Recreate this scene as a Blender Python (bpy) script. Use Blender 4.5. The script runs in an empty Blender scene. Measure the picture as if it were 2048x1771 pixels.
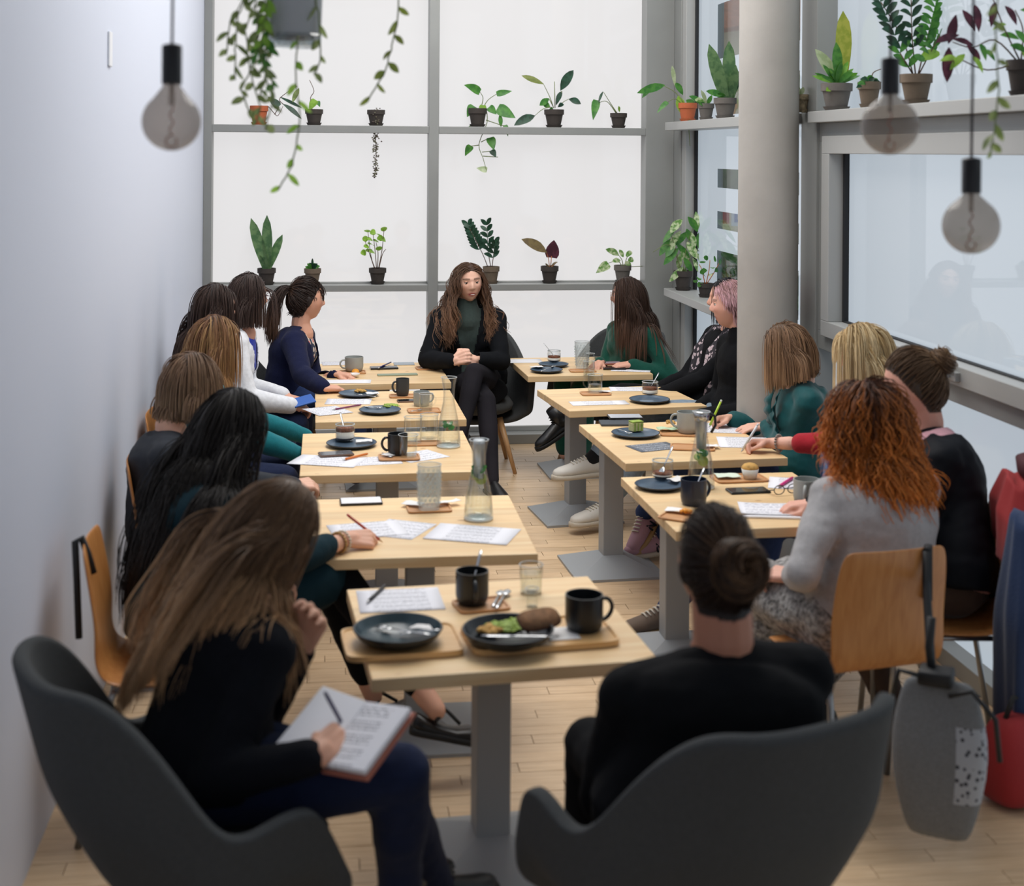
import bpy, math, random
import numpy as np
from mathutils import Vector as V, Matrix as M, noise as MN

R = random.Random(11)
RS = np.random.RandomState(5)
SC = bpy.context.scene
COL = SC.collection

# ---------------------------------------------------------------- camera, sky, exposure
F_PX, PV_PX, EYE = 2800.0, 303.0, 2.0
YAW, ROLL = math.atan(374 / F_PX), math.radians(0.4)
FW = np.array([math.sin(YAW), math.cos(YAW), 0.0])
R0 = np.array([math.cos(YAW), -math.sin(YAW), 0.0])
ZZ = np.array([0, 0, 1.0])
CR = R0 * math.cos(ROLL) + ZZ * math.sin(ROLL)
CU = ZZ * math.cos(ROLL) - R0 * math.sin(ROLL)
CP = np.array([0, 0, EYE])


def _ray(u, v):
    return FW + CR * (u - 1024) / F_PX - CU * (v - PV_PX) / F_PX


def az(u, v, h):
    """room position on the horizontal plane of height h that a measured point of the photo lies on"""
    d = _ray(u, v); return V(CP + d * ((h - EYE) / d[2]))


def ay(u, v, y):
    d = _ray(u, v); return V(CP + d * (y / d[1]))


def ax(u, v, x):
    d = _ray(u, v); return V(CP + d * (x / d[0]))


cam = bpy.data.cameras.new('camera')
co = bpy.data.objects.new('camera', cam); COL.objects.link(co)
co.matrix_world = M(((CR[0], CU[0], -FW[0], 0), (CR[1], CU[1], -FW[1], 0), (CR[2], CU[2], -FW[2], EYE), (0, 0, 0, 1)))
cam.sensor_width = 36; cam.lens = 36 * F_PX / 2048
cam.shift_y = (PV_PX - 885.5) / 2048
cam.clip_start = .05
cam.dof.use_dof = True; cam.dof.focus_distance = 8.0; cam.dof.aperture_fstop = 2.6
SC.camera = co
SC.view_settings.view_transform = 'Standard'
try: SC.view_settings.look = 'None'
except Exception: pass
SC.view_settings.gamma = 1; SC.view_settings.exposure = 0.0
SC.view_settings.use_curve_mapping = False
cy = SC.cycles
cy.use_denoising = True
cy.max_bounces = 10; cy.diffuse_bounces = 4; cy.glossy_bounces = 4; cy.transmission_bounces = 10; cy.transparent_max_bounces = 12
cy.caustics_reflective = False; cy.caustics_refractive = False
cy.sample_clamp_indirect = 6
w = bpy.data.worlds.new('overcast_sky'); SC.world = w; w.use_nodes = True
_b = w.node_tree.nodes['Background']
_b.inputs[0].default_value = (.84, .91, 1.0, 1); _b.inputs[1].default_value = .55
PANE_BACK, PANE_SIDE = .80, .66          # brightness of the frosted, daylit panes


def area(name, loc, rot, sx, sy, power, col=(1, 1, 1)):
    l = bpy.data.lights.new(name, 'AREA'); l.shape = 'RECTANGLE'; l.size, l.size_y = sx, sy; l.energy = power; l.color = col
    o = bpy.data.objects.new(name, l); COL.objects.link(o); o.location = loc; o.rotation_euler = rot; return o


# unseen fill lamps added to brighten the interior: above the tables, behind the camera
area('overhead_fill', (.9, 6.6, 4.1), (0, 0, 0), 2.0, 4.6, 160, (1, .975, .94))
area('rear_fill', (.8, -2.4, 2.2), (math.radians(90), 0, 0), 3.0, 3.2, 4, (.95, .98, 1))


# ---------------------------------------------------------------- materials
def lin(h):
    c = [int(h[i:i + 2], 16) / 255 for i in (0, 2, 4)]
    return tuple(x / 12.92 if x <= .04045 else ((x + .055) / 1.055) ** 2.4 for x in c) + (1,)


MATS = {}


class NT:
    def __init__(s, name):
        s.m = bpy.data.materials.new(name); s.m.use_nodes = True
        s.t = s.m.node_tree; s.b = s.t.nodes['Principled BSDF']; s.o = s.t.nodes['Material Output']

    def n(s, kind, **k):
        x = s.t.nodes.new('ShaderNode' + kind)
        for a, v in k.items(): setattr(x, a, v)
        return x

    def l(s, a, b): s.t.links.new(a, b)

    def set(s, **k):
        for a, v in k.items(): s.b.inputs[a.replace('_', ' ')].default_value = v


def mat(name, col, rough=.5, metal=0., spec=.5, var=0., vscale=8., bump=0., bscale=60., sheen=0., stretch=None, coat=0., alpha=None):
    if name in MATS: return MATS[name]
    t = NT(name); c = lin(col)
    t.set(Base_Color=c, Roughness=rough, Metallic=metal)
    t.b.inputs['Specular IOR Level'].default_value = spec
    if sheen: t.b.inputs['Sheen Weight'].default_value = sheen
    if coat: t.b.inputs['Coat Weight'].default_value = coat
    if var or bump:
        tc = t.n('TexCoord'); src = tc.outputs['Object']
        if stretch:
            mp = t.n('Mapping'); mp.inputs['Scale'].default_value = stretch; t.l(src, mp.inputs[0]); src = mp.outputs[0]
    if var:
        nz = t.n('TexNoise'); nz.inputs['Scale'].default_value = vscale; nz.inputs['Detail'].default_value = 4
        t.l(src, nz.inputs['Vector'])
        rp = t.n('ValToRGB'); e = rp.color_ramp.elements
        e[0].position = .3; e[1].position = .7
        e[0].color = tuple(min(1, x * (1 - var)) for x in c[:3]) + (1,); e[1].color = tuple(min(1, x * (1 + var)) for x in c[:3]) + (1,)
        t.l(nz.outputs[0], rp.inputs[0]); t.l(rp.outputs[0], t.b.inputs['Base Color'])
    if bump:
        nb = t.n('TexNoise'); nb.inputs['Scale'].default_value = bscale; nb.inputs['Detail'].default_value = 3
        t.l(src, nb.inputs['Vector'])
        bp = t.n('Bump'); bp.inputs['Strength'].default_value = bump; bp.inputs['Distance'].default_value = .004
        t.l(nb.outputs[0], bp.inputs['Height']); t.l(bp.outputs[0], t.b.inputs['Normal'])
    MATS[name] = t.m
    return t.m


def wood(name, c1, c2, grain=(1, 18, 18), scale=3., rough=.45, board=0., knots=False, objrand=0., axis='Y'):
    t = NT(name); tc = t.n('TexCoord'); mp = t.n('Mapping'); mp.inputs['Scale'].default_value = grain
    src = tc.outputs['Object']
    t.l(src, mp.inputs[0])
    nz = t.n('TexNoise'); nz.inputs['Scale'].default_value = scale; nz.inputs['Detail'].default_value = 5; nz.inputs['Distortion'].default_value = .6
    t.l(mp.outputs[0], nz.inputs['Vector'])
    rp = t.n('ValToRGB'); e = rp.color_ramp.elements
    e[0].position = .3; e[1].position = .72; e[0].color = lin(c1); e[1].color = lin(c2)
    t.l(nz.outputs[0], rp.inputs[0]); out = rp.outputs[0]
    fac = None
    if board:
        sx = t.n('SeparateXYZ'); t.l(src, sx.inputs[0])
        mu = t.n('Math', operation='MULTIPLY'); mu.inputs[1].default_value = 1 / board; t.l(sx.outputs[axis], mu.inputs[0])
        fl = t.n('Math', operation='FLOOR'); t.l(mu.outputs[0], fl.inputs[0])
        wn = t.n('TexWhiteNoise', noise_dimensions='1D'); t.l(fl.outputs[0], wn.inputs['W']); fac = wn.outputs['Value']
    if objrand:
        oi = t.n('ObjectInfo'); gi = t.n('NewGeometry')
        ad = t.n('Math', operation='ADD'); t.l(oi.outputs['Random'], ad.inputs[0]); t.l(gi.outputs['Random Per Island'], ad.inputs[1])
        fr = t.n('Math', operation='FRACT'); t.l(ad.outputs[0], fr.inputs[0]); fac = fr.outputs[0]
    if fac is not None:
        mr = t.n('MapRange'); mr.inputs['To Min'].default_value = 1 - (objrand or .13); mr.inputs['To Max'].default_value = 1 + (objrand or .13) * .6
        t.l(fac, mr.inputs['Value'])
        mx = t.n('Vector' + 'Math', operation='SCALE'); t.l(out, mx.inputs[0]); t.l(mr.outputs[0], mx.inputs['Scale']); out = mx.outputs[0]
    if knots:
        vo = t.n('TexVoronoi'); vo.inputs['Scale'].default_value = 5.5
        m2 = t.n('Mapping'); m2.inputs['Scale'].default_value = (.7, 1.3, .3); t.l(src, m2.inputs[0]); t.l(m2.outputs[0], vo.inputs['Vector'])
        r2 = t.n('ValToRGB'); r2.color_ramp.elements[0].position = .03; r2.color_ramp.elements[1].position = .07
        r2.color_ramp.elements[0].color = lin('a87a45'); r2.color_ramp.elements[1].color = (1, 1, 1, 1)
        t.l(vo.outputs['Distance'], r2.inputs[0])
        mm = t.n('Mix', data_type='RGBA', blend_type='MULTIPLY'); mm.inputs['Factor'].default_value = .7
        t.l(out, mm.inputs['A']); t.l(r2.outputs[0], mm.inputs['B']); out = mm.outputs['Result']
    t.l(out, t.b.inputs['Base Color']); t.set(Roughness=rough)
    MATS[name] = t.m
    return t.m


def attr_mat(name, attr, rough=.5, spec=.4, sss=0., sheen=0., bump=0., bscale=200):
    t = NT(name); a = t.n('Attribute', attribute_name=attr)
    t.l(a.outputs['Color'], t.b.inputs['Base Color']); t.set(Roughness=rough)
    t.b.inputs['Specular IOR Level'].default_value = spec
    if sss:
        t.b.inputs['Subsurface Weight'].default_value = sss
        t.b.inputs['Subsurface Radius'].default_value = (.012, .005, .003)
        t.b.inputs['Subsurface Scale'].default_value = 1.
    if sheen: t.b.inputs['Sheen Weight'].default_value = sheen
    MATS[name] = t.m
    return t.m


def glass_mat(name, tint='ffffff', rough=0., ior=1.45, mixt=.0):
    """thin drinking glass: mostly straight transmission with fresnel reflection"""
    t = NT(name); t.t.nodes.remove(t.b)
    tr = t.n('BsdfTransparent'); tr.inputs[0].default_value = lin(tint)
    gl = t.n('BsdfGlossy'); gl.inputs['Roughness'].default_value = .04
    fr = t.n('LayerWeight'); fr.inputs['Blend'].default_value = .18
    mr = t.n('MapRange'); mr.inputs['To Min'].default_value = .015 + mixt; mr.inputs['To Max'].default_value = .55
    t.l(fr.outputs['Facing'], mr.inputs['Value'])
    mx = t.n('MixShader'); t.l(mr.outputs[0], mx.inputs[0]); t.l(tr.outputs[0], mx.inputs[1]); t.l(gl.outputs[0], mx.inputs[2])
    t.l(mx.outputs[0], t.o.inputs['Surface'])
    MATS[name] = t.m
    return t.m


def frosty_glass(name, tint, body, fac, shine=.08):
    """coated glass: part clear, part milky"""
    t = NT(name); t.set(Base_Color=lin(body), Roughness=.12)
    tr = t.n('BsdfTransparent'); tr.inputs[0].default_value = lin(tint)
    lw = t.n('LayerWeight'); lw.inputs['Blend'].default_value = .3
    mr = t.n('MapRange'); mr.inputs['To Min'].default_value = fac; mr.inputs['To Max'].default_value = min(1, fac + .35)
    t.l(lw.outputs['Facing'], mr.inputs['Value'])
    mx = t.n('MixShader'); t.l(mr.outputs[0], mx.inputs[0]); t.l(tr.outputs[0], mx.inputs[1]); t.l(t.b.outputs[0], mx.inputs[2])
    t.l(mx.outputs[0], t.o.inputs['Surface']); MATS[name] = t.m
    return t.m


def pane_mat(name, col, strength):
    """frosted pane lit from behind by the overcast sky, with a glossy room-side face"""
    t = NT(name); c = lin(col)
    em = t.n('Emission'); em.inputs[0].default_value = c; em.inputs[1].default_value = strength
    df = t.n('BsdfDiffuse'); df.inputs[0].default_value = (.12, .12, .12, 1)
    ad = t.n('AddShader'); t.l(em.outputs[0], ad.inputs[0]); t.l(df.outputs[0], ad.inputs[1])
    gl = t.n('BsdfGlossy'); gl.inputs['Roughness'].default_value = .02; gl.inputs[0].default_value = (.9, .95, 1, 1)
    fr = t.n('Fresnel'); fr.inputs[0].default_value = 1.5
    mx = t.n('MixShader'); t.l(fr.outputs[0], mx.inputs[0]); t.l(ad.outputs[0], mx.inputs[1]); t.l(gl.outputs[0], mx.inputs[2])
    t.l(mx.outputs[0], t.o.inputs['Surface'])
    MATS[name] = t.m
    return t.m


# ---------------------------------------------------------------- mesh building
class MB:
    def __init__(s): s.v = []; s.f = []; s.m = []; s.k = 0

    def add(s, vs, fs, mi=None):
        b = len(s.v); s.v += [tuple(x) for x in vs]
        s.f += [tuple(i + b for i in f) for f in fs]; s.m += [s.k if mi is None else mi] * len(fs)
        return s

    def box(s, x0, x1, y0, y1, z0, z1, T=None):
        vs = [(x, y, z) for z in (z0, z1) for y in (y0, y1) for x in (x0, x1)]
        if T: vs = [T @ V(p) for p in vs]
        return s.add(vs, [(0, 2, 3, 1), (4, 5, 7, 6), (0, 1, 5, 4), (2, 6, 7, 3), (0, 4, 6, 2), (1, 3, 7, 5)])

    def lathe(s, prof, n=24, T=None, cap0=True, cap1=True, sq=0):
        vs = []; fs = []
        for r, z in prof:
            for i in range(n):
                a = 2 * math.pi * i / n; c, d = math.cos(a), math.sin(a)
                if sq: k = (abs(c) ** sq + abs(d) ** sq) ** (-1 / sq); c *= k; d *= k
                vs.append((r * c, r * d, z))
        for j in range(len(prof) - 1):
            for i in range(n):
                k = (i + 1) % n; fs.append((j * n + i, j * n + k, (j + 1) * n + k, (j + 1) * n + i))
        if cap0: fs.append(tuple(range(n - 1, -1, -1)))
        if cap1: fs.append(tuple((len(prof) - 1) * n + i for i in range(n)))
        if T: vs = [T @ V(p) for p in vs]
        return s.add(vs, fs)

    def tube(s, pts, r, n=8, cap=True):
        pts = [V(p) for p in pts]; rs = r if isinstance(r, (list, tuple)) else [r] * len(pts)
        vs = []; fs = []; ref = None
        for i, p in enumerate(pts):
            t = (pts[min(i + 1, len(pts) - 1)] - pts[max(i - 1, 0)])
            if t.length < 1e-9: t = V((0, 0, 1))
            t.normalize()
            if ref is None: ref = t.orthogonal().normalized()
            ref = (ref - t * ref.dot(t));
            ref = ref.normalized() if ref.length > 1e-6 else t.orthogonal().normalized()
            q = t.cross(ref)
            for k in range(n):
                a = 2 * math.pi * k / n; vs.append(p + (ref * math.cos(a) + q * math.sin(a)) * rs[i])
        for j in range(len(pts) - 1):
            for i in range(n):
                k = (i + 1) % n; fs.append((j * n + i, j * n + k, (j + 1) * n + k, (j + 1) * n + i))
        if cap: fs += [tuple(range(n - 1, -1, -1)), tuple((len(pts) - 1) * n + i for i in range(n))]
        return s.add(vs, fs)

    def sphere(s, c, r, n=16, m=10, T=None):
        rx, ry, rz = r if isinstance(r, (tuple, list)) else (r, r, r)
        vs = []; fs = []
        for j in range(m + 1):
            th = math.pi * j / m
            for i in range(n):
                a = 2 * math.pi * i / n
                p = V((rx * math.sin(th) * math.cos(a), ry * math.sin(th) * math.sin(a), rz * math.cos(th)))
                if T: p = T @ p
                vs.append(V(c) + p)
        for j in range(m):
            for i in range(n):
                k = (i + 1) % n; fs.append((j * n + i, (j + 1) * n + i, (j + 1) * n + k, j * n + k))
        return s.add(vs, fs)

    def loft(s, rings, cap=True):
        n = len(rings[0]); vs = [p for r in rings for p in r]; fs = []
        for j in range(len(rings) - 1):
            for i in range(n):
                k = (i + 1) % n; fs.append((j * n + i, j * n + k, (j + 1) * n + k, (j + 1) * n + i))
        if cap: fs += [tuple(range(n - 1, -1, -1)), tuple((len(rings) - 1) * n + i for i in range(n))]
        return s.add(vs, fs)

    def mesh(s, name):
        me = bpy.data.meshes.new(name); me.from_pydata([tuple(p) for p in s.v], [], s.f); return me

    def obj(s, name, mats, parent=None, smooth=True, bevel=0, sub=0, solid=0, loc=None, seg=2, angle=None):
        me = s.mesh(name)
        if not isinstance(mats, (list, tuple)): mats = [mats]
        for m_ in mats: me.materials.append(m_)
        if len(mats) > 1: me.polygons.foreach_set('material_index', s.m)
        if smooth:
            me.polygons.foreach_set('use_smooth', [True] * len(me.polygons))
            if angle is not None:
                try: me.set_sharp_from_angle(angle=math.radians(angle))
                except Exception: pass
        me.validate(); me.update()
        o = bpy.data.objects.new(name, me); COL.objects.link(o)
        if parent: o.parent = parent
        if loc is not None: o.location = loc
        if solid: md = o.modifiers.new('s', 'SOLIDIFY'); md.thickness = solid; md.offset = 0
        if bevel: md = o.modifiers.new('b', 'BEVEL'); md.width = bevel; md.segments = seg; md.limit_method = 'ANGLE'
        if sub: md = o.modifiers.new('u', 'SUBSURF'); md.levels = sub; md.render_levels = sub
        return o


def tag(o, label=None, cat=None, group=None, kind=None):
    for k, v in (('label', label), ('category', cat), ('group', group), ('kind', kind)):
        if v: o[k] = v
    return o


def empty(name, loc, rz=0., label=None, cat=None, group=None):
    o = bpy.data.objects.new(name, None); COL.objects.link(o); o.empty_display_size = .05
    o.location = loc; o.rotation_euler = (0, 0, rz)
    return tag(o, label, cat, group)


def dup(o, loc=None, rz=None, label=None, group=None, parent=None):
    c = o.copy(); COL.objects.link(c)
    if parent: c.parent = parent
    for ch in list(o.children): dup(ch, parent=c)
    if loc is not None: c.location = loc
    if rz is not None: c.rotation_euler = (0, 0, rz)
    if label: c['label'] = label
    if group: c['group'] = group
    return c


def struct(o): o['kind'] = 'structure'; return o


def sstep(a, b, x):
    t = np.clip((np.asarray(x, float) - a) / (b - a), 0, 1); return t * t * (3 - 2 * t)
# ---------------------------------------------------------------- the room
XL, XR, YB, CEIL, YR = -.80, 2.40, 9.48, 4.2, -2.6
m_wall = mat('white_wall_paint', 'cfd5e4', .55, spec=.3, bump=.05, bscale=120)
m_ceil = mat('ceiling_paint', 'd8d9da', .8)
m_alu = mat('grey_aluminium', '8f918f', .42, metal=.1, var=.05, vscale=3)
m_alu2 = mat('light_grey_aluminium', 'a9aaa8', .38, metal=.1)
m_gasket = mat('black_rubber_gasket', '14161a', .7)
m_conc = mat('raw_concrete', 'a8a49e', .75, var=.10, vscale=3, bump=.25, bscale=25)
m_floor = wood('ash_parquet', 'cdae88', 'e4c8a4', grain=(2, 26, 26), scale=3, rough=.38, objrand=.12)
m_sub = mat('subfloor', '7d6347', .8)
m_pb = pane_mat('frosted_pane_back', 'f4f2f2', PANE_BACK)
m_ps = pane_mat('frosted_pane_side', 'd9e6f2', PANE_SIDE)
m_clear = glass_mat('clear_window_glass', 'eaf2f4')

fl = struct(MB().box(XL - .1, XR + .1, YR, YB + .2, -.12, -.014).obj('floor', m_sub, smooth=False))
PL, PW = .5, .07
pk = MB().box(-PL / 2 + .0012, PL / 2 - .0012, -PW / 2 + .0009, PW / 2 - .0009, -.014, 0)
pk_me = pk.mesh('plank'); pk_me.materials.append(m_floor)
rest = MB(); cand = []
y = YR + PW / 2; row = 0
while y < YB:
    off = (row * .19) % PL + R.uniform(-.03, .03)
    x = XL - PL + off
    while x < XR + .3:
        cand.append((x, y)); x += PL
    y += PW; row += 1


def in_view(x, y):
    if not (.2 < x < XR + .1 and 3.6 < y < 9.4): return 0
    return 1 / y + (.02 if .6 < x < 2.2 else 0)


cand.sort(key=lambda c: -in_view(*c))
for i, (x, y) in enumerate(cand):
    dz = R.uniform(-.0006, .0006)
    if i < 290:
        o = bpy.data.objects.new('plank', pk_me); COL.objects.link(o); o.parent = fl; o.location = (x, y, dz)
    else:
        x0, x1 = max(x - PL / 2 + .0012, XL), min(x + PL / 2 - .0012, XR)
        if x1 > x0 + .01: rest.box(x0, x1, y - PW / 2 + .0009, y + PW / 2 - .0009, -.014, dz)
tag(rest.obj('planks_beyond', m_floor, fl, smooth=False), kind='stuff')

struct(MB().box(XL - .15, XL, YR, YB + .2, 0, CEIL).obj('wall_left', m_wall, smooth=False))
struct(MB().box(XL - .15, XR + .15, YR, YB + .3, CEIL, CEIL + .15).obj('ceiling', m_ceil, smooth=False))
wr = struct(MB().box(XR, XR + .15, YR, 1.2, 0, CEIL).obj('wall_right', m_wall, smooth=False))

# back glazing: mullions, ledges, frosted panes
GY = YB + .15
bw = empty('wall_back', (0, YB, 0)); bw['kind'] = 'structure'


def bar(name, x0, x1, y0, y1, z0, z1, m, parent, b=.003):
    o = MB().box(x0, x1, y0, y1, z0, z1).obj(name, m, None, smooth=False, bevel=b)
    o.parent = parent
    if parent: o.matrix_parent_inverse = M.Translation(-parent.location)
    return o


xs = [(-.80, -.745), (.698, .766), (2.20, 2.40)]
for x0, x1 in xs: bar('mullion', x0, x1, YB, GY + .06, 0, CEIL, m_alu, bw)
for x0, x1 in ((-.745, .698), (.766, 2.20)):
    for nm, z0, z1, yy in (('ledge', 2.118, 2.168, YB), ('ledge', 1.05, 1.094, YB), ('rail', 0, .065, YB + .01), ('rail', 4.05, CEIL, YB)):
        bar(nm, x0, x1, yy, GY + .06, z0, z1, m_alu, bw)
    bar('glazing_bead', x0, x1, GY - .02, GY + .02, .065, .10, m_alu2, bw)
    bar('glazing_bead', x0, x1, GY - .02, GY + .02, 1.094, 1.106, m_alu2, bw)
bar('corner_filler', 2.40, 2.70, YB - .18, YB + .3, 0, CEIL, m_alu, bw)
n = 1
for x0, x1 in ((-.745, .698), (.766, 2.20)):
    for z0, z1 in ((.065, 1.05), (1.094, 2.118), (2.168, 4.05)):
        o = MB().box(x0, x1, GY, GY + .02, z0, z1).obj('window_%d' % n, m_pb, smooth=False); struct(o); n += 1

# right glazing
GX = XR + .09
rg = empty('wall_right_glazing', (XR, 6, 0)); rg['kind'] = 'structure'
YM0, YM1 = 6.60, 6.82                       # mullion between the two bays
for y0, y1, x0 in ((9.30, 9.48, XR + .02), (YM0, YM1, XR - .015), (1.2, 1.4, XR)): bar('mullion', x0, GX + .08, y0, y1, 0, CEIL, m_alu, rg)
bar('corner_trim', XR + .01, GX + .02, 9.20, 9.31, 0, CEIL, m_alu2, rg)
bar('gasket', GX - .022, GX, 9.17, 9.20, 0, CEIL, m_gasket, rg)
for y0, y1 in ((YM1, 9.3), (1.4, YM0)):
    bar('ledge', XR - .11 if y0 > 6.7 else XR - .06, GX + .05, y0, y1, 2.15, 2.205, m_alu2, rg)
    bar('rail', XR, GX + .05, y0, y1, 4.05, CEIL, m_alu, rg)
    bar('rail', XR + .01, GX + .05, y0, y1, 0, .07, m_alu, rg)
bar('ledge', XR - .11, GX + .05, YM1, 9.3, 1.03, 1.08, m_alu2, rg)
# near bay: outer frame and tilt sash
bar('outer_frame', XR, GX + .05, 1.4, YM0, 2.06, 2.15, m_alu, rg)
bar('outer_frame', XR, GX + .05, 1.4, YM0, 1.05, 1.14, m_alu, rg)
bar('outer_frame', XR, GX + .05, YM0 - .09, YM0, 1.14, 2.06, m_alu, rg)
s = empty('window_9', (XR, 4, 1.14)); struct(s)
bar('sash', XR - .025, GX, 1.5, YM0 - .10, 2.0, 2.085, m_alu2, s)
bar('sash', XR - .025, GX, 1.5, YM0 - .10, 1.125, 1.20, m_alu2, s)
bar('sash', XR - .025, GX, YM0 - .20, YM0 - .10, 1.20, 2.0, m_alu2, s)
bar('gasket', GX - .045, GX - .02, YM0 - .225, YM0 - .20, 1.20, 2.0, m_gasket, s)
bar('gasket', GX - .045, GX - .02, 1.5, YM0 - .2, 1.195, 1.207, m_gasket, s)
bar('pane', GX - .02, GX - .005, 1.5, YM0 - .22, 1.2, 2.0, m_ps, s, 0)
h = ax(1905, 735, XR - .03)
hd = MB().box(XR - .045, XR - .02, h.y - .055, h.y + .055, 1.145, 1.18)
hd.box(XR - .075, XR - .04, h.y - .012, h.y + .012, 1.155, 1.225).box(XR - .08, XR - .062, h.y - .10, h.y + .012, 1.205, 1.225)
o = hd.obj('handle', m_alu2, None, smooth=False, bevel=.003); o.parent = s; o.matrix_parent_inverse = M.Translation(-s.location)
for z0, z1, k in ((.07, 1.05, 10), (2.205, 4.05, 11)):
    o = MB().box(GX, GX + .02, 1.4, YM0, z0, z1).obj('window_%d' % k, m_ps, smooth=False); struct(o)
# far bay: clear glass carrying a frosted film with clear bands cut into it
for z0, z1, k, bands in ((.07, 1.03, 12, []), (1.08, 2.15, 13, [(1.78, 1.90, 8.75), (1.52, 1.63, 8.75), (1.12, 1.38, 8.7)]), (2.205, 4.05, 14, [(2.60, 2.95, 8.72), (3.02, 3.2, 8.75), (2.24, 2.44, 8.72)])):
    g = MB().box(GX, GX + .012, YM1, 9.3, z0, z1).obj('window_%d' % k, m_clear, smooth=False); struct(g)
    film = MB(); zz = sorted(bands); lo = z0; yb = min([b[2] for b in zz] or [9.3])
    film.box(GX - .002, GX - .0005, yb, 9.3, z0, z1)
    yb2 = YM1 + .32
    if zz: film.box(GX - .002, GX - .0005, YM1, yb2, z0, z1)
    else: film.box(GX - .002, GX - .0005, YM1, yb, z0, z1)
    for a, b, _ in zz:
        film.box(GX - .002, GX - .0005, yb2, yb, lo, a); lo = b
    if zz: film.box(GX - .002, GX - .0005, yb2, yb, lo, z1)
    film.obj('frosted_film', m_ps, g, smooth=False)
# concrete column
pc = ay(1535, 600, 6.72)
pr = MB().lathe([(.148, 0), (.148, CEIL)], 48)
struct(pr.obj('column', m_conc, loc=(pc.x, pc.y, 0), angle=40))
# small flat plate on the left wall
q = ax(218, 98, XL)
sw = MB().box(0, .008, -.035, .035, -.065, .065).obj('switch_plate', mat('white_plastic', 'e4e6ea', .35), smooth=False, bevel=.003, loc=q)
tag(sw, 'small white plate high on the white wall', 'switch')

# outdoors, seen through the clear bands
hq = ay(1440, 110, 24)
ho = empty('house', (hq.x + 3.6, 25, 0), math.radians(14), 'cream house with an orange tiled roof seen through the clear window bands', 'house')
MB().box(-5, 5, -3, 3, -1, 4.0).obj('wall', mat('cream_render', 'ddcba6', .9), ho, smooth=False)
rf = MB(); rf.add([(-5.4, -3.5, 3.9), (5.4, -3.5, 3.9), (5.4, 3.5, 3.9), (-5.4, 3.5, 3.9), (-5.0, 0, 5.9), (5.0, 0, 5.9)], [(0, 1, 5, 4), (2, 3, 4, 5), (0, 4, 3), (1, 2, 5), (3, 2, 1, 0)])
rf.obj('roof', mat('orange_roof_tiles', 'c26d45', .8, var=.2), ho, smooth=False)
for i in range(-2, 3):
    MB().box(i * 2 - .45, i * 2 + .45, -3.04, -2.98, 1.6, 2.9).obj('window', mat('dark_pane', '55606a', .2), ho, smooth=False)
hq = ay(1425, 350, 16); hb = MB()
for i in range(34):
    hb.sphere((R.uniform(-1.6, 3.5), R.uniform(-.4, .4), R.uniform(.2, 1.45)), (R.uniform(.25, .4), .3, R.uniform(.2, .35)), 10, 7)
o = hb.obj('hedge', mat('hedge_leaves', '54683f', .9, var=.5, vscale=9, bump=1, bscale=14), loc=(hq.x + .3, 16, .2)); o['kind'] = 'stuff'; tag(o, 'green hedge outside the clear window bands', 'hedge')
hq = ay(1432, 425, 12.5)
sb = empty('road_sign', (hq.x, 12.5, 0), math.radians(-12), 'red street sign board with a small blue plate outside the window', 'sign')
MB().box(-.14, .12, -.03, .03, hq.z - .10, hq.z + .08).obj('board', mat('sign_red', 'b5333b', .5), sb, smooth=False)
MB().box(.14, .30, -.03, .03, hq.z - .12, hq.z + .10).obj('plate', mat('sign_blue', 'd5dde8', .5), sb, smooth=False)
u = MB().box(.165, .19, -.04, -.031, hq.z - .07, hq.z + .06).box(.245, .27, -.04, -.031, hq.z - .07, hq.z + .06).box(.165, .27, -.04, -.031, hq.z - .085, hq.z - .06)
u.obj('letter', mat('sign_letter_blue', '4a76c2', .5), sb, smooth=False)
MB().tube([(0, .02, -1), (0, .02, hq.z)], .02).obj('post', m_alu, sb)
MB().tube([(.22, .02, -1), (.22, .02, hq.z)], .02).obj('post', m_alu, sb)
struct(MB().box(2.7, 40, -5, 60, -1.2, -1.0).obj('ground', mat('grey_pavement', '8f9090', .9), smooth=False))
# ---------------------------------------------------------------- tables
TH = .66
m_pine = wood('pine_top', 'e6be8a', 'f2d6a8', grain=(1.2, 16, 16), scale=2.2, rough=.42, board=.105, knots=True)
m_pedestal = mat('grey_powder_coat', '9ba0a4', .5, metal=.05, bump=.08, bscale=300)
WT, DT = .76, .80
tb0 = empty('cafe_table', (0, 0, 0))
MB().box(-WT / 2, WT / 2, -DT / 2, DT / 2, TH - .036, TH).obj('tabletop', m_pine, tb0, smooth=False, bevel=.003)


def pedestal(t, dx, dy):
    b = .215
    MB().box(dx - .049, dx + .049, dy - .049, dy + .049, .04, TH - .045).obj('column', m_pedestal, t, smooth=False, bevel=.004)
    MB().box(dx - .10, dx + .10, dy - .12, dy + .12, TH - .046, TH - .035).obj('top_plate', m_pedestal, t, smooth=False)
    p = MB().box(dx - b, dx + b, dy - b, dy + b, 0, .012)
    p.add([(dx - b + .004, dy - b + .004, .012), (dx + b - .004, dy - b + .004, .012), (dx + b - .004, dy + b - .004, .012), (dx - b + .004, dy + b - .004, .012),
           (dx - .052, dy - .052, .075), (dx + .052, dy - .052, .075), (dx + .052, dy + .052, .075), (dx - .052, dy + .052, .075)],
          [(0, 1, 5, 4), (1, 2, 6, 5), (2, 3, 7, 6), (3, 0, 4, 7), (4, 5, 6, 7)])
    p.obj('base', m_pedestal, t, smooth=False)


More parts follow.
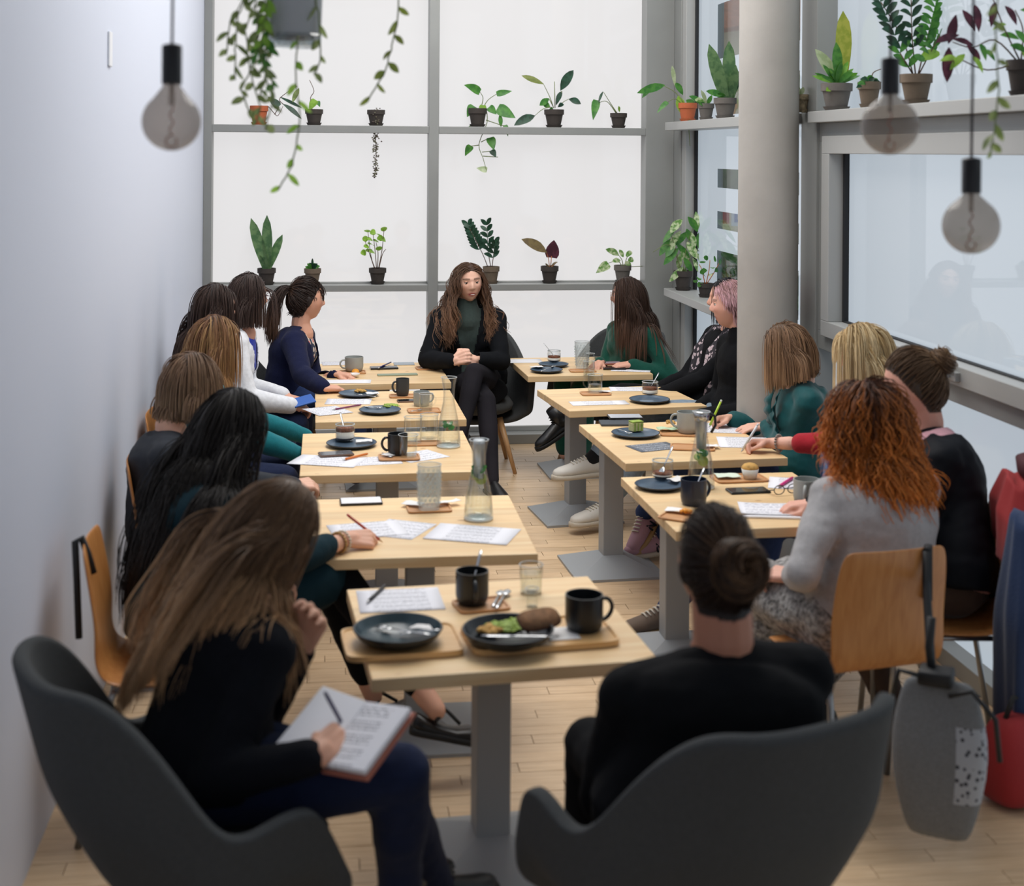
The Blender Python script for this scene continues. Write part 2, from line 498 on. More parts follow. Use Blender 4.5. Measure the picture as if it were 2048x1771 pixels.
TABLES = {  # centre x, y, turn, size x, size y, pedestal offset
    'L1': (.345, 8.475, 1.5, .76, .79, 0, 0, 'square pine cafe table beside the woman in the navy cardigan'),
    'L2': (.333, 7.40, .5, .75, .86, 0, 0, 'square pine cafe table with two plates below the white blazer'),
    'L3': (.285, 6.26, 0, .76, .86, 0, 0, 'square pine cafe table carrying a carafe, two tumblers and a dessert jar'),
    'L4': (.335, 5.02, -.5, .765, .80, 0, -.2, 'square pine cafe table with a tall dimpled glass and a mint water carafe'),
    'L5': (.48, 3.96, 4, .76, .74, 0, 0, 'square pine cafe table under the two bamboo trays'),
    'R1': (1.582, 8.65, 2, .77, .74, 0, 0, 'square pine cafe table in front of the woman in dark green'),
    'R2': (1.606, 7.51, 6, .76, .66, -.22, .1, 'square pine cafe table with a glass mug and a dark plate beside the concrete column'),
    'R3': (1.64, 6.37, 3, .74, .87, -.25, .26, 'square pine cafe table where two women write with green and white pens'),
    'R4': (1.60, 5.26, 1.5, .74, .83, -.2, .2, 'square pine cafe table holding a navy mug and a spiral of handwritten notes'),
}
TABLES['R4'] = TABLES['R4'][:7] + ('square pine cafe table holding a navy mug and handwritten notes',)
for k, (x, y, a, sx, sy, dx, dy, lab) in TABLES.items():
    t = empty('cafe_table', (x, y, 0), math.radians(a), lab, 'table', 'pine cafe tables')
    c = tb0.children[0].copy(); COL.objects.link(c); c.parent = t; c.scale = (sx / WT, sy / DT, 1)
    pedestal(t, dx, dy)
bpy.data.objects.remove(tb0.children[0]); bpy.data.objects.remove(tb0)

# ---------------------------------------------------------------- chairs
m_felt = mat('charcoal_felt', '484a4b', .95, spec=.1, var=.1, vscale=120, bump=.35, bscale=260, sheen=.06)
m_leg = wood('oak_leg', 'b58a5c', 'cba276', grain=(20, 20, 2), scale=3)
m_ply = wood('orange_beech_ply', 'b9783f', 'cd8f54', grain=(22, 22, 1.4), scale=2.5, rough=.35)
m_chrome = mat('satin_steel', '9a9a9a', .3, metal=.9)


def ease(x, a, b): return float(sstep(a, b, x))


def tub_chair(name, loc, a, label, w=.31, arm=.62, back=.83, hump=.03):
    """upholstered shell armchair; faces +y before it is turned"""
    root = empty(name, loc, -math.radians(a), label, 'chair', 'charcoal shell armchairs')
    NP, NTT = 41, 11
    vs = []; fs = []
    for i in range(NP):
        ph = -118 + 236 * i / (NP - 1); p = math.radians(ph); ap = abs(ph)
        top = arm - .035 + (back - arm + .035) * (1 - ease(ap, 34, 72)) + hump * ease(ap, 76, 98) - .20 * ease(ap, 103, 119)
        bk = 1 - ease(ap, 25, 75)
        for j in range(NTT):
            t = j / (NTT - 1)
            z = .33 + (top - .33) * (t ** .8 if t > 0 else 0)
            hz = (z - .33) / .5
            rx = .20 + (w - .20) * min(1, (t * 2.4) ** .6) + .035 * hz * (1 - bk)
            ry = .19 + .085 * min(1, (t * 2.4) ** .6) + .13 * hz * bk
            cx, sx_ = math.cos(p), math.sin(p)
            k = (abs(cx) ** 2.6 + abs(sx_) ** 2.6) ** (-1 / 2.6)
            x = rx * sx_ * k; yv = -ry * cx * k
            if ap > 90: yv *= 1.35
            vs.append((x, yv, z))
    for i in range(NP - 1):
        for j in range(NTT - 1):
            q = i * NTT + j; fs.append((q, q + NTT, q + NTT + 1, q + 1))
    # bowl under the seat
    c = len(vs); vs.append((0, 0, .30))
    for i in range(NP - 1): fs.append((i * NTT, c, (i + 1) * NTT))
    fs.append(((NP - 1) * NTT, c, 0))
    m = MB(); m.add(vs, fs); o = m.obj('shell', m_felt, root, sub=1)
    md = o.modifiers.new('s', 'SOLIDIFY'); md.thickness = .038; md.offset = 1
    md2 = o.modifiers.new('u2', 'SUBSURF'); md2.levels = 1; md2.render_levels = 1
    cu = MB().lathe([(.02, .355), (.17, .36), (.215, .385), (.225, .415), (.205, .445), (.12, .457), (.01, .46)], 28, sq=3, T=M.Translation((0, .02, 0)))
    cu.obj('seat_cushion', m_felt, root)
    for sx, sy in ((-1, 1), (1, 1), (-1, -1), (1, -1)):
        MB().tube([(sx * .13, sy * .13, .335), (sx * .22, sy * .215, 0)], [.02, .012], 10).obj('leg', m_leg, root)
    return root


def ply_chair(loc, a, label):
    root = empty('plywood_chair', loc, -math.radians(a), label, 'chair', 'orange plywood chairs')
    prof = [(.21, .435), (.19, .452), (.10, .452), (0, .447), (-.10, .445), (-.155, .452), (-.185, .48), (-.197, .53), (-.205, .60), (-.217, .68), (-.232, .76), (-.246, .835)]
    wd = [.36, .40, .405, .40, .39, .385, .385, .39, .39, .385, .375, .345]
    vs = []; fs = []; NX = 9
    for (yy, z), w_ in zip(prof, wd):
        for i in range(NX):
            s_ = -1 + 2 * i / (NX - 1); q = .018 * (s_ * s_) * (1 if z > .55 else .2)
            vs.append((s_ * w_ / 2, yy + q, z))
    for j in range(len(prof) - 1):
        for i in range(NX - 1):
            q = j * NX + i; fs.append((q, q + 1, q + 1 + NX, q + NX))
    m = MB(); m.add(vs, fs); m.obj('shell', m_ply, root, sub=2, solid=.011)
    for sx in (-1, 1):
        MB().tube([(sx * .18, .17, .43), (sx * .185, .19, .36), (sx * .215, .215, 0)], .010, 10).obj('leg', m_chrome, root)
        MB().tube([(sx * .17, -.14, .43), (sx * .18, -.17, .36), (sx * .21, -.235, 0)], .010, 10).obj('leg', m_chrome, root)
        MB().tube([(sx * .18, .17, .43), (sx * .17, -.14, .43)], .009, 8).obj('seat_rail', m_chrome, root)
    MB().tube([(-.18, .17, .43), (.18, .17, .43)], .009, 8).obj('seat_rail', m_chrome, root)
    return root
# ---------------------------------------------------------------- people: toolkit
TMP = bpy.data.scenes.new('build')


K = 1.08                                   # everybody a little above average size


def nrm(a):
    a = np.asarray(a, float); return a / max(1e-9, np.linalg.norm(a))


def vec(*a): return np.array(a, float)


def capsule(mb, p0, p1, r0, r1, n=12):
    r0, r1 = r0 * 1.04, r1 * 1.04
    """closed tapered limb between two joints"""
    p0, p1 = V(p0), V(p1); t = (p1 - p0); L = t.length
    t = t.normalized() if L > 1e-6 else V((0, 0, 1))
    pts = []; rs = []
    for k in range(4, 0, -1):
        a = math.pi / 2 * k / 4.3; pts.append(p0 - t * r0 * math.sin(a)); rs.append(r0 * math.cos(a))
    pts += [p0, p1]; rs += [r0, r1]
    for k in range(1, 5):
        a = math.pi / 2 * k / 4.3; pts.append(p1 + t * r1 * math.sin(a)); rs.append(r1 * math.cos(a))
    mb.tube(pts, rs, n)


def remesh(mb, voxel, smooth=3, fac=.5):
    """union of closed volumes as one continuous surface -> (verts, quads)"""
    me = mb.mesh('tmp'); o = bpy.data.objects.new('tmp', me); TMP.collection.objects.link(o)
    md = o.modifiers.new('r', 'REMESH'); md.mode = 'VOXEL'; md.voxel_size = voxel; md.adaptivity = 0
    if smooth: ms = o.modifiers.new('s', 'SMOOTH'); ms.iterations = smooth; ms.factor = fac
    vl = TMP.view_layers[0]; vl.update(); dg = vl.depsgraph; dg.update()
    ev = o.evaluated_get(dg); m2 = ev.data
    vs = np.empty(len(m2.vertices) * 3); m2.vertices.foreach_get('co', vs)
    nl = len(m2.loops); li = np.empty(nl, int); m2.loops.foreach_get('vertex_index', li)
    ls = np.empty(len(m2.polygons), int); m2.polygons.foreach_get('loop_start', ls)
    lt = np.empty(len(m2.polygons), int); m2.polygons.foreach_get('loop_total', lt)
    fs = [tuple(li[a:a + b]) for a, b in zip(ls.tolist(), lt.tolist())]
    bpy.data.objects.remove(o); bpy.data.meshes.remove(me)
    return vs.reshape(-1, 3), fs


def fastmesh(name, vs, quads, mats, parent=None, cols=None, attr='tone', smooth=True, loc=(0, 0, 0)):
    """mesh from numpy verts and an (n,4) or (n,3) index array or list of tuples"""
    vs = np.asarray(vs, np.float32) - np.asarray(loc, np.float32)
    me = bpy.data.meshes.new(name)
    if isinstance(quads, list):
        me.from_pydata([], [], []) if False else None
        tot = np.array([len(f) for f in quads]); flat = np.fromiter((i for f in quads for i in f), int)
    else:
        tot = np.full(len(quads), quads.shape[1]); flat = quads.ravel()
    me.vertices.add(len(vs)); me.vertices.foreach_set('co', vs.ravel())
    me.loops.add(len(flat)); me.loops.foreach_set('vertex_index', flat.astype(np.int32))
    me.polygons.add(len(tot)); me.polygons.foreach_set('loop_start', np.concatenate([[0], np.cumsum(tot)[:-1]]).astype(np.int32))
    try: me.polygons.foreach_set('loop_total', tot.astype(np.int32))
    except Exception: pass
    if smooth: me.polygons.foreach_set('use_smooth', np.ones(len(tot), bool))
    if cols is not None:
        a = me.color_attributes.new(attr, 'FLOAT_COLOR', 'POINT')
        c = np.ones((len(vs), 4), np.float32); c[:, :3] = cols; a.data.foreach_set('color', c.ravel())
    for m_ in (mats if isinstance(mats, list) else [mats]): me.materials.append(m_)
    me.update(calc_edges=True); me.validate()
    o = bpy.data.objects.new(name, me); COL.objects.link(o)
    if parent: o.parent = parent
    return o


m_skin = attr_mat('skin', 'tone', .52, .35, sss=.12)
m_hair = attr_mat('hair', 'tone', .46, .28)
m_eye = mat('eye_white', 'e6e2de', .2)
m_iris = mat('eye_iris', '2e2a24', .15)


def cloth(name, col, rough=.9, var=.08, bump=.25, bscale=180, sheen=.15, **k):
    return mat(name, col, rough, spec=.15, var=var, vscale=60, bump=bump, bscale=bscale, sheen=sheen, **k)


HEAD_R = vec(.0755, .096, .114)


def head_sculpt(nu=64, nv=48):
    th = np.linspace(0.02, math.pi - .02, nv)[:, None]; ph = np.linspace(0, 2 * math.pi, nu, endpoint=False)[None, :]
    x = HEAD_R[0] * np.sin(th) * np.sin(ph); y = HEAD_R[1] * np.sin(th) * np.cos(ph); z = HEAD_R[2] * np.cos(th) + 0 * ph
    front = sstep(0, .05, y)
    t = np.clip((-.015 - z) / .099, 0, 1)
    x = x * (1 - .30 * t ** 1.4)
    y = np.where(y < 0, y * (1 - .5 * t), y * (1 - .06 * t))
    y = np.where(y > .06, .06 + (y - .06) * .82, y)
    g = lambda a, s: np.exp(-(a / s) ** 2)
    d = .021 * g(x, .0105) * sstep(.026, -.020, z) * (1 - sstep(-.024, -.037, z))
    d = d + .006 * g(np.abs(x) - .011, .006) * g(z + .026, .007)
    d = d - .009 * g(np.abs(x) - .031, .015) * g(z - .010, .011)
    d = d + .004 * g(z - .029, .008) * g(x, .05)
    d = d + .0055 * g(x, .019) * (g(z + .053, .0055) + 1.1 * g(z + .066, .0065)) - .004 * g(x, .022) * g(z + .0590, .0028)
    d = d + .008 * g(x, .02) * g(z + .093, .014) + .005 * g(np.abs(x) - .045, .018) * g(z + .018, .02)
    y = y + d * front
    vs = np.stack([x, y, z], -1).reshape(-1, 3)
    fs = []
    for j in range(nv - 1):
        for i in range(nu):
            k = (i + 1) % nu; fs.append((j * nu + i, (j + 1) * nu + i, (j + 1) * nu + k, j * nu + k))
    fs.append(tuple(range(nu - 1, -1, -1))[::-1]); fs.append(tuple((nv - 1) * nu + i for i in range(nu))[::-1])
    return vs, fs


HS = head_sculpt()
HL_A = [0, 30, 55, 75, 95, 120, 180]; HL_Z = [.074, .068, .050, .012, -.035, -.085, -.102]


def scalp_mask(p, margin=0.):
    a = np.degrees(np.arctan2(np.abs(p[:, 0]), p[:, 1]))
    return p[:, 2] > np.interp(a, HL_A, HL_Z) + margin


def ik(a, b, l1, l2, pole):
    a, b = np.asarray(a, float), np.asarray(b, float); d = b - a; L = np.linalg.norm(d)
    if L > (l1 + l2) * .995: s_ = L / ((l1 + l2) * .995); l1 *= s_; l2 *= s_
    u = d / max(L, 1e-6); x = (l1 * l1 - l2 * l2 + L * L) / (2 * L); h = math.sqrt(max(0, l1 * l1 - x * x))
    p = np.asarray(pole, float); p = p - u * (p @ u); p = nrm(p)
    return a + u * x + p * h


def rot(v, ax_, ang):
    return np.array(M.Rotation(ang, 3, V(ax_)) @ V(v))


def make_hand(mb, w, d, back, side, curl=(35, 45, 30), k=1.0, thumb=.5, spread=.06):
    d = nrm(d); back = nrm(np.asarray(back, float) - d * (np.asarray(back, float) @ d))
    c = np.cross(d, back); c = c if c @ np.asarray(side, float) > 0 else -c
    for i, px in enumerate([.030, .010, -.011, -.030]):
        q = w + (d * (.082 - .004 * abs(i - 1)) + c * px) * k
        capsule(mb, w + c * px * .55 * k, q, .0155 * k, .0112 * k, 10)
        L = [.070, .078, .073, .057][i] * k; fr = [.44, .31, .25]; r = [.0088, .0083, .0075, .0062]
        dd = nrm(d + c * spread * (1.5 - i)); p = q; tot = 0
        cu = curl if not isinstance(curl, list) else curl[i]
        axis = np.cross(dd, -back)
        for s_ in range(3):
            tot += cu[s_]; e = rot(dd, axis, math.radians(tot))
            p2 = p + e * L * fr[s_]; capsule(mb, p, p2, r[s_] * k, r[s_ + 1] * k, 8); p = p2
    t0 = w + (d * .022 + c * .020) * k
    t1 = t0 + nrm(d * .6 + c * (.95 - thumb * .5) - back * (.15 + thumb * .5)) * .043 * k
    t2 = t1 + nrm(d * .95 + c * (.25 - thumb * .7) - back * .3 * thumb) * .030 * k
    t3 = t2 + nrm(d * .95 - c * thumb * .6 - back * .2 * thumb) * .024 * k
    capsule(mb, t0, t1, .0145 * k, .0112 * k, 8); capsule(mb, t1, t2, .011 * k, .0095 * k, 8); capsule(mb, t2, t3, .0095 * k, .0075 * k, 8)
    return w + d * .13 * k - back * .03 * k


# ---------------------------------------------------------------- hair
def fib_dirs(n):
    i = np.arange(n) + .5; z = 1 - 2 * i / n; a = math.pi * (1 + 5 ** .5) * i; r = np.sqrt(1 - z * z)
    return np.stack([r * np.cos(a), r * np.sin(a), z], -1)


def tubes(paths, rad, cols, n=3):
    """paths (S,P,3) -> verts, quads, colours; thin prism along every strand"""
    S, P, _ = paths.shape
    t = np.gradient(paths, axis=1); t /= np.linalg.norm(t, axis=2, keepdims=True) + 1e-9
    ref = np.tile(vec(.31, .74, .6), (S, P, 1)); a = np.cross(t, ref); a /= np.linalg.norm(a, axis=2, keepdims=True) + 1e-9
    b = np.cross(t, a)
    vs = []
    for k in range(n):
        q = 2 * math.pi * k / n; vs.append(paths + (a * math.cos(q) + b * math.sin(q)) * rad[..., None])
    vs = np.stack(vs, 2)                                            # S,P,n,3
    idx = np.arange(S * P * n).reshape(S, P, n)
    q = np.stack([idx[:, :-1], np.roll(idx, -1, 2)[:, :-1], np.roll(idx, -1, 2)[:, 1:], idx[:, 1:]], -1).reshape(-1, 4)
    return vs.reshape(-1, 3), q, np.repeat(cols[:, :, None, :], n, 2).reshape(-1, 3)


def push_capsule(p, a, b, r):
    ab = b - a; t = np.clip(((p - a) @ ab) / (ab @ ab), 0, 1); c = a + t[:, None] * ab
    d = p - c; L = np.linalg.norm(d, axis=1); m = L < r
    p[m] = c[m] + d[m] / (L[m, None] + 1e-6) * r if np.isscalar(r) else p[m]
    return p


def fall(p, d, L, o, grav, caps, zcut=None, face=.055, N=20, stiff=.35, inward=0., rs=RS, drift=0.02, sweep=None):
    """let strands grow from p along d, sliding over the head and shoulders under gravity (head frame)"""
    S = len(p); ds = (L / (N - 1))[:, None]; out = [p.copy()]; frozen = np.zeros(S, bool)
    sgn = np.sign(p[:, 0] + 1e-6)
    for k in range(N - 1):
        d = d + grav * stiff + rs.normal(0, drift, (S, 3))
        if sweep is not None and k < N * .75: d = d + sweep
        if inward:
            m = p[:, 2] < (zcut + .06 if zcut is not None else -.1); d[m] -= p[m] * vec(1, 1, 0) * inward
        d /= np.linalg.norm(d, axis=1, keepdims=True)
        q = p + d * ds
        er = HEAD_R + .0015 + o[:, None] * min(1., (k + 1) / 5); s_ = np.linalg.norm(q / er, axis=1); m = (s_ < 1)
        q[m] /= s_[m, None]
        if face:
            m = (q[:, 1] > .015) & (np.abs(q[:, 0]) < face) & (q[:, 2] < .045)
            q[m, 0] = np.where(q[m, 0] * 0 + sgn[m] > 0, face, -face)
        for a, b, r in caps: q = push_capsule(q, a, b, r)
        dd = q - p; n_ = np.linalg.norm(dd, axis=1, keepdims=True); d = np.where(n_ > 1e-6, dd / (n_ + 1e-9), d)
        if zcut is not None:
            frozen |= q[:, 2] < zcut + o * .6
            q[frozen] = p[frozen] + d[frozen] * ds[frozen] * .03
        p = q; out.append(p.copy())
    return np.stack(out, 1)


def hair_build(Mh, caps, style, root, tip, n=1100, length=.35, part=0., vol=.018, rad=.0011, curl=0., curlf=55., zcut=None, tie=None, inward=.10, face=.055,
               bangs=0, mix=.18, clump=4, spread=.0055, tail=0., bun=0., grav_k=.35, back=.5, seed=1, tipstart=.35, streak=None, burst=0., sweep=None, lift=0.):
    rs = np.random.RandomState(seed)
    R3 = np.array(Mh)[:3, :3]; grav = R3.T @ vec(0, 0, -1) / K
    D = fib_dirs(int(n / clump * 2.1)); p = D * HEAD_R; p[p[:, 2] < 0, 1] *= 1.0
    p = p[scalp_mask(p)]; S = len(p)
    sets = []                                                       # list of (paths, is_tail)
    if style in ('down', 'curly'):
        o = rs.uniform(.002, vol, S)
        sg = np.sign(p[:, 0] - part + rs.normal(0, .004, S))
        d = np.stack([sg * (.9 + .2 * rs.rand(S)), -.15 - back * sstep(.03, -.06, p[:, 1]) - .12 * rs.rand(S), .05 * np.ones(S)], -1)
        d[p[:, 1] < -.04] = p[p[:, 1] < -.04] * vec(5, 5, 1) + vec(0, 0, -.6)
        nn = p / HEAD_R ** 2; nn /= np.linalg.norm(nn, axis=1, keepdims=True); d -= nn * np.sum(d * nn, 1, keepdims=True) * .8
        d += nn * burst
        d /= np.linalg.norm(d, axis=1, keepdims=True)
        L = length * rs.uniform(.86, 1.05, S)
        sets.append(fall(p * 1.005, d, L, o, grav, caps, zcut, face, 22, grav_k, inward, rs, .004 + .07 * (style == 'curly'), sweep))
        if bangs:
            m = (p[:, 1] > .05) & (np.abs(p[:, 0]) < .052); q = p[m]; ob = rs.uniform(.002, .01, m.sum())
            db = np.stack([q[:, 0] * 4, np.ones(len(q)), -.4 * np.ones(len(q))], -1); db /= np.linalg.norm(db, axis=1, keepdims=True)
            q2 = np.repeat(q, 2, 0) + rs.normal(0, .004, (2 * len(q), 3))
            sets.append(fall(q2, np.repeat(db, 2, 0), np.full(len(q2), bangs), np.repeat(ob, 2), grav, [], None, 0, 12, .4, 0, rs))
    elif style == 'short':
        o = rs.uniform(.004, vol, S); top = sstep(.02, .07, p[:, 2])
        d = np.stack([.8 * np.ones(S) * np.where(p[:, 0] > part, 1, -1), -.5 * np.ones(S), .2 * np.ones(S)], -1)
        d[p[:, 2] < .03] = vec(0, -.5, -1); d /= np.linalg.norm(d, axis=1, keepdims=True)
        sets.append(fall(p * (1 + o[:, None] * 4), d, .02 + length * top + .02, o, grav, [], None, 0, 10, .25, 0, rs))
    else:                                                            # pulled back to a tie
        T = nrm(tie); o = rs.uniform(.001, .009, S)
        tt = np.linspace(0, 1, 14)
        u = p / HEAD_R; u /= np.linalg.norm(u, axis=1, keepdims=True)
        om = np.arccos(np.clip(u @ T, -1, 1))[:, None]
        path = (np.sin((1 - tt) * om)[..., None] * u[:, None] + np.sin(tt * om)[..., None] * T) / (np.sin(om)[..., None] + 1e-6)
        bulge = 1 + lift + (.02 + 2.2 * o[:, None] / .09 * .3) * np.sin(tt * math.pi) ** .5
        sets.append(path * HEAD_R * bulge[..., None])
        tp = T * (HEAD_R + .008)
        if tail:
            k = max(60, S // 2); st = tp + rs.normal(0, .008, (k, 3)); d = np.tile(T * .55 + vec(0, 0, -.1), (k, 1)) + rs.normal(0, .10, (k, 3)); d /= np.linalg.norm(d, axis=1, keepdims=True)
            sets.append(fall(st, d, tail * rs.uniform(.8, 1.05, k), np.full(k, .006), grav, caps, None, 0, 20, .3, 0, rs, .03))
        if bun:
            k = max(120, S // 2); c0 = T * (HEAD_R + bun * .62)
            a1 = np.cross(T, vec(0, 0, 1)); a1 = nrm(a1); a2 = np.cross(T, a1)
            tw = np.linspace(0, 1, 20); ps = []
            for i in range(k):
                ph = rs.rand() * 6.28; rr = bun * rs.uniform(.55, 1.0); el = rs.uniform(-.7, 1.0)
                an = ph + tw * rs.uniform(2.2, 3.6); el_ = el + (tw - .5) * rs.uniform(.3, .9)
                q = (np.cos(an) * np.cos(el_))[:, None] * a1 + (np.sin(an) * np.cos(el_))[:, None] * a2 + np.sin(el_)[:, None] * T * .85
                ps.append(c0 + q * rr)
            sets.append(np.stack(ps))
    allv = []; allq = []; allc = []; base = 0
    cr, ct = np.array(lin(root)[:3]) * 1.25, np.array(lin(tip)[:3]) * 1.2
    cs = np.array(lin(streak)[:3]) if streak else None
    for si, g in enumerate(sets):
        S, P, _ = g.shape
        reps = clump if si == 0 else max(2, clump)
        tt = np.linspace(0, 1, P)
        ch = np.repeat(g, reps, 0)
        off = rs.normal(0, 1, (S * reps, 1, 3)) * spread * (.35 + .65 * np.minimum(1, tt * 2.5) * (1 - .35 * tt))[None, :, None]
        off[:, :2] *= .5
        ch = ch + off
        if curl:
            ph = np.repeat(rs.rand(S) * 6.28, reps)[:, None] + rs.normal(0, .5, (S * reps, 1)); fr = curlf * np.repeat(rs.uniform(.8, 1.25, S), reps)[:, None]
            seg = np.linalg.norm(np.diff(ch, axis=1), axis=2); s_ = np.concatenate([np.zeros((len(ch), 1)), np.cumsum(seg, 1)], 1)
            amp = curl * sstep(.03, .16, s_)
            ch[..., 0] += amp * np.cos(fr * s_ + ph); ch[..., 1] += amp * np.sin(fr * s_ + ph) * .8; ch[..., 2] += amp * .5 * np.sin(fr * s_ * 1.3 + ph)
        w = rs.uniform(.75, 1.25, (len(ch), 1)); taper = np.where(tt > .8, 1 - (tt - .8) / .2 * .75, 1.)
        rad_ = rad * w * taper[None]
        f = sstep(tipstart, 1, tt)[None, :] * np.ones((len(ch), 1)) + rs.normal(0, .12, (len(ch), 1)); f = np.clip(f, 0, 1)
        gm = np.repeat(rs.uniform(1 - mix, 1 + mix, S), reps)[:, None] * rs.uniform(.85, 1.15, (len(ch), 1))
        c = (cr + (ct - cr) * f[..., None]) * gm[..., None]
        if cs is not None:
            m = np.repeat(rs.rand(S) < .3, reps); c[m] = c[m] * .3 + cs * .7
        if si and style not in ('down', 'curly', 'short'): c = c * 1.05
        a, q, cc = tubes(ch, rad_, c); allv.append(a); allq.append(q + base); allc.append(cc); base += len(a)
    vs = np.concatenate(allv); vs = vs @ R3.T + np.array(Mh)[:3, 3]
    return vs, np.concatenate(allq), np.concatenate(allc)


# ---------------------------------------------------------------- one seated person
def fold_noise(vs, amp, sc=(9, 9, 14), seed=0.):
    k = np.asarray(sc, float); out = np.empty(len(vs))
    for i, p in enumerate((vs * k + seed).tolist()): out[i] = MN.noise(p)
    return out * amp


def vnormals(vs, fs):
    f = np.array([q[:4] if len(q) >= 4 else (q[0], q[1], q[2], q[2]) for q in fs])
    n = np.cross(vs[f[:, 2]] - vs[f[:, 0]], vs[f[:, 3]] - vs[f[:, 1]])
    out = np.zeros_like(vs)
    for k in range(4): np.add.at(out, f[:, k], n)
    return out / (np.linalg.norm(out, axis=1, keepdims=True) + 1e-9)


TS = [0, .15, .35, .5, .68, .80, .90, .97]
TWID = [K * x for x in (.165, .178, .155, .140, .152, .158, .135, .075)]; TDEP = [K * x for x in (.125, .128, .112, .102, .116, .108, .088, .066)]


class Person:
    def __init__(s, label, head, a, ha, tilt=0, hroll=0, lean=.05, seat=.47, sh=.174, size=1., skin='d9a78c', nk=.172, nf=.03, hipxy=None, base=None, shturn=0.):
        s.hc = np.array(head, float); s.a = math.radians(a); s.size = size
        s.f = vec(math.sin(s.a), math.cos(s.a), 0); s.r = vec(math.cos(s.a), -math.sin(s.a), 0); s.z = vec(0, 0, 1)
        h = math.radians(ha); t = math.radians(tilt)
        fh0 = vec(math.sin(h), math.cos(h), 0); rh = vec(math.cos(h), -math.sin(h), 0)
        fh = fh0 * math.cos(t) - s.z * math.sin(t); uh = np.cross(rh, fh)
        q = math.radians(hroll); rh, uh = rh * math.cos(q) + uh * math.sin(q), uh * math.cos(q) - rh * math.sin(q)
        s.Mh = np.eye(4); s.Mh[:3, 0] = rh * K; s.Mh[:3, 1] = fh * K; s.Mh[:3, 2] = uh * K; s.Mh[:3, 3] = s.hc
        s.N = s.hc - fh0 * (nf + .09 * math.sin(t)) - s.z * nk
        hip = s.N - s.f * lean if hipxy is None else vec(hipxy[0], hipxy[1], 0)
        s.hip = vec(hip[0], hip[1], seat + .095)
        s.sh = sh; s.lab = label
        shr = rot(s.r, s.z, -math.radians(shturn)); s.shr = shr
        d = nrm(s.N - s.hip)
        s.S = {k: s.N - d * .065 + shr * sh * (1 if k == 'R' else -1) for k in 'LR'}
        s.root = empty('person', (s.hip[0], s.hip[1], 0), 0, label, 'person', None)
        s.loc = vec(s.hip[0], s.hip[1], 0)
        s.skin = np.array(lin(skin)[:3]); s.body = MB(); s.fine = MB(); s.ncap = []
        s.arms = {}; s.legs = {}

    def spine(s, t):
        c = s.hip - s.z * .06; p = c + (s.N - c) * t; return p - s.f * (.028 * math.sin(math.pi * min(1, t)))

    def torso(s, mb, g=0., t0=0., t1=.97, wk=1., bust=.058, n=24):
        rings = []
        ts = [t for t in np.linspace(t0, t1, 14)]
        for t in ts:
            c = s.spine(t); d = nrm(s.spine(min(1, t + .03)) - s.spine(max(0, t - .03)))
            rr = s.r + (s.shr - s.r) * t; rr = nrm(rr - d * (rr @ d)); ff = np.cross(d, rr)
            w = np.interp(t, TS, TWID) * wk * (s.sh / .163) + g; dp = np.interp(t, TS, TDEP) * (1 + (wk - 1) * .8) + g
            rings.append([c + rr * w * math.cos(q) + ff * dp * math.sin(q) for q in np.linspace(0, 2 * math.pi, n, endpoint=False)])
        mb.loft(rings)
        if bust:
            for sg in (-1, 1):
                c = s.spine(.62) + s.f * .075 + s.r * .068 * sg; mb.sphere(c, bust + g * .7, 14, 10)
        for k in 'LR':                                              # shoulder yoke
            capsule(mb, s.spine(.90), s.S[k], .055 + g, .05 + g)

    def arm(s, k, wrist, pole=None, upper=.295, fore=.262):
        a = s.S[k]; sg = 1 if k == 'R' else -1
        pole = (s.r * sg * .5 - s.z * .9 - s.f * .35) if pole is None else pole
        e = ik(a, wrist, upper * s.size, fore * s.size, pole); s.arms[k] = (a, e, np.asarray(wrist, float))

    def arm_geo(s, mb, k, g=0., upto=1., cuff=None):
        a, e, w = s.arms[k]; q = e + (w - e) * upto
        capsule(mb, a, a + (e - a) * .45, .050 + g, .044 + g); capsule(mb, a + (e - a) * .45, e, .044 + g, .038 + g)
        rw = .038 + (.026 - .038) * upto
        capsule(mb, e, e + (q - e) * .35, .038 + g, .037 + g)
        capsule(mb, e + (q - e) * .35, q, .037 + g, (cuff if cuff else rw) + g)

    def hand(s, k, d, back, side, **kw):
        w = s.arms[k][2]
        make_hand(s.fine, w, d, back, side, k=.95 * K * s.size, **kw)
        e = s.arms[k][1]; capsule(s.fine, w - nrm(w - e) * .10, w, .030, .0235); capsule(s.fine, w, w + nrm(d) * .02, .0235, .022)

    def leg(s, k, knee, ankle):
        sg = 1 if k == 'R' else -1
        h = s.hip + s.r * .088 * sg - s.z * .015
        s.legs[k] = (h, np.asarray(knee, float), np.asarray(ankle, float))

    def sit(s, spread=.02, reach=0., drop=0., L=.42):
        """both feet on the floor in front"""
        for k, sg in (('L', -1), ('R', 1)):
            h = s.hip + s.r * .088 * sg; kn = h + s.f * L * .98 + s.r * sg * spread - s.z * (.03 + drop)
            an = vec(kn[0], kn[1], .095) + s.f * reach
            s.leg(k, kn, an)

    def leg_geo(s, mb, k, g=0., upto=1., flare=0.):
        h, kn, an = s.legs[k]; q = kn + (an - kn) * upto
        capsule(mb, h, h + (kn - h) * .5, .090 + g, .078 + g); capsule(mb, h + (kn - h) * .5, kn, .078 + g, .057 + g)
        m = kn + (q - kn) * .35
        capsule(mb, kn, m, .056 + g, .055 + g + flare * .3); capsule(mb, m, q, .055 + g + flare * .3, .036 + (.055 - .036) * (1 - upto) + g + flare)

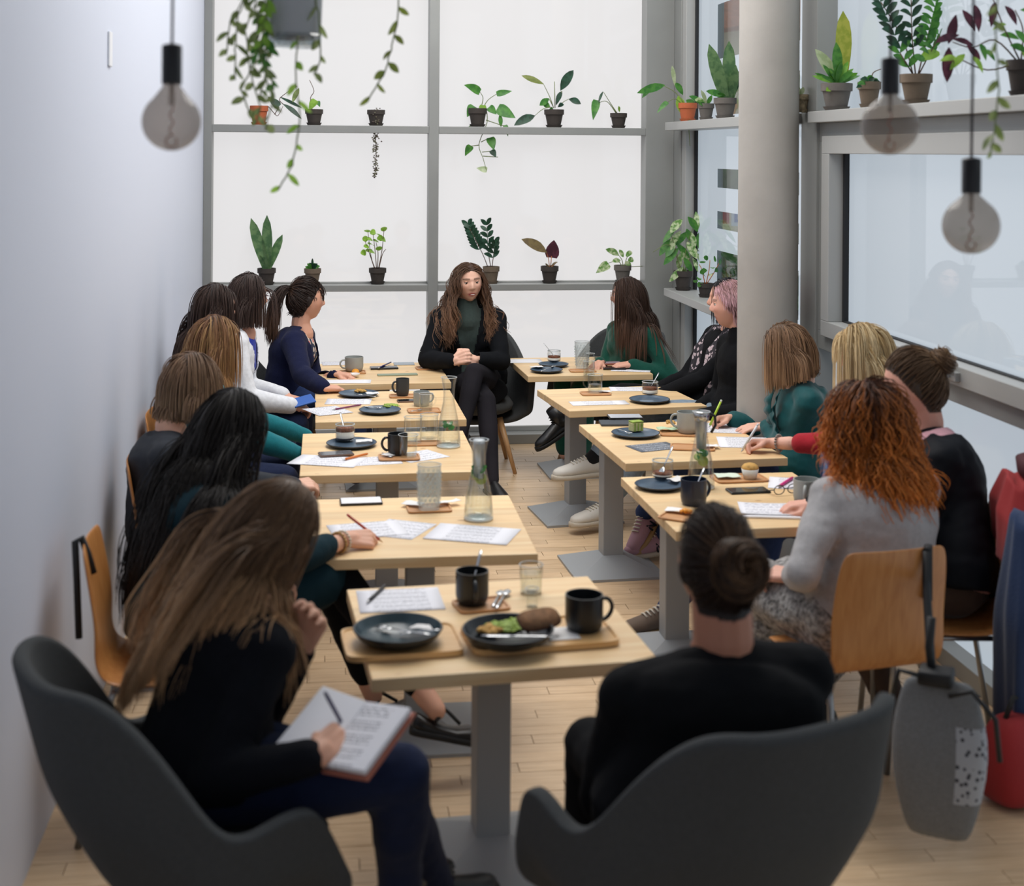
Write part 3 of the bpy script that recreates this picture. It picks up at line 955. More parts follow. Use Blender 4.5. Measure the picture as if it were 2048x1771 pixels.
    def build_body(s, neck=1., hand_vox=.0042, lips='b06a5e', brow=None, hairtone=None, bald=False, head_vox=.0052):
        mb = s.fine; R3, T3 = s.Mh[:3, :3], s.Mh[:3, 3]
        vs, fs = HS; mb.add(vs @ R3.T + T3, fs)
        for sg in (-1, 1):                                          # ears
            mb.sphere(T3 + R3 @ vec(.074 * sg, -.008, -.004), (.009, .019, .031), 12, 8, T=M(R3.tolist()) @ M.Rotation(sg * -.35, 3, 'Z'))
        top = T3 + R3 @ vec(0, -.02, -.045)
        capsule(mb, top, s.N + s.z * .03, .053 * neck, .054 * neck); capsule(mb, s.N + s.z * .03, s.N - s.z * .03 + s.f * .01, .054 * neck, .066 * neck)
        v1, f1 = remesh(mb, head_vox, 2, .4)
        cb = MB(); s.torso(cb, -.008, bust=0)
        for k in s.arms: s.arm_geo(cb, k, -.006, .9)
        for k in s.legs: s.leg_geo(cb, k, -.004)
        v2, f2 = remesh(cb, .011, 2)
        b = len(v1); vs = np.concatenate([v1, v2]); fs = f1 + [tuple(i + b for i in f) for f in f2]
        c = np.tile(s.skin, (len(vs), 1))
        h = (v1 - T3) @ R3 / K ** 2; near = np.linalg.norm(h, axis=1) < .17
        g = lambda a, q: np.exp(-(a / q) ** 2)
        lp = g(h[:, 0], .020) * g(h[:, 2] + .060, .0085) * (h[:, 1] > .05)
        ck = g(np.abs(h[:, 0]) - .045, .02) * g(h[:, 2] + .022, .022) * (h[:, 1] > .03) * .35
        lc = np.array(lin(lips)[:3]); c1 = c[:b]
        c1 += (lc - c1) * (np.clip(lp * 2., 0, 1) * near)[:, None]
        c1 += (np.array(lin('c87f6c')[:3]) - c1) * (ck * near)[:, None]
        if brow:
            br = (g(h[:, 2] - .031 + .1 * np.abs(np.abs(h[:, 0]) - .03), .0042) * (np.abs(np.abs(h[:, 0]) - .032) < .019) * (h[:, 1] > .04)).astype(float)
            c1 += (np.array(lin(brow)[:3]) - c1) * (np.clip(br, 0, .85) * near)[:, None]
        if hairtone:
            sm = scalp_mask(h) & near & (np.linalg.norm(h, axis=1) > .06); c1[sm] = np.array(lin(hairtone)[:3]) * .8
        c[:b] = c1
        s.bodyo = fastmesh('body', vs, fs, m_skin, s.root, c, loc=s.loc)

    def eyes(s):
        R3, T3 = s.Mh[:3, :3], s.Mh[:3, 3]; sk = mat('eyelid_skin_%d' % int(s.skin[0] * 999), 'd3a088', .55)
        for sg in (-1, 1):
            e = MB(); c = T3 + R3 @ vec(.0305 * sg, .0705, .0090) - s.loc
            e.sphere(c, .0112 * K, 14, 10); o = e.obj('eye', m_eye, s.root)
            p = MB(); p.sphere(c + R3 @ vec(0, .0062, -.0006), .0066 * K, 12, 8); p.obj('iris', m_iris, o)
            l2 = MB()
            for side, e0 in ((1, .30), (-1, -.50)):
                g = []; n_ = 11
                for t in np.linspace(0, 1, 5):
                    el = e0 + side * 1.0 * t
                    g += [c + R3 @ (vec(math.sin(q) * math.cos(el), math.cos(q) * math.cos(el), math.sin(el)) * .0124) for q in np.linspace(-1.5, 1.5, n_)]
                l2.add(g, [(j * n_ + i, j * n_ + i + 1, (j + 1) * n_ + i + 1, (j + 1) * n_ + i) for j in range(4) for i in range(n_ - 1)])
            l2.obj('eyelid', sk, o)
            m_ = MB(); m_.tube([c + R3 @ (vec(math.sin(q) * math.cos(.30), math.cos(q) * math.cos(.30), math.sin(.30)) * .0126) for q in np.linspace(-1.1, 1.1, 9)], .0012, 6); m_.obj('eyelash', mat('lash_line', '3a2620', .6), s.root)

    def garment(s, name, m, geo, vox=.0095, fold=.006, sc=(7, 7, 12), cut=None, solid=0., label=None, smooth=4):
        mb = MB(); geo(mb); vs, fs = remesh(mb, vox, smooth)
        if fold:
            n = vnormals(vs, fs); vs = vs + n * (fold_noise(vs, fold, sc, len(vs) * .01) + fold_noise(vs, fold * .4, (22, 22, 30), 3.))[:, None]
        if cut is not None:
            keep = cut(vs); fs = [f for f in fs if all(keep[i] for i in f)]
        o = fastmesh(name, vs, fs, m, s.root, loc=s.loc)
        if solid: md = o.modifiers.new('s', 'SOLIDIFY'); md.thickness = solid; md.offset = 0
        if label: o['label'] = label
        return o

    def top(s, m, g=.012, sleeves=1., t1=.95, wk=1., name='sweater', bust=.058, t0=0., cuff=None, collar=0., **kw):
        def geo(mb):
            s.torso(mb, g, t0, t1, wk, bust)
            if collar and collar < 1: capsule(mb, s.N - s.z * .075 + s.f * .02, s.N + s.z * .035 + s.f * .006, .092, .064)
            if collar == 1: capsule(mb, s.N - s.z * .05, s.N + s.z * .015, .088, .076); mb.sphere(s.N - s.f * .075 - s.z * .01, (.075, .075, .05))
            for k in s.arms:
                s.arm_geo(mb, k, g * .8, sleeves, cuff)
        return s.garment(name, m, geo, **kw)

    def trousers(s, m, g=.010, upto=1., name='trousers', flare=0., ks='LR', **kw):
        def geo(mb):
            s.torso(mb, g, 0, .22, 1., 0)
            for k in s.legs: s.leg_geo(mb, k, g, upto, flare)
            mb.v = mb.v
        def geo2(mb):
            rings = []
            for t in np.linspace(0, .25, 5):
                c = s.spine(t); rings.append([c + s.r * (.172 + g) * math.cos(q) + s.f * (.125 + g) * math.sin(q) for q in np.linspace(0, 6.2832, 24, endpoint=False)])
            mb.loft(rings)
            for k in s.legs: s.leg_geo(mb, k, g, upto, flare)
        return s.garment(name, m, geo2, **kw)

    def neckline(s, wide=.075, deep=.09):
        """keep mask that opens a V at the front"""
        def cut(vs):
            q = vs - s.N; x = np.abs(q @ s.shr); f = q @ s.f; z = q[:, 2]
            return ~((f > -.02) & (z > -deep) & (x < wide * (z + deep) / deep))
        return cut

    def open_front(s, half=.05, top=.11, z0=-.45):
        def cut(vs):
            q = vs - s.N; d = nrm(s.N - s.hip); zz = q @ d; x = np.abs(q @ s.shr); f = q @ s.f - (zz * (d @ s.f))
            w = half + (top - half) * np.clip((zz + .25) / .25, 0, 1)
            return ~((f > .02) & (x < w) & (zz > z0))
        return cut

    def hairdo(s, name='hair', **k):
        R3, T3 = s.Mh[:3, :3], s.Mh[:3, 3]
        loc = lambda p: (np.asarray(p) - T3) @ R3 / K ** 2
        caps = [(vec(0, -.03, -.04), loc(s.N), .058), (loc(s.S['L'] - s.z * .01), loc(s.S['R'] - s.z * .01), k.pop('shr', .078)), (loc(s.spine(.9)), loc(s.spine(.3)), .135)]
        if k.get('zcut') is not None: caps = caps[:1]
        for kk in (s.arms if k.get('zcut') is None else ()): a, e, w = s.arms[kk]; caps.append((loc(a), loc(e), .066))
        vs, q, c = hair_build(s.Mh, caps, **k)
        return fastmesh(name, vs, q, m_hair, s.root, c, loc=s.loc)

    def glasses(s, col='5a3038', r=.024):
        R3, T3 = s.Mh[:3, :3], s.Mh[:3, 3]; g = MB()
        P = lambda x, y, z: T3 + R3 @ vec(x, y, z) - s.loc
        for sg in (-1, 1):
            g.tube([P(sg * .033 + r * math.cos(t), .098 - .006 * abs(math.cos(t)), .006 + r * .8 * math.sin(t)) for t in np.linspace(0, 6.2832, 17)], .0017, 6)
            g.tube([P(sg * .057, .094, .010), P(sg * .077, .07, .012), P(sg * .080, -.005, .006)], .0016, 6)
        g.tube([P(-.010, .100, .008), P(0, .103, .011), P(.010, .100, .008)], .0016, 6)
        return g.obj('glasses', mat('glasses_' + col, col, .3), s.root)


def shoe(root, loc, A, d, up, m, msole, laces=None, high=0., k=1., name='shoe', mlace=None, mary=False):
    d = nrm(d); up = nrm(np.asarray(up, float) - d * (np.asarray(up, float) @ d)); c = np.cross(d, up); o = np.asarray(A, float) - up * .083 * k - loc
    tt = [-.066, -.055, -.02, .03, .075, .12, .16, .185, .195]; ww = [.014, .028, .034, .035, .041, .044, .039, .026, .010]
    hh = [.062, .082, .092, .086, .070, .056, .047, .038, .028]
    if mary: hh = [.05, .055, .045, .032, .030, .042, .040, .032, .022]
    rings = []; sr = []
    for t, w_, h_ in zip(tt, ww, hh):
        ring = []
        for q in np.linspace(0, 2 * math.pi, 20, endpoint=False):
            cx, sy = math.cos(q), math.sin(q); kx = math.copysign(abs(cx) ** .75, cx); kz = math.copysign(abs(sy) ** .8, sy)
            nar = 1 - .42 * max(0, kz) * min(1, h_ / .09)
            ring.append(o + (d * t + c * w_ * kx * nar + up * (.012 + h_ * (.5 + .5 * kz))) * k)
        rings.append(ring)
        s2 = []
        for q in np.linspace(0, 2 * math.pi, 20, endpoint=False):
            cx, sy = math.cos(q), math.sin(q); kx = math.copysign(abs(cx) ** .6, cx); kz = math.copysign(abs(sy) ** .4, sy)
            s2.append(o + (d * t * 1.03 + c * (w_ + .004) * kx + up * (.013 + .013 * kz)) * k)
        sr.append(s2)
    u = MB().loft(rings)
    if high: u.tube([o + (up * .05) * k, o + (up * .09 - d * .005) * k, o + up * (.09 + high) * k], [.036 * k, .043 * k, .045 * k], 16)
    so = u.obj(name, m, root)
    MB().loft(sr).obj('sole', msole, so)
    if laces:
        l = MB()
        for i in range(3 if high else 5):
            t = .035 + .016 * i; h_ = np.interp(t, tt, hh) + .015 if not high else .098 + .016 * i
            tt_ = t if not high else .040
            l.tube([o + (d * tt_ + c * .022 + up * (h_ - .006)) * k, o + (d * (tt_ + .004) + up * (h_ + .003)) * k, o + (d * tt_ - c * .022 + up * (h_ - .006)) * k], .0034 * k, 6)
        l.obj('laces', laces, so)
    if mary:
        l = MB(); l.tube([o + (c * .034 + up * .06 - d * .0) * k, o + (d * .03 + up * .088) * k, o + (-c * .034 + up * .06 + d * .0) * k], .006 * k, 8)
        l.tube([o + (d * .085 + up * .055) * k, o + (d * .05 + up * .078) * k, o + (d * .025 + up * .094) * k], .006 * k, 8)
        l.obj('strap', m, so)
    return so, (o, d, up, c)
# ---------------------------------------------------------------- people
A3 = lambda u, v, h: np.array(az(u, v, h))
AY = lambda u, v, y: np.array(ay(u, v, y))
m_black = cloth('black_knit', '0f1013', sheen=0.); m_blazer = cloth('black_blazer', '101216', bump=.1, sheen=0.)
m_navy = cloth('navy_knit', '171c3a', sheen=.04); m_white = cloth('white_blazer', 'dfe1e6', bump=.1); m_beige = cloth('cream_collar', 'cfc6ba')
m_blue = cloth('cobalt_blouse', '2438a8'); m_teal = cloth('teal_sweater', '17707a'); m_grey = cloth('charcoal_sweater', '33363c', sheen=.03)
m_dteal = cloth('dark_teal_rib', '0f2a33', sheen=.03, bump=.5, bscale=40, stretch=(4, 4, .3)); m_dblack = cloth('black_blue_sweater', '0f1117', sheen=0.)
m_jean = cloth('dark_denim', '1c2540', sheen=.05, bump=.3); m_ljean = cloth('grey_denim', '7d8c9a', sheen=.05, var=.15); m_bjean = cloth('blue_denim', '2c3c63', sheen=.05)
m_green = cloth('bottle_green_knit', '12473b', bump=.4, bscale=90); m_tblouse = cloth('petrol_blouse', '0d4a4d', rough=.6, bump=.05)
m_red = cloth('red_knit', 'a3222e'); m_bscarf = cloth('blue_scarf', '2f4c7c', bump=.8, bscale=60, var=.35)
m_lgrey = cloth('pale_grey_jersey', 'a9a7a8'); m_fuzzy = cloth('fuzzy_grey_skirt', '8d8b89', var=.75, bump=1., bscale=120)
m_jacket = cloth('black_jacket', '15181e', sheen=0., rough=.7, bump=.1); m_sgreen = cloth('grey_green_top', '3b4744'); m_pinkc = cloth('pink_collar', 'd7a4ae')
m_tights = mat('sheer_black_tights', '242227', .85, spec=.12, var=.3, vscale=4); m_brown = cloth('brown_trousers', '4b3c34')
m_sneak = mat('off_white_leather', 'cfccc4', .5); m_sole = mat('cream_rubber', 'bdb4a4', .6); m_gum = mat('gum_rubber', 'a98a5c', .6)
m_boot = mat('black_leather', '17181a', .35, bump=.15, bscale=40); m_bsole = mat('black_rubber', '101112', .7); m_pink = mat('pink_suede', 'b08a97', .8)
m_suede = mat('brown_suede', '6a5a4e', .85); m_lace = mat('cream_laces', 'd9d4c8', .8); m_blace = mat('black_laces', '1a1a1a', .8); m_sock = cloth('black_sock', '141518')
m_lips = 'a8605a'


def lap(p, k, f=.30, x=.06, z=.085):
    sg = 1 if k == 'R' else -1
    w_ = p.hip + p.f * f + p.r * sg * x + p.z * z
    p.arm(k, w_); return w_


def relaxed(p, k, d=None, curl=(25, 35, 20)):
    sg = 1 if k == 'R' else -1
    p.hand(k, p.f * .8 - p.r * sg * .5 - p.z * .25 if d is None else d, p.z + p.f * .2, -p.r * sg, curl=curl)


def grip(p, k, d, back=None, side=None):
    """writing grip; returns where the pen sits and where it points"""
    sg = 1 if k == 'R' else -1
    d = nrm(d); back = vec(0, 0, 1) + p.r * sg * .6 if back is None else back; side = -p.r * sg + vec(0, 0, .5) if side is None else side
    p.hand(k, d, back, side, curl=[(38, 52, 22), (46, 58, 30), (58, 65, 40), (66, 70, 45)], thumb=.9, spread=.02)
    b = nrm(np.asarray(back) - d * (np.asarray(back) @ d)); c = np.cross(d, b); c = c if c @ np.asarray(side) > 0 else -c
    return p.arms[k][2] + d * .105 + c * .030 - b * .012, d, c


def tights_legs(p, m, g=.001, name='tights'):
    def geo(mb):
        for k in p.legs: p.leg_geo(mb, k, g)
    return p.garment(name, m, geo, fold=0, vox=.009)


# speaker at the head of the room
p = Person('woman in a black blazer with long wavy brown hair sitting cross-legged facing the room', AY(937, 564, 8.72), 181, 172, 3, -3, lean=.05, seat=.47, sh=.165, skin='e6b8a2', hipxy=(.955, 8.80))
hub = A3(925, 722, .74)
p.arm('R', hub + vec(-.055, .02, .0), pole=-p.f * .2 - p.z + p.r * .9); p.arm('L', hub + vec(.075, .03, .0), pole=-p.f * .2 - p.z - p.r * .9)
p.hand('R', vec(.9, -.3, .35), vec(-.1, -.9, .4), vec(-.2, .1, 1), curl=(45, 55, 30)); p.hand('L', vec(-.9, -.25, .2), vec(.1, -.85, .5), vec(.2, .1, 1), curl=(50, 55, 30), thumb=.2)
p.leg('L', A3(948, 745, .68), A3(922, 868, .36)); p.leg('R', A3(972, 800, .52), A3(985, 962, .10))
p.build_body(lips='b4605c', brow='5a4032', hairtone='4a3226', head_vox=.0042); p.eyes()
g_ = MB()                                                            # teeth of her open mouth
g_.tube([p.Mh[:3, 3] + p.Mh[:3, :3] @ vec(x, .0925 - 9 * x * x, -.0592 + 4 * x * x) - p.loc for x in np.linspace(-.0125, .0125, 9)], [.0009, .0016, .0021, .0023, .0024, .0023, .0021, .0016, .0009], 8); g_.obj('teeth', mat('teeth', 'e9e4dc', .3), p.root)
p.top(m_sgreen, .010, 0.05, name='blouse', collar=.5, fold=.003); p.top(m_blazer, .020, .92, name='blazer', cut=p.open_front(.035, .085), solid=.006, vox=.0095)
tights_legs(p, m_tights)
def _sk(mb):
    rings = [[p.hip - p.z * .05 + p.f * t + p.r * (.19 - .02 * t) * math.cos(q) + p.z * .10 * math.sin(q) for q in np.linspace(0, 6.2832, 24, endpoint=False)] for t in np.linspace(-.12, .20, 6)]
    mb.loft(rings)
p.garment('skirt', m_black, _sk, fold=.006)
p.hairdo(style='down', root='553e2f', tip='8a6850', n=1100, length=.43, part=-.012, vol=.022, rad=.0016, curl=.016, curlf=38, face=.050, seed=3, sweep=vec(0, .07, 0), shr=.066)
shoe(p.root, p.loc, p.legs['R'][2], vec(.3, -.9, -.1), p.z, m_boot, m_bsole, name='shoe'); shoe(p.root, p.loc, p.legs['L'][2], vec(-.35, -.75, -.55), vec(-.2, -.5, .8), m_boot, m_bsole, name='shoe')
tub_chair('shell_armchair', (.965, 8.83, 0), 180, 'charcoal shell armchair under the speaker in the black blazer')

# left row, from the window towards the camera
p = Person('woman with a dark ponytail and fringe in a navy cardigan over a floral top', AY(613, 599, 8.42), 100, 74, 3, lean=.06, sh=.155, skin='dba58c')
p.arm('R', A3(648, 776, .69)); p.arm('L', A3(672, 748, .68)); relaxed(p, 'R', vec(.9, .3, -.05)); relaxed(p, 'L', vec(.9, -.3, -.05)); p.sit()
p.build_body(hairtone='2e231f', brow='3a2a24', head_vox=.0045); p.eyes()
m_floral = mat('floral_print', '1d2740', .8, spec=.2)
_t = NT('floral'); vo = _t.n('TexVoronoi'); vo.inputs['Scale'].default_value = 22; tc = _t.n('TexCoord'); _t.l(tc.outputs['Object'], vo.inputs['Vector'])
rp = _t.n('ValToRGB'); rp.color_ramp.elements[0].color = lin('d8c9bb'); rp.color_ramp.elements[1].color = lin('222c46'); rp.color_ramp.elements[0].position = .35; rp.color_ramp.elements[1].position = .5
e = rp.color_ramp.elements.new(.2); e.color = lin('c9706a'); rp.color_ramp.interpolation = 'CONSTANT'; _t.l(vo.outputs['Distance'], rp.inputs[0]); _t.l(rp.outputs[0], _t.b.inputs['Base Color']); _t.set(Roughness=.8)
p.top(_t.m, .006, .05, name='floral_top', t1=.93); p.top(m_navy, .019, .93, name='cardigan', cut=p.open_front(.05, .10), solid=.005)
p.trousers(m_bjean); p.hairdo(style='pony', root='2b201c', tip='5a4132', n=1000, tie=vec(0, -.80, .40), tail=.34, rad=.0015, seed=4, lift=.03)
o = p.hairdo(name='fringe', style='down', root='2b201c', tip='35271f', n=260, length=.02, part=0, vol=.006, rad=.0015, bangs=.07, seed=5)
MB().lathe([(.014, -.009), (.020, 0), (.014, .009)], 14, T=M.Translation(V(p.Mh[:3, :3] @ (nrm(vec(0, -.80, .40)) * (HEAD_R + .01)) + p.Mh[:3, 3] - p.loc))).obj('hair_tie', m_black, p.root)
tub_chair('shell_armchair', (p.hip[0] - .02, p.hip[1] + .0, 0), 96, 'charcoal shell armchair behind the ponytailed woman by the window')

p = Person('woman with a dark shoulder-length bob and glasses in a white blazer over blue', AY(497, 592, 7.72), 96, 62, 6, lean=.10, skin='d9a48c', sh=.165)
p.arm('R', A3(588, 812, .64), pole=-p.z * .8 - p.f * .5 + p.r * .5); p.arm('L', A3(570, 792, .65), pole=-p.z - p.f * .4 - p.r * .4)
p.hand('R', vec(.75, .6, -.2), vec(.2, -.3, 1), vec(-.5, .7, .2), curl=(40, 45, 30)); p.hand('L', vec(.9, -.3, -.2), vec(.1, 0, 1), vec(0, -1, .1), curl=(35, 45, 30)); p.sit()
p.build_body(hairtone='332824'); p.glasses('5a2f3a'); p.top(m_blue, .006, .05, name='blouse'); p.top(m_white, .021, .90, name='blazer', cut=p.open_front(.045, .10), solid=.006)
p.trousers(m_jean); p.hairdo(style='down', root='3c2f2b', tip='5c483f', n=950, length=.31, part=.02, vol=.016, rad=.0015, face=.058, seed=6, zcut=-.155)
ply_chair((p.hip[0] + .03, p.hip[1], 0), 94, 'orange plywood chair under the woman in the white blazer')

p = Person('woman with straight dark brown hair partly hidden behind a fairer head', AY(430, 616, 7.08), 92, 55, 5, lean=.05, skin='d9a48c')
for k in 'LR': lap(p, k); relaxed(p, k)
p.sit(); p.build_body(hairtone='2a1f1c'); p.top(m_navy, .013); p.trousers(m_jean)
p.hairdo(style='down', root='382a25', tip='4a3730', n=950, length=.36, part=.01, vol=.015, rad=.0015, face=.058, seed=7)
ply_chair((p.hip[0] + .06, p.hip[1], 0), 90, 'orange plywood chair under the woman with straight dark brown hair')

p = Person('woman with highlighted light brown bob in a teal sweater', AY(428, 685, 6.42), 90, 52, 8, lean=.06, skin='e0ad95')
p.arm('R', A3(606, 912, .60), pole=-p.z - p.f * .3 + p.r * .3); p.arm('L', A3(612, 872, .61), pole=-p.z - p.f * .3 - p.r * .3); relaxed(p, 'R', vec(.8, .5, -.2)); relaxed(p, 'L', vec(.8, -.5, -.2)); p.sit()
p.build_body(hairtone='5e4330'); p.top(m_teal, .014); p.trousers(m_jean)
p.hairdo(style='down', root='70503a', tip='ad855c', n=1000, length=.31, part=-.005, vol=.016, rad=.0014, face=.060, seed=8, streak='c09a6a', tipstart=0)
ply_chair((p.hip[0] + .05, p.hip[1], 0), 90, 'orange plywood chair under the woman in the teal sweater')

p = Person('woman with a smooth dark blond bob in a charcoal top against the wall', AY(383, 768, 5.55), 88, 48, 6, nf=.09, lean=.0, skin='dfae96')
p.arm('R', A3(585, 972, .66), pole=-p.z - p.f * .3 + p.r * .3); lap(p, 'L'); p.hand('R', vec(.9, .4, .0), vec(0, -.4, 1), vec(-.4, .9, 0)); relaxed(p, 'L'); p.sit()
p.build_body(hairtone='5b4737'); p.top(m_grey, .015); p.trousers(m_black)
p.hairdo(style='down', root='6a5342', tip='9a8064', n=1300, length=.27, part=.0, vol=.018, rad=.0014, face=.055, seed=9, zcut=-.128, inward=.7, tipstart=0)
ply_chair((p.hip[0] + .09, p.hip[1], 0), 88, 'orange plywood chair under the woman with the dark blond bob')

p = Person('woman with very long near-black hair writing with a red pencil', AY(468, 850, 4.75), 74, 42, 10, lean=.10, skin='dba88f', hipxy=(-.45, 4.42), sh=.168, nf=.07)
p.arm('R', A3(695, 1078, .695), pole=-p.z * .5 - p.f * .2 + p.r * .8); lap(p, 'L')
pen6 = grip(p, 'R', vec(.93, .25, -.08), back=vec(.1, -.55, .9), side=vec(0, .6, .6)); relaxed(p, 'L')
p.leg('R', vec(.05, 4.72, .58), A3(872, 1420, .23)); p.leg('L', vec(.03, 4.85, .52), vec(.18, 4.9, .10))
p.build_body(hairtone='1d1816'); p.top(m_dteal, .016, .55, name='dress'); p.trousers(m_black, .006, .80, name='leggings')
def _sk(mb):
    for k in p.legs: h_, kn, an = p.legs[k]; capsule(mb, h_, h_ + (kn - h_) * .9, .11, .085)
    a_, b_ = [p.legs[k][0] for k in 'LR']; c_, d_ = [p.legs[k][0] + (p.legs[k][1] - p.legs[k][0]) * .85 for k in 'LR']; capsule(mb, (a_ + b_) / 2, (c_ + d_) / 2, .11, .08)
p.garment('skirt', m_dteal, _sk, fold=.005)
p.hairdo(style='down', root='15110f', tip='1a1412', n=1500, length=.58, part=.0, vol=.018, rad=.0016, face=.055, seed=10, sweep=vec(0, -.16, 0), curl=.006, curlf=30)
for off in (-.028, -.052):
    b = p.arms['R'][2] + nrm(p.arms['R'][1] - p.arms['R'][2]) * -off * -1 * -1 if False else p.arms['R'][2] - nrm(p.arms['R'][2] - p.arms['R'][1]) * -off * -1
    e_ = nrm(p.arms['R'][2] - p.arms['R'][1]); q1 = nrm(np.cross(e_, p.z)); q2 = np.cross(e_, q1); g_ = MB()
    c_ = p.arms['R'][2] + e_ * off - p.loc
    for t in np.linspace(0, 2 * math.pi, 20, endpoint=False): g_.sphere(c_ + q1 * .033 * math.cos(t) + q2 * .033 * math.sin(t), .0052, 8, 6)
    g_.obj('bracelet', mat('pearl_beads', 'ddd0bd', .25) if off > -.03 else mat('gold_beads', 'b58f57', .35, metal=.5), p.root)
shoe(p.root, p.loc, p.legs['R'][2], vec(.93, .05, -.22), vec(.15, .1, 1), m_boot, m_bsole, name='shoe', mary=True)
shoe(p.root, p.loc, p.legs['L'][2], vec(.95, .2, 0), p.z, m_boot, m_bsole, name='shoe', mary=True)
c6 = ply_chair((-.46, 4.35, 0), 88, 'orange plywood chair near the wall with a black strap over its back')
wb = V((-.64, 4.33, .83))

p = Person('woman with long ash brown hair bent over an open book on her knee', AY(550, 1055, 3.50), 62, 66, 34, lean=.1, skin='d6a288', hipxy=(-.27, 3.36), sh=.18)
w7 = A3(632, 1508, .68)
p.arm('R', w7, pole=-p.z * .9 - p.f * .5 + p.r * .35); p.arm('L', A3(603, 1290, .80), pole=-p.z - p.r * .3)
pen7 = grip(p, 'R', vec(.62, .60, .12), back=vec(.25, -.6, .8), side=vec(-.6, .5, .4)); p.hand('L', vec(.35, -.25, .9), vec(.5, .6, .2), vec(-.5, .3, .3), curl=(30, 40, 30))
p.leg('R', A3(800, 1545, .58), A3(800, 1790, .22)); p.leg('L', A3(770, 1560, .50), vec(.30, 3.62, .10))
p.build_body(hairtone='55402f'); p.top(m_dblack, .016, .93); p.trousers(m_jean, .012, .98)
p.hairdo(style='down', root='5e4836', tip='c29a72', n=1700, length=.47, part=.005, vol=.015, rad=.0012, face=.052, seed=12, sweep=vec(-.10, -.14, 0), tipstart=.15, curl=.008, curlf=16)
sh_, fr7 = shoe(p.root, p.loc, p.legs['R'][2], vec(.80, .2, -.55), vec(.4, .2, .9), m_boot, m_bsole, name='shoe', laces=m_blace, high=.05)
shoe(p.root, p.loc, p.legs['L'][2], vec(.8, .5, 0), p.z, m_boot, m_bsole, name='shoe', laces=m_blace, high=.05)
tub_chair('shell_armchair', (-.24, 3.33, 0), 66, 'charcoal shell armchair against the white wall under the long-haired reader', w=.325, arm=.60, back=.875)
P7 = p

# right row, from the window towards the camera
p = Person('woman with long straight brown hair and glasses in a bottle green sweater', AY(1256, 592, 8.72), -112, -66, 2, lean=.04, sh=.172, size=1.03, skin='dba58e', hipxy=(1.93, 8.76))
p.arm('R', A3(1200, 724, .69), pole=-p.z - p.f * .3 + p.r * .6); p.arm('L', A3(1262, 728, .69), pole=-p.z - p.f * .3 - p.r * .7); relaxed(p, 'R'); relaxed(p, 'L', vec(-.95, .1, -.1)); p.sit()
p.build_body(hairtone='33231d', brow='3a2a24', head_vox=.0045); p.eyes(); p.glasses('c9b9b4'); p.top(m_green, .016, .95, wk=1.12, bust=.068, cut=p.neckline(.07, .05)); p.trousers(m_green, .016, .9, name='skirt')
p.hairdo(style='down', root='33241d', tip='5a4234', n=1150, length=.43, part=.0, vol=.014, rad=.0015, face=.062, seed=13)
tub_chair('shell_armchair', (1.80, 8.86, 0), -135, 'charcoal shell armchair beside the woman in bottle green')

p = Person('black-haired person in dark clothes with a patterned scarf by the column', AY(1454, 598, 7.80), -98, -80, 2, lean=.04, skin='dba58e', hipxy=(2.12, 7.84))
for k in 'LR': lap(p, k, .24, .05, .06); relaxed(p, k)
p.leg('L', vec(1.72, 7.95, .60), A3(1122, 828, .47)); p.leg('R', vec(1.70, 8.1, .50), vec(1.72, 8.1, .1))
p.build_body(hairtone='17161a'); p.top(m_black, .015); p.trousers(m_black, upto=.72)
p.hairdo(style='down', root='17161b', tip='1f1e24', n=700, length=.26, part=0, vol=.014, rad=.0016, seed=14)
_t = NT('scarf_print'); vo = _t.n('TexVoronoi'); vo.inputs['Scale'].default_value = 38; tc = _t.n('TexCoord'); _t.l(tc.outputs['Object'], vo.inputs['Vector'])
rp = _t.n('ValToRGB'); rp.color_ramp.interpolation = 'CONSTANT'; rp.color_ramp.elements[0].color = lin('b7a6ab'); rp.color_ramp.elements[1].color = lin('2a262c'); rp.color_ramp.elements[1].position = .42
_t.l(vo.outputs['Distance'], rp.inputs[0]); _t.l(rp.outputs[0], _t.b.inputs['Base Color']); _t.set(Roughness=.9)
g_ = MB()
for sg in (-1, 1):
    pts = [p.N + p.r * .03 * sg - p.f * .05, p.N + p.r * .08 * sg + p.f * .06 - p.z * .01, p.N + p.r * .085 * sg + p.f * .155 - p.z * .12, p.N + p.r * .09 * sg + p.f * .19 - p.z * .26, p.N + p.r * .075 * sg + p.f * .20 - p.z * .38]
    for j in range(3):
        o_ = p.r * (j - 1) * .03
        g_.tube([q + o_ - p.loc + p.f * .006 * math.sin(i * 2 + j * 1.7) for i, q in enumerate(pts)], [.02, .027, .027, .027, .022], 10)
g_.obj('scarf', _t.m, p.root)
shoe(p.root, p.loc, A3(1118, 842, .44), vec(-.80, -.25, -.42), vec(-.45, -.1, .9), m_boot, m_bsole, name='boot', laces=m_blace, high=.08)
ply_chair((p.hip[0] - .03, p.hip[1], 0), -95, 'orange plywood chair under the person in the patterned scarf')

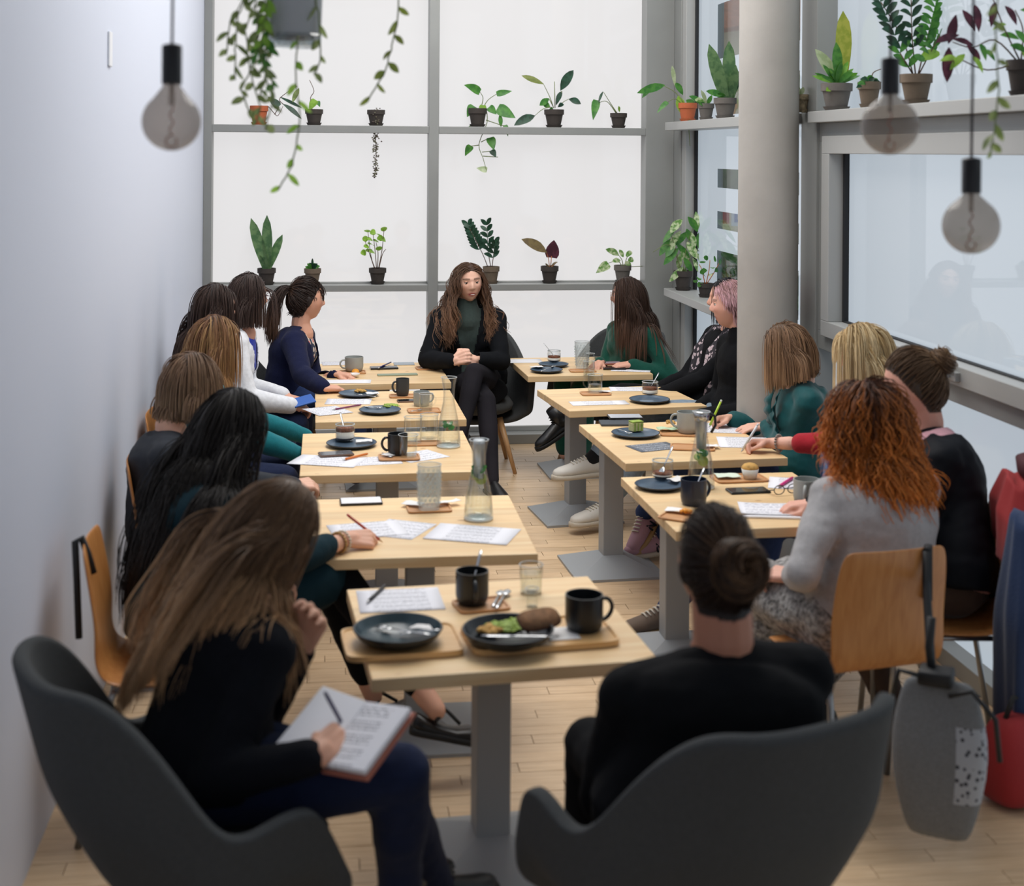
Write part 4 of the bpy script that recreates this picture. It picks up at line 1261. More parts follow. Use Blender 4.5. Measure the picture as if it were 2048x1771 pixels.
p = Person('person with short pink-tinted hair in a black hoodie half hidden by the column', AY(1462, 610, 7.26), -96, -72, 2, lean=.03, skin='e0ab98', hipxy=(2.19, 7.26), nf=.06)
for k in 'LR': lap(p, k, .22, .06, .05); relaxed(p, k)
p.leg('R', vec(1.70, 7.36, .60), A3(1183, 918, .37)); p.leg('L', vec(1.72, 7.2, .50), A3(1212, 1010, .13))
p.build_body(hairtone='a8838a', head_vox=.0045, brow='8a6a60'); p.eyes(); p.top(m_black, .018, name='hoodie', collar=1, bust=.04); p.trousers(m_ljean, .012, .84)
p.garment('socks', m_sock, lambda mb: [p.leg_geo(mb, k, .004) for k in p.legs], fold=0)
p.hairdo(style='short', root='8a6a64', tip='c9a0a8', n=1500, length=.055, part=.03, vol=.010, rad=.0013, seed=15, tipstart=0)
shoe(p.root, p.loc, p.legs['R'][2], vec(-.97, -.2, -.02), vec(0, 0, 1), m_sneak, m_sole, laces=m_lace, name='sneaker', k=1.12)
shoe(p.root, p.loc, p.legs['L'][2], vec(-.93, -.35, 0), p.z, m_sneak, m_sole, laces=m_lace, name='sneaker', k=1.1)
ply_chair((p.hip[0] - .03, p.hip[1], 0), -92, 'orange plywood chair behind the column under the pink-haired person')

p = Person('woman with a smooth light brown bob writing in a petrol blue ruffled blouse', AY(1576, 697, 6.32), -82, -62, 26, lean=.10, skin='dfae98', sh=.172, hipxy=(2.16, 6.28), nk=.160)
p.arm('R', A3(1462, 836, .70), pole=-p.z + p.r * .6); p.arm('L', A3(1532, 852, .69), pole=-p.z - p.r * .6)
pen11 = grip(p, 'R', vec(-.9, -.15, -.05)); p.hand('L', vec(-.95, .1, -.08), vec(0, -.15, 1), vec(0, 1, 0), curl=(12, 18, 10))
p.leg('R', vec(1.78, 6.50, .56), A3(1290, 1025, .22)); p.leg('L', vec(1.80, 6.38, .50), A3(1325, 1070, .11))
p.build_body(hairtone='59432f', lips='b86a66'); p.top(m_tblouse, .018, .93, name='blouse', fold=.009); p.trousers(m_bjean)
for sg in (-1, 1):                                                   # ruffles down the front
    g_ = MB()
    v_ = []; n_ = 26
    for i in range(n_):
        t = i / (n_ - 1); c_ = p.spine(.95 - .42 * t) + p.f * (.115 + .03 * math.sin(t * 3)) + p.r * sg * (.05 + .012 * t) - p.loc
        wv = .006 * math.sin(i * .9)
        v_ += [c_, c_ + p.r * sg * .055 + p.f * (.02 + wv) - p.z * .012]
    g_.add(v_, [(2 * i, 2 * i + 1, 2 * i + 3, 2 * i + 2) for i in range(n_ - 1)])
    g_.obj('ruffle', m_tblouse, p.root, solid=.003)
p.hairdo(style='down', root='664d3a', tip='a58464', n=1500, length=.29, part=-.015, vol=.016, rad=.0014, face=.045, seed=16, zcut=-.148, inward=.45, tipstart=0)
def letter_n(par, fr, sg, k=1.):
    o_, d_, u_, c_ = fr; g = MB(); off = c_ * sg * .0395
    P_ = lambda a, b: o_ + (d_ * a + u_ * b + off * (1 - .25 * (b - .02) / .05)) * k
    for a, b, a2, b2 in ((.045, .022, .055, .060), (.055, .060, .015, .022), (.015, .022, .025, .060)): g.tube([P_(a, b), P_(a2, b2)], .0046 * k, 6)
    g.obj('letter', mat('dark_felt_letter', '1c2330', .8), par)
so, fr = shoe(p.root, p.loc, p.legs['R'][2], vec(-.62, -.45, -.62), vec(-.5, -.15, .85), m_pink, m_gum, laces=m_lace, name='sneaker', k=1.08); letter_n(so, fr, 1, 1.08); letter_n(so, fr, -1, 1.08)
so, fr = shoe(p.root, p.loc, p.legs['L'][2], vec(-.93, -.30, 0), p.z, m_pink, m_sole, laces=m_lace, name='sneaker', k=1.1); letter_n(so, fr, 1, 1.1); letter_n(so, fr, -1, 1.1)
ply_chair((p.hip[0] - .03, p.hip[1], 0), -85, 'orange plywood chair under the woman in the petrol blouse')

p = Person('blonde woman in red with a blue scarf reaching over to write with a white pen', AY(1728, 704, 5.55), -72, -66, 16, lean=.06, skin='e3b09c', hipxy=(2.16, 5.45))
p.arm('R', A3(1540, 886, .70), pole=-p.z + p.r * .3, upper=.31, fore=.28); lap(p, 'L', .2, .05, .05)
pen12 = grip(p, 'R', vec(-.92, .15, -.02)); relaxed(p, 'L')
p.leg('R', vec(1.76, 5.55, .54), vec(1.42, 5.66, .11)); p.leg('L', vec(1.78, 5.40, .54), vec(1.65, 5.4, .10))
p.build_body(hairtone='8d7450', lips='c0706c'); p.top(m_red, .016, .45); p.trousers(m_bjean)
g_ = MB()
for j in range(5):
    pts = [p.N + p.r * .09 - p.f * .04, p.N + p.r * .10 + p.f * .10 - p.z * .05, p.N + p.r * (.06 + .035 * j) + p.f * .17 - p.z * .20, p.N + p.r * (.02 + .05 * j) + p.f * .20 - p.z * .36]
    g_.tube([q - p.loc + p.r * .008 * math.sin(3 * i + j) for i, q in enumerate(pts)], [.025, .032, .034, .028], 10)
    pts = [p.N - p.r * .09 - p.f * .04, p.N - p.r * .10 + p.f * .10 - p.z * .05, p.N - p.r * (.05 + .035 * j) + p.f * .17 - p.z * .20, p.N - p.r * (.02 + .04 * j) + p.f * .20 - p.z * .38]
    g_.tube([q - p.loc + p.r * .008 * math.sin(3 * i + j) for i, q in enumerate(pts)], [.025, .032, .034, .028], 10)
g_.obj('scarf', m_bscarf, p.root)
p.hairdo(style='down', root='94794f', tip='d8c096', n=1350, length=.30, part=.005, vol=.018, rad=.0014, face=.045, seed=17, bangs=.10, streak='dcc9a2', tipstart=-.3)
e_ = nrm(p.arms['R'][2] - p.arms['R'][1]); q1 = nrm(np.cross(e_, p.z)); q2 = np.cross(e_, q1); g_ = MB(); c_ = p.arms['R'][2] - e_ * .045 - p.loc
for t in np.linspace(0, 2 * math.pi, 18, endpoint=False): g_.sphere(c_ + q1 * .036 * math.cos(t) + q2 * .036 * math.sin(t), .006, 8, 6)
g_.obj('bracelet', mat('grey_beads', '8b8078', .3), p.root)
shoe(p.root, p.loc, p.legs['R'][2], vec(-.95, -.25, 0), p.z, m_suede, m_gum, laces=m_lace, name='shoe', k=1.1); shoe(p.root, p.loc, p.legs['L'][2], vec(-.95, -.2, 0), p.z, m_suede, m_gum, laces=m_lace, name='shoe', k=1.1)
ply_chair((p.hip[0] - .03, p.hip[1], 0), -78, 'orange plywood chair under the blonde woman in red')

p = Person('woman with a brown hair bun in a black jacket leaning to the table', AY(1826, 772, 4.75), -78, -72, 14, lean=.10, skin='e0a894', hipxy=(2.12, 4.55), sh=.19, nk=.160)
p.arm('R', vec(1.80, 5.0, .70)); lap(p, 'L', .40); relaxed(p, 'R', vec(-.9, .2, -.1)); relaxed(p, 'L')
p.leg('R', vec(1.72, 4.66, .54), vec(1.66, 4.7, .1)); p.leg('L', vec(1.74, 4.5, .54), vec(1.9, 4.42, .1))
p.build_body(hairtone='4a3a2c'); p.top(m_pinkc, .010, .05, name='blouse', t1=.99); p.top(m_jacket, .022, .95, name='jacket', wk=1.05, fold=.010, t1=.93); p.trousers(m_brown)
p.hairdo(style='bun', root='5c4735', tip='8a6e52', n=1100, tie=vec(0, -.86, .42), bun=.046, rad=.0013, seed=18, lift=.03)
ply_chair((p.hip[0] - .06, p.hip[1] - .06, 0), -80, 'orange plywood chair draped with jackets near the window')
P13 = p

p = Person('woman with curly copper red hair in a pale grey jersey seen from behind', AY(1738, 838, 4.38), -14, -20, 8, lean=.10, skin='e0a994', hipxy=(1.70, 4.22), sh=.175, seat=.46)
p.arm('L', A3(1592, 1152, .64), pole=-p.z - p.r * .8 - p.f * .4); p.arm('R', vec(1.80, 4.75, .69), pole=-p.z + p.r * .6)
p.hand('L', vec(-.75, .65, -.05), vec(-.2, -.2, 1), vec(.6, .7, 0), curl=(35, 40, 25)); relaxed(p, 'R')
p.sit(spread=.03)
p.build_body(hairtone='4a2a1a'); p.top(m_lgrey, .017, .94, wk=1.04, fold=.009)
def _sk(mb):
    for k in p.legs: h_, kn, an = p.legs[k]; capsule(mb, h_ - p.z * .02, kn, .115, .095); capsule(mb, kn, kn + (an - kn) * .55 + p.z * .0, .10, .11)
    a_ = p.hip; b_ = (p.legs['L'][1] + p.legs['R'][1]) / 2; capsule(mb, a_, b_, .13, .10); capsule(mb, b_, b_ - p.z * .22, .10, .12)
    capsule(mb, a_ - p.r * .12, b_ - p.r * .13, .10, .09); capsule(mb, b_ - p.r * .13, b_ - p.r * .13 - p.z * .24, .09, .08)
p.garment('skirt', m_fuzzy, _sk, fold=.014, sc=(10, 10, 10))
p.hairdo(style='curly', root='3a1e12', tip='cf7a34', n=2300, length=.255, part=.0, vol=.030, rad=.0014, curl=.010, curlf=80, face=.060, seed=19, tipstart=.0, spread=.012, burst=.25, grav_k=.28, back=.3)
for k in 'LR': shoe(p.root, p.loc, p.legs[k][2], p.f, p.z, m_boot, m_bsole, name='shoe')
c14 = ply_chair((1.645, 4.185, 0), -10, 'orange plywood chair of the red-haired woman with a grey bag hanging on it')

p = Person('person with a dark brown folded bun in a black top seen from behind', AY(1432, 1130, 3.10), -10, -8, 8, lean=.05, skin='bd8268', hipxy=(.84, 3.01), sh=.215, nk=.19)
for k in 'LR': lap(p, k, .34, .04, .06); relaxed(p, k)
p.sit(); p.build_body(hairtone='241a16', neck=1.22); p.top(m_black, .018, .95, wk=1.05, t1=.95); p.trousers(m_black)
p.hairdo(style='bun', root='2c201a', tip='6a503a', n=1700, tie=vec(-.05, -.98, .08), bun=.058, rad=.0011, seed=20, lift=.05)
tub_chair('shell_armchair', (.845, 3.09, 0), -22, 'charcoal shell armchair under the person in black with the folded bun', w=.345, arm=.63, back=.865)
P15 = p
# ---------------------------------------------------------------- potted plants
def leafmat(name, c1, c2=None, vein=None, spots=0):
    t = NT(name); tc = t.n('TexCoord'); nz = t.n('TexNoise'); nz.inputs['Scale'].default_value = 30 if not spots else spots
    t.l(tc.outputs['Object'], nz.inputs['Vector'])
    rp = t.n('ValToRGB'); rp.color_ramp.elements[0].color = lin(c1); rp.color_ramp.elements[1].color = lin(c2 or c1)
    rp.color_ramp.elements[0].position = .42; rp.color_ramp.elements[1].position = .58
    t.l(nz.outputs[0], rp.inputs[0]); t.l(rp.outputs[0], t.b.inputs['Base Color']); t.set(Roughness=.4)
    tl = t.n('BsdfTranslucent'); t.l(rp.outputs[0], tl.inputs[0]); mx = t.n('MixShader'); mx.inputs[0].default_value = .4
    t.l(t.b.outputs[0], mx.inputs[1]); t.l(tl.outputs[0], mx.inputs[2]); t.l(mx.outputs[0], t.o.inputs['Surface'])
    MATS[name] = t.m; return t.m


LG = dict(dark=leafmat('dark_green_leaf', '24402f', '2f5540'), mid=leafmat('green_leaf', '3f7a35', '56923f'), lime=leafmat('lime_leaf', '86b53c', '9cc653'),
          olive=leafmat('olive_leaf', '6b7a35', '7f8a45'), snake=leafmat('snake_leaf', '4d7048', '6b8a5c', spots=24), brown=leafmat('bronze_leaf', '6b5b3e', '7a6a44'),
          purple=leafmat('purple_leaf', '43222f', '5a2f3e'), var=leafmat('variegated_leaf', '6a9a4a', 'cfdcae', spots=40), pale=leafmat('pale_leaf', 'a7b98c', 'bccaa2'),
          yellow=leafmat('yellow_green_leaf', '9aa638', 'b3b64a'), vine=leafmat('vine_leaf', '71834a', '93a268'), fern=leafmat('fern_leaf', '6fae3e', '8cc257'))
m_stem = mat('green_stem', '6d7a48', .6); m_stemb = mat('brown_stem', '5b4436', .7); m_stemr = mat('orange_stem', 'b06a3c', .6)
m_pot = dict(black=mat('dark_clay', '3d3733', .85, var=.15, vscale=14, bump=.2), terra=mat('terracotta', 'b5603c', .85, var=.1, vscale=14, bump=.2), grey=mat('grey_clay', '66615c', .9, var=.15, vscale=14, bump=.2),
             brown=mat('brown_clay', '6e6051', .9, var=.12, vscale=14, bump=.2), pat=mat('speckled_clay', '8d8069', .85, var=.5, vscale=50))
m_soil = mat('potting_soil', '2c221b', 1, bump=.8, bscale=80)
WSHAPE = dict(ovate=[.05, .62, .95, 1.0, .86, .58, .02], lance=[.12, .55, .85, 1, .9, .6, .03], snake=[.55, .75, .92, 1, .93, .7, .03], heart=[.75, 1.0, .98, .85, .62, .35, .02], round=[.3, .85, 1, 1, .95, .75, .25])


def leaf(root, p0, p1, w, m, shape='ovate', bend=None, twist=0., fold=.18, face=None, name='leaf'):
    p0, p1 = V(p0), V(p1); d = p1 - p0; L = d.length
    if L < 1e-4: return
    d.normalize(); n = V(face or (-.15, -1, .25)); n = (n - d * n.dot(d)).normalized()
    n = M.Rotation(twist, 3, d) @ n; s_ = d.cross(n)
    b = V(bend) if bend is not None else n * L * .10
    W = WSHAPE[shape]; vs = []; fs = []; K = len(W)
    for i, ww in enumerate(W):
        t = i / (K - 1); c = p0.lerp(p1, t) + b * (4 * t * (1 - t)) * .5; h = w * .5 * ww
        vs += [c - s_ * h + n * h * fold, c, c + s_ * h + n * h * fold]
    for i in range(K - 1):
        a = i * 3; fs += [(a, a + 1, a + 4, a + 3), (a + 1, a + 2, a + 5, a + 4)]
    m_ = MB(); m_.add(vs, fs); return m_.obj(name, m, root)


def pot(root, w, h, m, saucer=True):
    r = w / 2
    prof = [(r * .66, .012), (r * .88, h * .70), (r * .885, h * .71), (r * .99, h * .715), (r * 1.0, h), (r * .91, h), (r * .86, h * .80), (r * .5, h * .78)]
    MB().lathe(prof, 28).obj('pot', m, root, angle=35)
    MB().lathe([(r * .86, h * .80), (r * .4, h * .83), (.002, h * .83)], 20, cap0=False).obj('soil', m_soil, root)
    if saucer: MB().lathe([(r * .70, 0), (r * .86, .018), (r * .82, .018), (r * .68, .006), (.002, .006)], 28).obj('saucer', m, root, angle=35)


def plant(label, u, vt, vb, wpx, col, where, leaves=(), stems=(), stemmat=None, kind='potted_plant', dy=.0, cat='plant', saucer=True):
    """where: ('y', Y) for the back ledges, ('x', X) for the window-wall ledges"""
    base = ay(u, vb, where[1]) if where[0] == 'y' else ax(u, vb, where[1]) if where[0] == 'x' else az(u, vb, where[2])
    Y = base.y; s_ = F_PX / float((np.array(base) - CP) @ FW)
    base.z = where[2]
    root = empty(kind, base, 0, label, cat, None)
    pot(root, wpx / s_, (vb - vt) / s_, m_pot[col], saucer)
    P = lambda q, k: ay(q[0], q[1], Y + k) - base
    rr = random.Random(int(u * 7 + vt))
    for st in stems:
        k0 = rr.uniform(-.03, .02); n_ = len(st)
        pts = [P(q, k0 * i / max(1, n_ - 1)) for i, q in enumerate(st)]
        if n_ > 2:                                                   # round the bends
            out = []
            for i in range(n_ - 1):
                a, b, c, d = pts[max(0, i - 1)], pts[i], pts[i + 1], pts[min(n_ - 1, i + 2)]
                for t in np.linspace(0, 1, 4, endpoint=False):
                    out.append(.5 * ((2 * b) + (c - a) * t + (2 * a - 5 * b + 4 * c - d) * t * t + (3 * b - a - 3 * c + d) * t ** 3))
            pts = out + [pts[-1]]
        MB().tube(pts, [.0032 - .0015 * i / len(pts) for i in range(len(pts))], 6).obj('stem', stemmat or m_stem, root)
    for lf in leaves:
        q0, q1, w_, mk, sh = lf[:5]; k = lf[5] if len(lf) > 5 else 0.
        k0 = rr.uniform(-.025, .015)
        leaf(root, P(q0, k0), P(q1, k0 - rr.uniform(-.02, .05)), w_ / s_, LG[mk], sh, twist=rr.uniform(-.4, .4) + k, bend=V((0, -.2, 1)) * rr.uniform(.0, .02))
    return root


BU, BL = ('y', YB + .07, 2.168), ('y', YB + .07, 1.094)
plant('terracotta pot with dark pointed leaves on the upper back ledge', 518, 213, 251, 37, 'terra', BU,
      [((558, 213), (536, 194), 17, 'dark', 'heart'), ((566, 208), (603, 238), 11, 'dark', 'lance'), ((560, 194), (604, 216), 7, 'dark', 'lance'), ((598, 176), (585, 205), 12, 'vine', 'ovate')],
      [[(524, 216), (535, 212), (548, 226), (556, 231), (566, 212)], [(549, 229), (558, 214)], [(566, 208), (560, 196), (594, 172)]], m_stemb)
plant('black pot with a single lime green leaf on the upper back ledge', 628, 219, 251, 36, 'black', BU, [((632, 200), (618, 222), 20, 'lime', 'heart'), ((634, 203), (640, 214), 10, 'mid', 'heart')], [[(625, 222), (621, 196), (628, 182), (619, 160)]], m_stemb)
tr = plant('black pot with a long trailing string of tiny purple leaves', 752, 219, 251, 36, 'black', BU, [], [[(750, 222), (753, 240), (750, 262), (752, 300), (750, 356)]], m_stemb)
g_ = MB(); bb = tr.location; rr = random.Random(3)
for i in range(190):
    t = rr.random(); q = ay(751 + rr.gauss(0, 4.5) * (1 - .4 * t), 216 + 140 * t, YB + .03 + rr.uniform(-.02, .02)) - bb
    g_.sphere(q, (.006, .004, .005), 6, 4, T=M.Rotation(rr.random() * 3, 3, 'X'))
g_.obj('foliage', leafmat('string_leaf', '6a5a58', '8a8a6c', spots=60), tr)['kind'] = 'stuff'
plant('black pot with heart-leaf vine trailing below the upper back ledge', 955, 215, 252, 38, 'black', BU,
      [((960, 184), (928, 170), 17, 'mid', 'heart'), ((993, 188), (1024, 182), 13, 'mid', 'heart'), ((948, 212), (934, 234), 20, 'mid', 'heart'), ((966, 210), (963, 236), 15, 'lime', 'heart'), ((978, 214), (993, 229), 16, 'mid', 'heart'), ((995, 216), (1031, 236), 25, 'mid', 'heart'), ((1000, 228), (1002, 254), 9, 'mid', 'lance'), ((955, 255), (934, 257), 14, 'mid', 'heart'), ((1010, 250), (1016, 273), 10, 'mid', 'heart'),
       ((942, 291), (930, 312), 15, 'mid', 'heart'), ((980, 275), (988, 300), 19, 'mid', 'heart'), ((983, 300), (992, 314), 13, 'dark', 'heart'), ((974, 340), (953, 336), 13, 'pale', 'heart')],
      [[(962, 216), (966, 196), (960, 184)], [(966, 216), (976, 200), (993, 188)], [(972, 216), (974, 245), (958, 288), (966, 316), (973, 341)], [(958, 290), (942, 292)], [(962, 284), (978, 276)], [(964, 304), (984, 302)], [(966, 312), (996, 314)], [(972, 240), (1008, 252)]])
plant('black pot with long strap leaves, one bending down to the ledge', 1108, 216, 252, 40, 'black', BU,
      [((1087, 168), (1043, 151), 13, 'olive', 'lance'), ((1121, 181), (1147, 140), 19, 'dark', 'ovate'), ((1112, 210), (1124, 182), 11, 'dark', 'lance'), ((1138, 198), (1162, 208), 13, 'dark', 'lance'), ((1098, 197), (1079, 211), 13, 'mid', 'lance'), ((1070, 231), (1028, 251), 18, 'dark', 'ovate'), ((1100, 214), (1086, 208), 12, 'mid', 'lance'), ((1104, 214), (1100, 232), 9, 'mid', 'lance'), ((1116, 214), (1128, 209), 9, 'dark', 'lance')],
      [[(1107, 216), (1100, 195), (1087, 168)], [(1110, 216), (1109, 163)], [(1116, 214), (1128, 203), (1138, 198)], [(1102, 214), (1086, 218), (1070, 231)], [(1106, 212), (1098, 197)], [(1124, 182), (1121, 190)]])
plant('black pot with one arrow-shaped leaf hanging over its edge', 1237, 224, 254, 34, 'black', BU,
      [((1193, 200), (1186, 240), 17, 'mid', 'heart'), ((1206, 183), (1197, 206), 6, 'dark', 'lance'), ((1239, 224), (1237, 212), 6, 'lime', 'lance')], [[(1234, 226), (1222, 208), (1207, 184)], [(1232, 226), (1214, 203), (1196, 206)]])
plant('dark pot with a tall snake plant on the lower back ledge', 533, 537, 570, 37, 'black', BL,
      [((533, 540), (502, 436), 23, 'snake', 'snake'), ((536, 530), (534, 430), 23, 'snake', 'snake'), ((536, 540), (565, 469), 18, 'snake', 'snake'), ((531, 538), (519, 510), 9, 'snake', 'snake')])
plant('brown pot with a small spiky succulent', 625, 536, 568, 34, 'brown', BL,
      [((625, 537), (625, 516), 5, 'dark', 'lance')] + [((625, 538), (625 + dx, 530 - dz), 8, 'mid' if dx % 2 else 'dark', 'ovate') for dx, dz in ((-15, -3), (-11, 3), (-6, 5), (5, 4), (10, 3), (15, -2), (-3, 2), (8, -1))])
plant('dark pot with a spindly plant of round lime leaves', 755, 535, 567, 35, 'black', BL,
      [((x + 5, y + 1), (x - 6, y - 2), 12, 'lime', 'round', 1.0 * (i % 3 - 1)) for i, (x, y) in enumerate(((735, 462), (746, 466), (753, 470), (768, 458), (731, 478), (740, 480), (752, 482), (760, 478), (733, 494), (738, 500), (727, 507), (745, 506), (758, 497), (766, 480), (742, 490)))],
      [[(750, 537), (742, 512), (736, 464)], [(753, 537), (750, 500), (746, 468)], [(757, 537), (764, 500), (768, 460)], [(749, 537), (740, 510), (730, 482)], [(755, 537), (756, 505), (752, 484)], [(758, 536), (765, 508), (772, 498)]], m_stemb)
zz = []
for (x0, y0), (x1, y1), n_ in (((972, 528), (936, 452), 9), ((980, 530), (974, 450), 5), ((984, 532), (990, 488), 4)):
    for i in range(n_):
        t = .38 + .62 * i / (n_ - 1); x, y = x0 + (x1 - x0) * t, y0 + (y1 - y0) * t
        zz += [((x, y), (x - 20 * (1.15 - t * .5), y - 6 - 6 * t), 9, 'dark', 'ovate'), ((x, y), (x + 14 * (1.1 - t * .5), y - 15), 9, 'dark', 'ovate')]
plant('brown pot with a dark glossy many-leafed plant behind the speaker', 982, 533, 567, 34, 'brown', BL, zz, [[(976, 535), (964, 505), (937, 453)], [(982, 535), (976, 500), (974, 452)], [(984, 535), (987, 510), (990, 490)]], m_stemb)
plant('dark pot with one bronze and one purple leaf on orange stems', 1099, 533, 567, 36, 'black', BL,
      [((1094, 505), (1043, 478), 21, 'brown', 'ovate'), ((1103, 515), (1108, 480), 28, 'purple', 'heart'), ((1101, 534), (1116, 524), 4, 'brown', 'lance'), ((1098, 534), (1090, 527), 4, 'brown', 'lance')], [[(1099, 536), (1097, 518), (1093, 505)], [(1101, 536), (1103, 512)], [(1100, 536), (1112, 526)]], m_stemr)
plant('dark pot with a small cream and green trailing plant', 1245, 532, 567, 35, 'grey', BL,
      [((1217, 527), (1192, 546), 19, 'var', 'heart'), ((1238, 511), (1211, 498), 13, 'var', 'ovate'), ((1252, 512), (1264, 504), 10, 'var', 'round'), ((1256, 520), (1267, 521), 11, 'var', 'round'), ((1241, 520), (1224, 523), 11, 'var', 'ovate'), ((1247, 514), (1238, 499), 10, 'var', 'ovate'), ((1250, 524), (1262, 530), 9, 'var', 'round')],
      [[(1245, 535), (1236, 522), (1216, 526)], [(1247, 535), (1244, 520), (1238, 511)], [(1248, 535), (1252, 520), (1256, 510)], [(1250, 534), (1285, 532)]])
CU_, CL_ = ('x', XR - .045, 2.205), ('z', 0, 1.08)
plant('terracotta pot with a claw-shaped leaf reaching past the corner post', 1375, 216, 253, 38, 'terra', CU_,
      [((1330, 170), (1274, 186), 17, 'mid', 'ovate'), ((1306, 172), (1284, 196), 10, 'mid', 'lance'), ((1350, 172), (1344, 131), 9, 'pale', 'lance'), ((1350, 165), (1366, 190), 12, 'mid', 'ovate'), ((1356, 192), (1368, 232), 19, 'lime', 'ovate'), ((1372, 200), (1392, 216), 15, 'mid', 'ovate'), ((1335, 204), (1314, 226), 11, 'mid', 'heart'), ((1370, 232), (1382, 244), 10, 'mid', 'heart')],
      [[(1372, 216), (1352, 186), (1328, 172)], [(1374, 218), (1358, 190)], [(1372, 218), (1352, 198), (1335, 204)], [(1376, 216), (1378, 262), (1380, 292)]])
plant('small grey pot with thin leaves between two larger pots', 1412, 214, 247, 33, 'grey', CU_,
      [((1408, 212), (1378, 192), 12, 'mid', 'lance'), ((1410, 205), (1388, 200), 10, 'var', 'ovate'), ((1414, 210), (1402, 180), 8, 'pale', 'lance'), ((1414, 210), (1424, 190), 9, 'mid', 'lance'), ((1412, 212), (1398, 208), 9, 'mid', 'ovate')], [[(1412, 216), (1408, 200), (1404, 182)]])
plant('grey pot with a broad snake plant next to the concrete column', 1450, 202, 243, 46, 'grey', CU_,
      [((1452, 205), (1418, 88), 27, 'snake', 'snake'), ((1456, 200), (1458, 82), 28, 'snake', 'snake'), ((1450, 205), (1424, 122), 22, 'snake', 'snake'), ((1462, 202), (1472, 130), 18, 'snake', 'snake'), ((1446, 190), (1412, 182), 14, 'mid', 'ovate'), ((1450, 200), (1436, 186), 14, 'mid', 'ovate'), ((1468, 190), (1478, 142), 14, 'dark', 'ovate')])
lv = []
rr = random.Random(8)
for (x, y) in ((1340, 466), (1352, 452), (1386, 448), (1394, 440), (1362, 476), (1378, 470), (1398, 480), (1330, 494), (1345, 490), (1366, 500), (1384, 500), (1402, 506), (1342, 512), (1358, 522), (1376, 530), (1394, 532), (1352, 548), (1372, 552), (1340, 500), (1386, 482), (1404, 520), (1350, 476), (1370, 516)):
    a = rr.uniform(-.6, .6) + (-.5 if x < 1366 else .5); L = rr.uniform(26, 40); lv.append(((x - math.sin(a) * L * .5, y - L * .45), (x + math.sin(a) * L * .5, y + L * .5), rr.uniform(12, 17), 'var' if rr.random() < .45 else 'mid', 'lance'))
plant('black pot with a bushy striped plant on the lower window ledge', 1366, 541, 580, 38, 'black', CL_, lv, [[(1362, 544), (1352, 500), (1340, 462)], [(1366, 544), (1374, 490), (1392, 440)], [(1364, 544), (1340, 490), (1306, 504)], [(1368, 544), (1388, 500), (1402, 506)]])
lv = [((x, y), (x + rr.uniform(-9, 9), y + rr.uniform(-6, 8)), rr.uniform(8, 12), 'mid' if rr.random() < .7 else 'var', 'round') for x, y in ((1395, 530), (1405, 522), (1416, 518), (1428, 520), (1438, 526), (1400, 542), (1412, 538), (1424, 536), (1436, 540), (1398, 556), (1410, 552), (1422, 552), (1390, 565), (1404, 566), (1444, 512), (1450, 530))]
plant('black pot with red-veined little leaves behind the dark-haired head', 1411, 566, 594, 33, 'black', CL_, lv, [[(1410, 568), (1404, 540), (1398, 528)], [(1412, 568), (1418, 540), (1420, 520)], [(1413, 568), (1428, 545), (1438, 526)]], m_stemr)
plant('speckled pot glimpsed between the column and the window post', 1601, 190, 226, 36, 'pat', CU_, [((1600, 192), (1594, 172), 9, 'pale', 'ovate'), ((1602, 192), (1607, 174), 9, 'pale', 'ovate')])
plant('dark pot with pale green leaves low behind the concrete column', 1601, 622, 650, 34, 'black', CL_, [((1600, 624), (1592, 604), 11, 'var', 'ovate'), ((1601, 622), (1606, 598), 11, 'lime', 'ovate'), ((1602, 620), (1598, 588), 10, 'var', 'ovate'), ((1601, 624), (1610, 612), 9, 'mid', 'ovate')])
NU = ('x', XR - .005, 2.205)
fern = [((1684, 160), (1686, 22), 38, 'yellow', 'snake'), ((1672, 160), (1630, 98), 30, 'pale', 'ovate'), ((1676, 158), (1672, 84), 22, 'mid', 'lance'), ((1664, 176), (1652, 182), 12, 'lime', 'ovate')]
for i in range(26):
    a = rr.uniform(-1.3, 1.2); L = rr.uniform(28, 58); fern.append(((1674 + rr.uniform(-8, 8), 168), (1674 + math.sin(a) * L, 168 - math.cos(a) * L + 6), rr.uniform(7, 13), 'fern' if rr.random() < .75 else 'mid', 'lance'))
plant('large grey pot with a frilly fern and one tall yellowing leaf', 1673, 168, 222, 63, 'grey', NU, fern)
lv = [((1738, 166), (1738 + dx, 160 - dy), 11, 'dark' if i % 2 else 'mid', 'lance') for i, (dx, dy) in enumerate(((-24, -8), (-18, 2), (-10, 8), (10, 6), (18, 2), (24, -6), (4, 10), (-26, -16)))]
plant('small brown pot behind the middle pendant bulb', 1738, 164, 216, 46, 'brown', NU, lv, [[(1742, 166), (1746, 146), (1762, 138)]], m_stemb)
lv = []
for (x0, y0), (x1, y1), n_, mk in (((1824, 148), (1760, 4), 8, 'dark'), ((1830, 148), (1822, -6), 6, 'dark'), ((1838, 148), (1876, -8), 10, 'mid'), ((1836, 150), (1880, 70), 5, 'mid'), ((1826, 150), (1800, 106), 3, 'mid')):
    for i in range(n_):
        t = .35 + .65 * i / (n_ - 1); x, y = x0 + (x1 - x0) * t, y0 + (y1 - y0) * t; k = rr.uniform(.8, 1.15)
        lv += [((x, y), (x - 24 * k, y - 12 * k), 13 * k, mk, 'ovate'), ((x, y), (x + 20 * k, y - 24 * k), 13 * k, mk, 'ovate')]
lv.append(((1838, 118), (1882, 106), 22, 'lime', 'ovate'))
